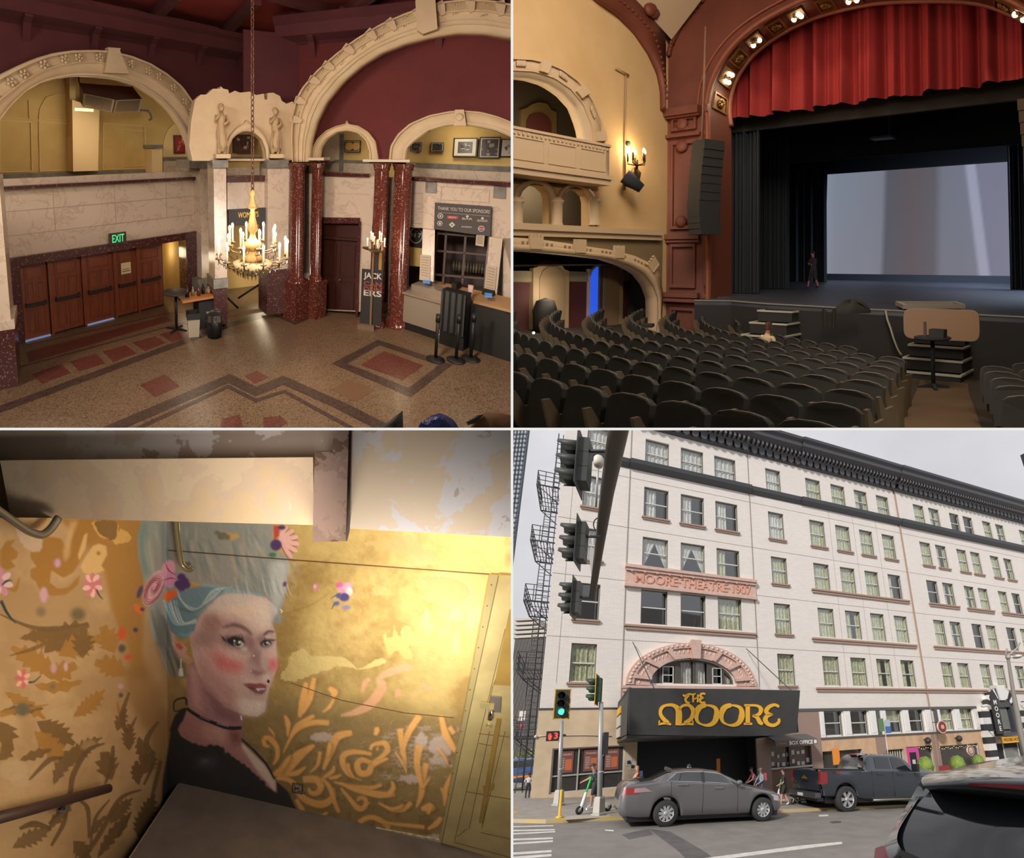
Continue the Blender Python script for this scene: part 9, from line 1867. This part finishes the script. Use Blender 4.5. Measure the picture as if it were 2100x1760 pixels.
# face mass
P_(FX,((270,540),(240,420),(230,330),(300,230),(390,80),(520,40),(700,60),(830,90),(840,180),(800,260),(825,330),(830,450),(838,560),(810,640),(780,720),(760,800),(750,870),(700,905),(600,895),(480,840),(360,730),(300,620)),skin_l,1)
P_(FX,((250,330),(400,250),(460,330),(420,430),(330,440),(250,430)),(150,112,110),9,.75);P_(FX,((300,250),(350,170),(420,200),(480,260),(560,250),(640,300),(560,310),(450,300),(330,320)),(152,112,106),8,.8);P_(FX,((390,100),(520,60),(720,80),(800,120),(790,240),(740,300),(660,280),(560,200),(430,180)),(228,206,192),9);O_(FX,600,170,120,40,(238,206,170),10,8,.5);O_(FX,740,220,50,90,(236,214,196),0,7,.7)
P_(FX,((280,540),(300,450),(400,600),(540,700),(560,830),(480,830),(370,730),(300,640)),(192,144,142),8,.9);P_(FX,((290,600),(360,700),(460,800),(600,890),(500,850),(370,750)),(140,94,98),4,.8);P_(FX,((560,790),(680,770),(750,790),(745,870),(690,900),(600,890)),(230,212,200),6);P_(FX,((600,740),(700,770),(770,740),(740,800),(640,790)),(196,160,154),5,.8)
O_(FX,500,545,110,62,(214,92,96),15,9,.75);O_(FX,420,490,80,36,(206,110,112),25,8,.6);O_(FX,560,480,90,30,(226,196,188),5,7,.7);O_(FX,805,545,34,52,(222,98,104),0,6,.85);O_(FX,800,470,32,30,(224,196,186),0,6,.7)
# eye sockets
P_(FX,((430,370),(520,310),(640,330),(700,380),(680,460),(620,470),(520,440),(450,420)),(138,100,102),6,.8);P_(FX,((480,340),(560,305),(640,330),(600,350),(520,350)),(190,160,152),4,.8);P_(FX,((690,370),(720,330),(800,330),(815,400),(760,440),(710,430)),(150,114,112),4,.8);P_(FX,((740,340),(800,345),(815,360),(760,375)),(206,186,174),2)
C_(FX,((455,295),(540,275),(620,305),(660,345)),(8,26,24,14),(106,78,74),2,.9);C_(FX,((740,350),(775,320),(815,325)),(12,20,12),(96,70,68),1.5,.9)
P_(FX,((480,375),(540,350),(600,370),(615,400),(590,430),(540,425),(500,405)),(40,38,40),1.2);P_(FX,((535,400),(580,385),(608,405),(590,430),(550,425)),(206,198,192),1);O_(FX,565,403,22,19,(60,60,60),0,.9);O_(FX,575,395,9,8,(240,240,236),0,.8);O_(FX,540,385,6,6,(240,240,236),0,.8)
P_(FX,((712,400),(745,375),(790,385),(800,405),(770,428),(725,425)),(40,38,40),1.2);P_(FX,((735,402),(770,392),(790,405),(765,424),(740,420)),(206,198,192),1);O_(FX,758,404,17,16,(60,60,60),0,.9);O_(FX,766,398,7,6,(240,240,236),0,.8)
for k in range(9):C_(FX,((480+k*15,385-k*2),(462+k*15,352-k*2)),(8,3),(36,34,36),.8)
for k in range(5):C_(FX,((440+k*5,340+k*10),(470+k*5,372+k*6)),(3,5),(60,50,52),.8)
for k in range(8):C_(FX,((745+k*9,385),(750+k*11,362+k*2)),(6,3),(36,34,36),.8)
O_(FX,608,443,24,16,(222,200,190),0,3);C_(FX,((720,440),(730,480),(760,560)),(8,20,14),(206,180,172),3,.7)
# nose
P_(FX,((690,400),(720,440),(750,520),(782,590),(770,608),(700,600),(640,590),(625,540),(660,480)),(172,134,134),5,.8);C_(FX,((705,420),(725,500),(755,580)),(12,22,26),(210,188,180),4,.85);P_(FX,((640,580),(700,595),(775,610),(740,625),(690,620),(650,600)),(112,72,74),3,.9);O_(FX,655,552,32,28,(200,168,162),0,5,.8);O_(FX,680,490,18,60,(118,82,86),10,6,.7);O_(FX,675,487,5,5,(240,236,230),0,.8)
C_(FX,((720,430),(710,500),(700,560)),(8,14,14),(132,96,100),3,.6)
# mouth
P_(FX,((570,670),(640,640),(700,650),(730,620),(780,650),(790,680),(750,690),(700,680),(640,690)),(214,186,178),4,.8);O_(FX,755,635,26,22,(230,210,200),0,4,.9);O_(FX,690,625,40,16,(170,126,128),0,5,.7)
P_(FX,((590,683),(640,676),(690,680),(720,676),(765,690),(750,705),(700,708),(650,700)),(150,74,78),1.2);P_(FX,((600,688),(660,700),(720,706),(762,700),(755,730),(730,752),(690,745),(640,715)),(92,46,54),1.2);P_(FX,((660,712),(715,712),(755,715),(735,738),(700,735)),(166,110,118),2.5);P_(FX,((690,712),(755,712),(750,720),(700,722)),(216,206,204),.9);C_(FX,((640,720),(700,752),(752,742)),(8,16,8),(130,80,84),3,.8);O_(FX,556,682,16,16,(214,180,172),0,3);O_(FX,774,664,9,13,(24,22,24),0,.9)
for x,y in((590,632),(697,718),(705,728),(655,592)):O_(FX,x,y,4,4,(244,242,238),0,.8)
# ear and earring
P_(FX,((70,290),(100,280),(130,330),(130,380),(180,400),(215,440),(200,470),(260,530),(180,500),(130,480),(100,420),(80,370)),(206,162,146),1.2);P_(FX,((80,310),(110,330),(115,400),(150,440),(100,400)),(226,190,172),2.5,.9);P_(FX,((130,400),(160,400),(190,430),(170,450),(140,430)),(206,96,72),1.5);C_(FX,((90,470),(150,500),(240,540)),(8,12,4),(226,204,188),2,.9)
# hair mass
hb,hd_,hl=(138,158,160),(92,118,124),(200,214,214)
P_(HX,((100,20),(70,120),(75,260),(110,400),(150,560),(140,660),(170,800),(300,900),(290,760),(250,720),(240,600),(230,540),(330,480),(420,420),(500,440),(640,470),(900,520),(980,600),(960,690),(1010,580),(1030,480),(1050,300),(1060,270),(940,200),(950,40)),(150,150,142),1.5)
P_(HX,((470,640),(520,560),(640,500),(800,500),(900,530),(860,500),(640,460),(500,430),(420,500),(350,520),(300,500),(240,560),(260,690),(340,760),(440,700)),(142,170,178),1.5)
P_(HX,((240,560),(330,480),(480,450),(640,470),(560,560),(460,660),(440,740),(360,800),(280,740)),(110,140,150),1.5)
P_(HX,((470,640),(560,540),(680,500),(820,520),(800,560),(600,600)),(206,196,186),6,.7)
rh=random.Random(21)
for k in range(70):
 x=rh.uniform(100,1040);y0=rh.uniform(40,260);x1=x+rh.uniform(10,80)+(x-500)*.05;y1=y0+rh.uniform(120,260);c_=rh.choice([hd_,hd_,(178,168,148),(184,180,166),(116,132,132),(150,140,120),(196,186,166)])
 if y1>480 and x1>450:y1=470
 C_(HX,((x,y0),((x+x1)/2-8,(y0+y1)/2),(x1,y1)),(3,rh.uniform(8,26),3),c_,2.2,.55)
P_(HX,((70,120),(100,20),(140,40),(130,200),(150,360),(110,400),(80,260)),(88,122,116),4,.6);P_(HX,((930,290),(1050,290),(1030,480),(1000,580),(930,520)),(196,196,192),5,.7)
for k in range(46):
 t=k/46;c_=rh.choice([hl,hl,(224,232,232),(110,146,158),(80,118,132),(160,186,192)])
 if k%2:C_(HX,((690-60*t,460-5*t),(560,470+60*t),(470-40*t,590+20*t),(370-20*t,560-20*t),(330,470+20*t)),(2,6,7,6,2),c_,.9,.75)
 else:C_(HX,((235+90*t,540+5*t),(265+80*t,620+10*t),(320+60*t,700-10*t),(460-10*t,690-30*t)),(2,7,8,2),c_,.9,.75)
C_(HX,((300,560),(360,600),(440,610),(560,540)),(4,16,16,4),(70,76,80),2.5,.6);C_(HX,((330,760),(390,770),(420,740)),(4,22,4),(120,170,190),2)
for k in range(16):x=700+k*22;C_(HX,((x,400+rh.uniform(-30,10)),(x+20,470),(x+40,520+rh.uniform(-6,14))),(2,6,1),rh.choice([hl,hd_,(96,140,156)]),.9,.7)
for k in range(14):C_(HX,((150+k*7,600+k*3),(170+k*7,700),(220+k*6,860)),(3,12,3),rh.choice([(106,104,98),(150,146,134),(90,90,90),(180,176,160)]),1.6,.7)
P_(FX,((0,120),(60,260),(90,420),(200,540),(215,640),(150,640),(100,630),(60,560),(0,420)),(96,98,96),4,.85)
for k in range(12):C_(FX,((10+k*10,420),(60+k*9,540),(90+k*9,640)),(2,7,2),rh.choice([(170,172,160),(120,124,120),(76,78,80)]),1,.7)
for k in range(5):O_(FX,172,515+k*12,5,5,(236,238,232),0,.8)
P_(FX,((160,575),(182,570),(190,625),(170,632),(155,620)),(216,220,206),1)
O_(FX,835,240,40,26,(120,160,176),-20,5,.8);K.curve([FX(852,165),FX(868,180),FX(860,192)],[1,2.4,1],(250,250,246),.8);O_(FX,820,150,24,60,(186,198,200),0,5,.7)
# choker and bow
C_(FX,((210,850),(300,910),(420,960),(500,985),(590,985)),(20,24,26,26,24),(40,34,48),.9);C_(FX,((300,905),(370,935)),(4,5),(150,130,160));C_(FX,((420,955),(500,975)),(6,6),(160,150,176));C_(FX,((205,850),(130,870),(130,800),(200,780),(210,830)),(14,10,12,16,14),(40,40,40));P_(FX,((180,850),(215,850),(190,930),(130,1008),(90,1008),(130,900)),(40,40,40),1)
C_(FX,((585,900),(590,930)),(8,10),(236,232,226),.9)
# big rose at the hair, violet and orange blossoms
def rose(cx,cy,rx,ry,ang,dark=(150,64,72),light=(224,172,176)):
 K.blob(cx,cy,rx,ry,light,ang,1);ca,sa=math.cos(math.radians(ang)),math.sin(math.radians(ang))
 for j in range(7):
  s_=1-j*.135;pts=[]
  for i in range(14):t=j*1.1+i*.42;pts.append((cx+rx*s_*.92*math.cos(t)*ca-ry*s_*.92*math.sin(t)*sa,cy+rx*s_*.92*math.cos(t)*sa+ry*s_*.92*math.sin(t)*ca))
  K.curve(pts,[.6,2.8,3.2,1.5,.6],dark,.8,.85,n=3)
rose(316,1206,40,18,-64);K.blob(345,1168,14,20,(214,160,176),20,1.5);K.blob(350,1190,12,16,(206,150,180),10,1.5);K.curve([(338,1152),(346,1170),(362,1180)],[1,3,1],(150,64,72));K.curve([(335,1190),(350,1186),(362,1188)],[1,3,1],(150,64,72))
for x,y in((372,1184),(378,1192),(366,1198),(382,1200),(372,1205)):K.blob(x,y,9,8,(78,54,106),0,1)
for q in([(334,1222),(345,1212),(362,1210),(364,1222),(352,1228),(346,1237),(338,1230)],[(276,1238),(284,1240),(292,1250),(290,1262),(282,1256),(276,1250)]):K.poly(q,(226,110,40),1)
K.blob(287,1214,5,14,(80,64,96),20,1);K.blob(292,1250,5,4,(80,60,90),0,1)
# flower at the top right of the hair
for k in range(6):t=-1.2+k*.42;K.curve([(572,1112),(572+22*math.cos(t),1112+20*math.sin(t)),(574+40*math.cos(t),1114+38*math.sin(t))],[3,11,5],(226,176,166),.8);K.curve([(572,1112),(573+38*math.cos(t+.2),1113+36*math.sin(t+.2))],[3,1.5],(170,66,66),.8)
K.poly([(560,1078),(575,1078),(572,1100),(562,1110)],(186,70,70),1);K.blob(566,1118,12,12,(76,52,98),0,1);K.blob(578,1082,8,5,(76,52,98),0,1);K.blob(559,1138,8,5,(70,120,70),0,1);K.curve([(590,1148),(606,1150)],[3,5],(196,110,50));K.blob(584,1198,4,6,(100,60,110),20,1)
K.poly(rough([(455,1090),(475,1095),(490,1097),(486,1106),(470,1108),(450,1104)],2),(200,160,96),1);K.poly(rough([(440,1090),(462,1092),(472,1104),(452,1108)],2),(110,112,92),1)
# small painted square mark
K.poly([(599,1605),(622,1609),(621,1630),(598,1626)],(66,50,56),.8);K.poly([(602,1608),(619,1611),(618,1627),(601,1623)],(150,124,104),.8);K.poly([(604,1611),(617,1613),(616,1625),(603,1621)],(66,50,56),.8);K.curve([(606,1613),(615,1615),(615,1620),(608,1620),(608,1624)],[1.6,1.6],(206,180,150),.8,n=2);K.blob(624,1627,1.6,1.6,(66,50,56),0,.8)
# dark corner shading is left to the light; canvas to vertices
def painted(name,label,cat_,W,region,step,off,extra=0.0,m=None):
 m=m or mural_m
 """region: function v -> (u_left, u_right); builds the wall's skin with its own coloured vertices"""
 v0,v1=region['v'];nv=int((v1-v0)/step);nu=int(region['w']/step);V=[];Cc=[]
 vv=np.linspace(v0,v1,nv+1)
 P00=[]
 L0=[region['l'](v)for v in vv];R0=[region['r'](v)for v in vv]
 o=W.o;n_=W.n;d_=n_@o+off
 for v,l,r in zip(vv,L0,R0):
  us=np.linspace(l,r,nu+1);lev=(BL.rt[None]*((us-BL.cx)/BL.f)[:,None]-BL.up[None]*(v-BL.cy)/BL.f+BL.fwd[None])@BL.R
  t=(d_-n_@BL.cam)/(lev@n_);V.append(BL.cam+lev*t[:,None]);xi=np.clip(us-OX,0,CW_-1.01);yi=min(max(v-OY,0),CH_-1.01);x0=xi.astype(int);y0=int(yi);fx=(xi-x0)[:,None];fy=yi-y0
  Cc.append((K.a[y0,x0]*(1-fx)+K.a[y0,x0+1]*fx)*(1-fy)+(K.a[y0+1,x0]*(1-fx)+K.a[y0+1,x0+1]*fx)*fy)
 V=np.concatenate(V);Cc=np.concatenate(Cc);w=nu+1
 idx=np.arange(nv)[:,None]*w+np.arange(nu)[None];F=np.stack([idx,idx+1,idx+w+1,idx+w],-1).reshape(-1,4)
 c=MB();c.v=[V];c.n=len(V);c.f=F.tolist();c.m=[0]*len(F);c.sm=[False]*len(F)
 return obj(name,c,m,BL,label=label,cat=cat_,kind='structure',base=(0,0,0),colors=Cc)
mural_m=mat('painted wall',(200,180,140),.6,kind='vcol',ex=.42,bump=.35)
_c0,_c1=BL.proj((0,0,0)),BL.proj((0,0,1.7));seam=lambda v:_c0[0]+(v-_c0[1])*(_c1[0]-_c0[0])/(_c1[1]-_c0[1])
drl=lambda v:1022-(v-1178)*.2108
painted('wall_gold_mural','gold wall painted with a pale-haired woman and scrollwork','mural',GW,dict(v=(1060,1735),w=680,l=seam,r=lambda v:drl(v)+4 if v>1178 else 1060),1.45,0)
painted('wall_foliage_mural','cream wall painted with ochre leaves and small blossoms','mural',LF,dict(v=(1062,1775),w=352,l=lambda v:-8,r=seam),1.45,0)
mb=MB(GW.T);mb.box(.0,.02,-1.5,3.2,.2,3);struct('wall_gold_core',mb,mat('plaster core',(150,130,110),.8),BL,base=(0,0,0));mb=MB();mb.box(-.3,-4,-2.5,-.02,.3,1.7);struct('wall_foliage_core',mb,_mats['plaster core'],BL,base=(0,0,0))
def gp(pts,o0,o1,m,name,kind='structure',W=GW,**k):c=MB(W.T);c.prism(W.poly(pts,o0),o0,o1);return obj(name,c,m,BL,kind=kind,**k)
gp([(345,1128.5),(590,1147.5),(1002,1177.5),(1050,1181),(1050,1182.5),(1002,1179),(590,1149),(345,1130)],-.006,0,mat('seam brown',(96,70,36),.8),'trim_seam');gp([(596,1400),(700,1436),(830,1462),(930,1472),(930,1473.2),(830,1463.5),(700,1437.5),(596,1401)],-.003,0,_mats['seam brown'],'trim_lower_seam')
gp([(480,1647),(600,1665),(760,1697),(905,1724),(905,1730),(760,1706),(600,1674),(480,1652)],-.012,0,mat('plaster crumble',(196,186,166),.9,kind='noise',rgb2=(150,130,96),scale=40),'trim_plaster_edge')
# landing, lower steps
land=mat('landing paint grey brown',(112,100,92),.55,kind='noise',rgb2=(96,86,80),scale=5,bump=.15)
P=[BL.Z(0,365,1608),BL.Z(0,905,1729),BL.Z(0,1120,1790),BL.Z(0,1120,2100),BL.Z(0,120,1950)];mb=MB();e=GW.P(2.6,0,.05)
lc=BL.Z(0,365,1608);lb_=BL.Z(0,265,1760);ld=lb_+(lb_-lc)*3;mb.prism([(lc[0],lc[1]),(lc[0]+.02,.2),(e[0],e[1]+.1),(2.9,-2.2),(ld[0],ld[1]),(lb_[0],lb_[1])],-.12,0,axis='z');struct('floor_landing',mb,land,BL,base=(1,-1,0))
mb=MB();mb.tube([tuple(lc-(0,0,.004)),tuple(lb_-(0,0,.004)),tuple(ld-(0,0,.004))],.006,6);struct('trim_landing_edge',mb,mat('worn edge',(156,142,124),.7),BL,base=(0,0,0))
mb=MB();mb.box(-3,-6,-2.6,4,1,-2.5);struct('floor_lower',mb,land,BL,base=(0,0,-2.5))
# overhead beams
flake=mat('flaking cream paint',(226,200,166),.75,kind='patch',rgb2=(220,192,162),ex=(224,194,154),scale=4.5,bump=.3)
plas=mat('patchy plaster',(178,162,146),.8,kind='patch',rgb2=(188,178,172),ex=(152,134,120),scale=2.6,bump=.3);plas2=mat('patchy grey plaster',(160,145,128),.8,kind='patch',rgb2=(156,153,156),ex=(136,124,118),scale=3.6,bump=.3)
gp([(-10,1060),(-10,985),(0,945),(60,944),(642,938),(644,1077),(22,1061),(0,985)][2:7]+[(22,1061)],-.80,-.45,flake,'beam_lintel');gp([(-40,860),(700,860),(700,940),(-40,950)],-.74,-.3,plas,'wall_bulkhead_left');gp([(-40,940),(2,945),(24,1061),(26,1075),(-40,1060)],-.70,-.5,mat('beam end tan',(196,166,128),.8),'trim_beam_end')
gp([(716,860),(1070,860),(1070,1103),(710,1084)],-.62,-.52,plas2,'wall_bulkhead_right')
rust=mat('rusted steel post',(170,140,124),.7,kind='patch',rgb2=(152,124,108),ex=(110,78,54),scale=9,bump=.5)
t=thing('steel_post','rust-stained steel post end hanging between the two bulkheads','post',BL,GW.P(*GW.px(676,1112,-.9),-.9));c=MB(GW.T);c.prism(GW.poly([(684,860),(716,860),(709,1110),(641,1112),(645,928),(682,926)],-.94),-.94,-.8);c2=MB(GW.T);c2.prism(GW.poly([(714,860),(722,860),(717,1090),(712,1110),(708,1110)],-.93),-.93,-.6);obj('face_plate',c,rust,BL,t);obj('side_flange',c2,mat('flange dark',(120,104,96),.6),BL,t)
# conduits and handrail
c=MB();c.tube([tuple(BL.X(.05,u,v))for u,v in spline([(-15,1038),(10,1056),(38,1076),(60,1090),(85,1097),(104,1085),(120,1062)],4)],.013,8);obj('cable_conduit',c,mat('conduit silver',(138,134,120),.35,metal=.7),BL,label='bent silver cable looping under the beam at the far left',cat='cable')
c=MB(GW.T);q=lambda u,v:(lambda a:(a[0],-.06,a[1]))(GW.px(u,v,-.06));c.tube([q(u,v)for u,v in spline([(360,1060),(363,1100),(367,1135),(372,1158),(381,1168),(390,1170),(396,1164)],4)],.011,8);c.tube([q(u,v)for u,v in((366,1060),(369,1100),(373,1130),(378,1156),(388,1166))],.004,6);obj('conduit_hook',c,mat('conduit brass',(170,160,120),.35,metal=.7),BL,label='hooked metal conduit hanging over the painted hair',cat='pipe')
t=thing('stair_handrail','dark brown wooden handrail sloping on the foliage painted wall','handrail',BL,BL.X(.09,130,1655));c=MB();c.tube([BL.X(.09,-60,1692),BL.X(.09,60,1661),BL.X(.09,223,1617)],.021,14);obj('rail',c,mat('rail dark brown',(64,46,42),.4),BL,t)
c=MB();a=BL.X(.09,130,1647);c.tube([a,a+(0,0,-.03),BL.X(0.0,128,1658)],.007,8);c.cyl(BL.X(0,128,1658),BL.X(.01,128,1658),.02,n=12);obj('bracket',c,mat('bracket dark',(50,40,38),.5),BL,t)
# gold door at the right
brs=mat('door dull gold',(200,182,128),.42,metal=.3,kind='noise',rgb2=(176,158,110),scale=5,bump=.2);brs2=mat('door gold light',(196,160,84),.4,metal=.5,kind='noise',rgb2=(170,140,80),scale=4);trm=mat('door trim pale gold',(196,180,128),.35,metal=.5)
gp([(1006,1180),(1022,1181),(1024,1181),(906,1728),(902,1726)],-.03,-.0,trm,'trim_door_frame')
for k in range(12):v=1200+k*43;u=1012-(v-1180)*.205;p=GW.px(u,v,-.032);c=MB(GW.T);c.ball((p[0],-.031,p[1]),.0035,6);obj('nail',c,mat('nail dark',(70,56,36),.5),BL,label='small dark nail in the pale door trim, %s from the top'%['first','second','third','fourth','fifth','sixth','seventh','eighth','ninth','tenth','eleventh','twelfth'][k],cat='nail',group='nails in the door trim')
t=obj('door_11',MB(GW.T).prism(GW.poly([(1024,1180),(1075,1184),(1075,1775),(1000,1757),(906,1729)],-.035),-.035,.0),brs,BL,kind='structure',base=(1.6,0,0))
def dl(pts,o,m,nm='panel_moulding'):c=MB(GW.T);c.prism(GW.poly(pts,-.035-o),-.035-o,-.035);return obj(nm,c,m,BL,t)
dl([(1046,1250),(1060,1250),(1060,1408),(1014,1405)],.004,brs2,'upper_panel');grv=mat('door groove',(110,92,52),.6)
for a,b in(((1022,1182),(906,1728)),((1036,1290),(932,1726)),((1052,1300),(1012,1405)),((1011,1407),(1003,1442)),((1004,1500),(962,1700)),((1036,1500),(988,1700)),((982,1505),(1045,1512)),((982,1525),(1010,1530)),((956,1624),(1050,1640)),((958,1700),(938,1716)),((986,1708),(1050,1722)),((932,1728),(1050,1760))):
 d=np.array([b[0]-a[0],b[1]-a[1]],float);n_=np.array([-d[1],d[0]])/np.linalg.norm(d)*.7;dl([tuple(np.array(a)+n_),tuple(np.array(b)+n_),tuple(np.array(b)-n_),tuple(np.array(a)-n_)],.001,grv,'groove')
dl([(1020,1475),(1028,1476),(990,1690),(983,1688)],.012,brs2,'raised_moulding');dl([(990,1612),(1014,1608),(1010,1622),(992,1624)],.008,brs2,'raised_moulding')
lt=thing('door_latch','steel hasp latch with chrome pin on the gold door','latch',BL,GW.P(*GW.px(1010,1470,-.06),-.06));gs=mat('latch steel',(150,140,136),.35,metal=.6)
c=MB(GW.T);c.prism(GW.poly([(1007,1429),(1028,1431),(1026,1462),(1004,1460)],-.05),-.05,-.036);obj('plate',c,gs,BL,lt);c=MB(GW.T);c.prism(GW.poly([(987,1442),(1014,1444),(1013,1456),(986,1454)],-.055),-.055,-.045);obj('bolt',c,trm,BL,lt)
c=MB(GW.T);p=GW.px(1006,1456,-.06);p2=GW.px(1003,1474,-.06);c.cyl((p[0],-.065,p[1]),(p2[0],-.07,p2[1]),.010,.012,12);obj('pin',c,mat('chrome pin',(210,215,225),.1,metal=1.0),BL,lt)
p=GW.px(1002,1489,-.04);c=MB(GW.T);c.tube([(p[0]+.013*math.cos(k*.52),-.04,p[1]+.013*math.sin(k*.52))for k in range(12)],.004,6,closed=True);c.cyl((p[0],-.036,p[1]),(p[0],-.042,p[1]),.007,n=10);obj('keyhole_ring',c,trm,BL,label='small round keyhole ring below the door latch',cat='keyhole')
# added fill lamps: gold wall hot spot, behind the bulkhead, two inside the opening
lamp('hot_spot_fill','SPOT',None,(-.2,1.3,-.75),250,(1,.95,.87),.08,spot=48,aim=BL.W(GW.P(*GW.px(850,1330))),blend=1.0)
lamp('bulkhead_fill','AREA',BL,GW.P(1.28,2.12,-.33),8,(1,.90,.72),.25,aim=GW.P(1.2,1.1,-.05))
lamp('stair_fill','AREA',None,(-.38,1.3,-.98),34,(1,.93,.82),.5,aim=(-.6,3.0,-1.3));lamp('stair_fill','AREA',None,(-.8,1.25,-.3),1.6,(1,.92,.86),.4,aim=(-.9,2.6,-.2))
# ------------------------------------------------------------------ last: cut what stands beyond the divider walls of its place
def trim_all():
 bpy.context.view_layer.update()
 eps=.0022
 for o in list(bpy.data.objects):
  if o.type!='MESH':continue
  pl=_pl.get(o.name)
  if not pl or not pl.clip:continue
  me=o.data;mw=o.matrix_world;n=len(me.vertices)
  if not n:continue
  co=np.empty(n*3,np.float32);me.vertices.foreach_get('co',co);co=co.reshape(-1,3)+np.array(mw.translation,np.float32)
  todo=[]
  for ax,sg in((0,pl.clip[0]),(2,pl.clip[1])):
   k=co[:,ax]*sg-eps*co[:,1]
   if k.min()<0:todo.append((ax,sg,k.max()<0))
  if not todo:continue
  if any(t[2]for t in todo):
   if not o.children:bpy.data.objects.remove(o);continue
  if me.users>1:o.data=me=me.copy()
  bm=bmesh.new();bm.from_mesh(me)
  for ax,sg,_ in todo:
   nv=Vector((0,-eps,0));nv[ax]=sg;t=mw.translation
   p=Vector((0,0,0))-t
   geom=bm.verts[:]+bm.edges[:]+bm.faces[:]
   if geom:bmesh.ops.bisect_plane(bm,geom=geom,dist=1e-7,plane_co=p,plane_no=nv,clear_inner=True,clear_outer=False)
  bm.to_mesh(me);bm.free()
trim_all()
for o in[o for o in bpy.data.objects if o.type=='EMPTY' and not o.children]:bpy.data.objects.remove(o)
for o in[o for o in bpy.data.objects if o.type=='MESH' and len(o.data.polygons)==0 and not o.children]:bpy.data.objects.remove(o)
for o in[o for o in bpy.data.objects if o.type=='EMPTY' and not o.children]:bpy.data.objects.remove(o)
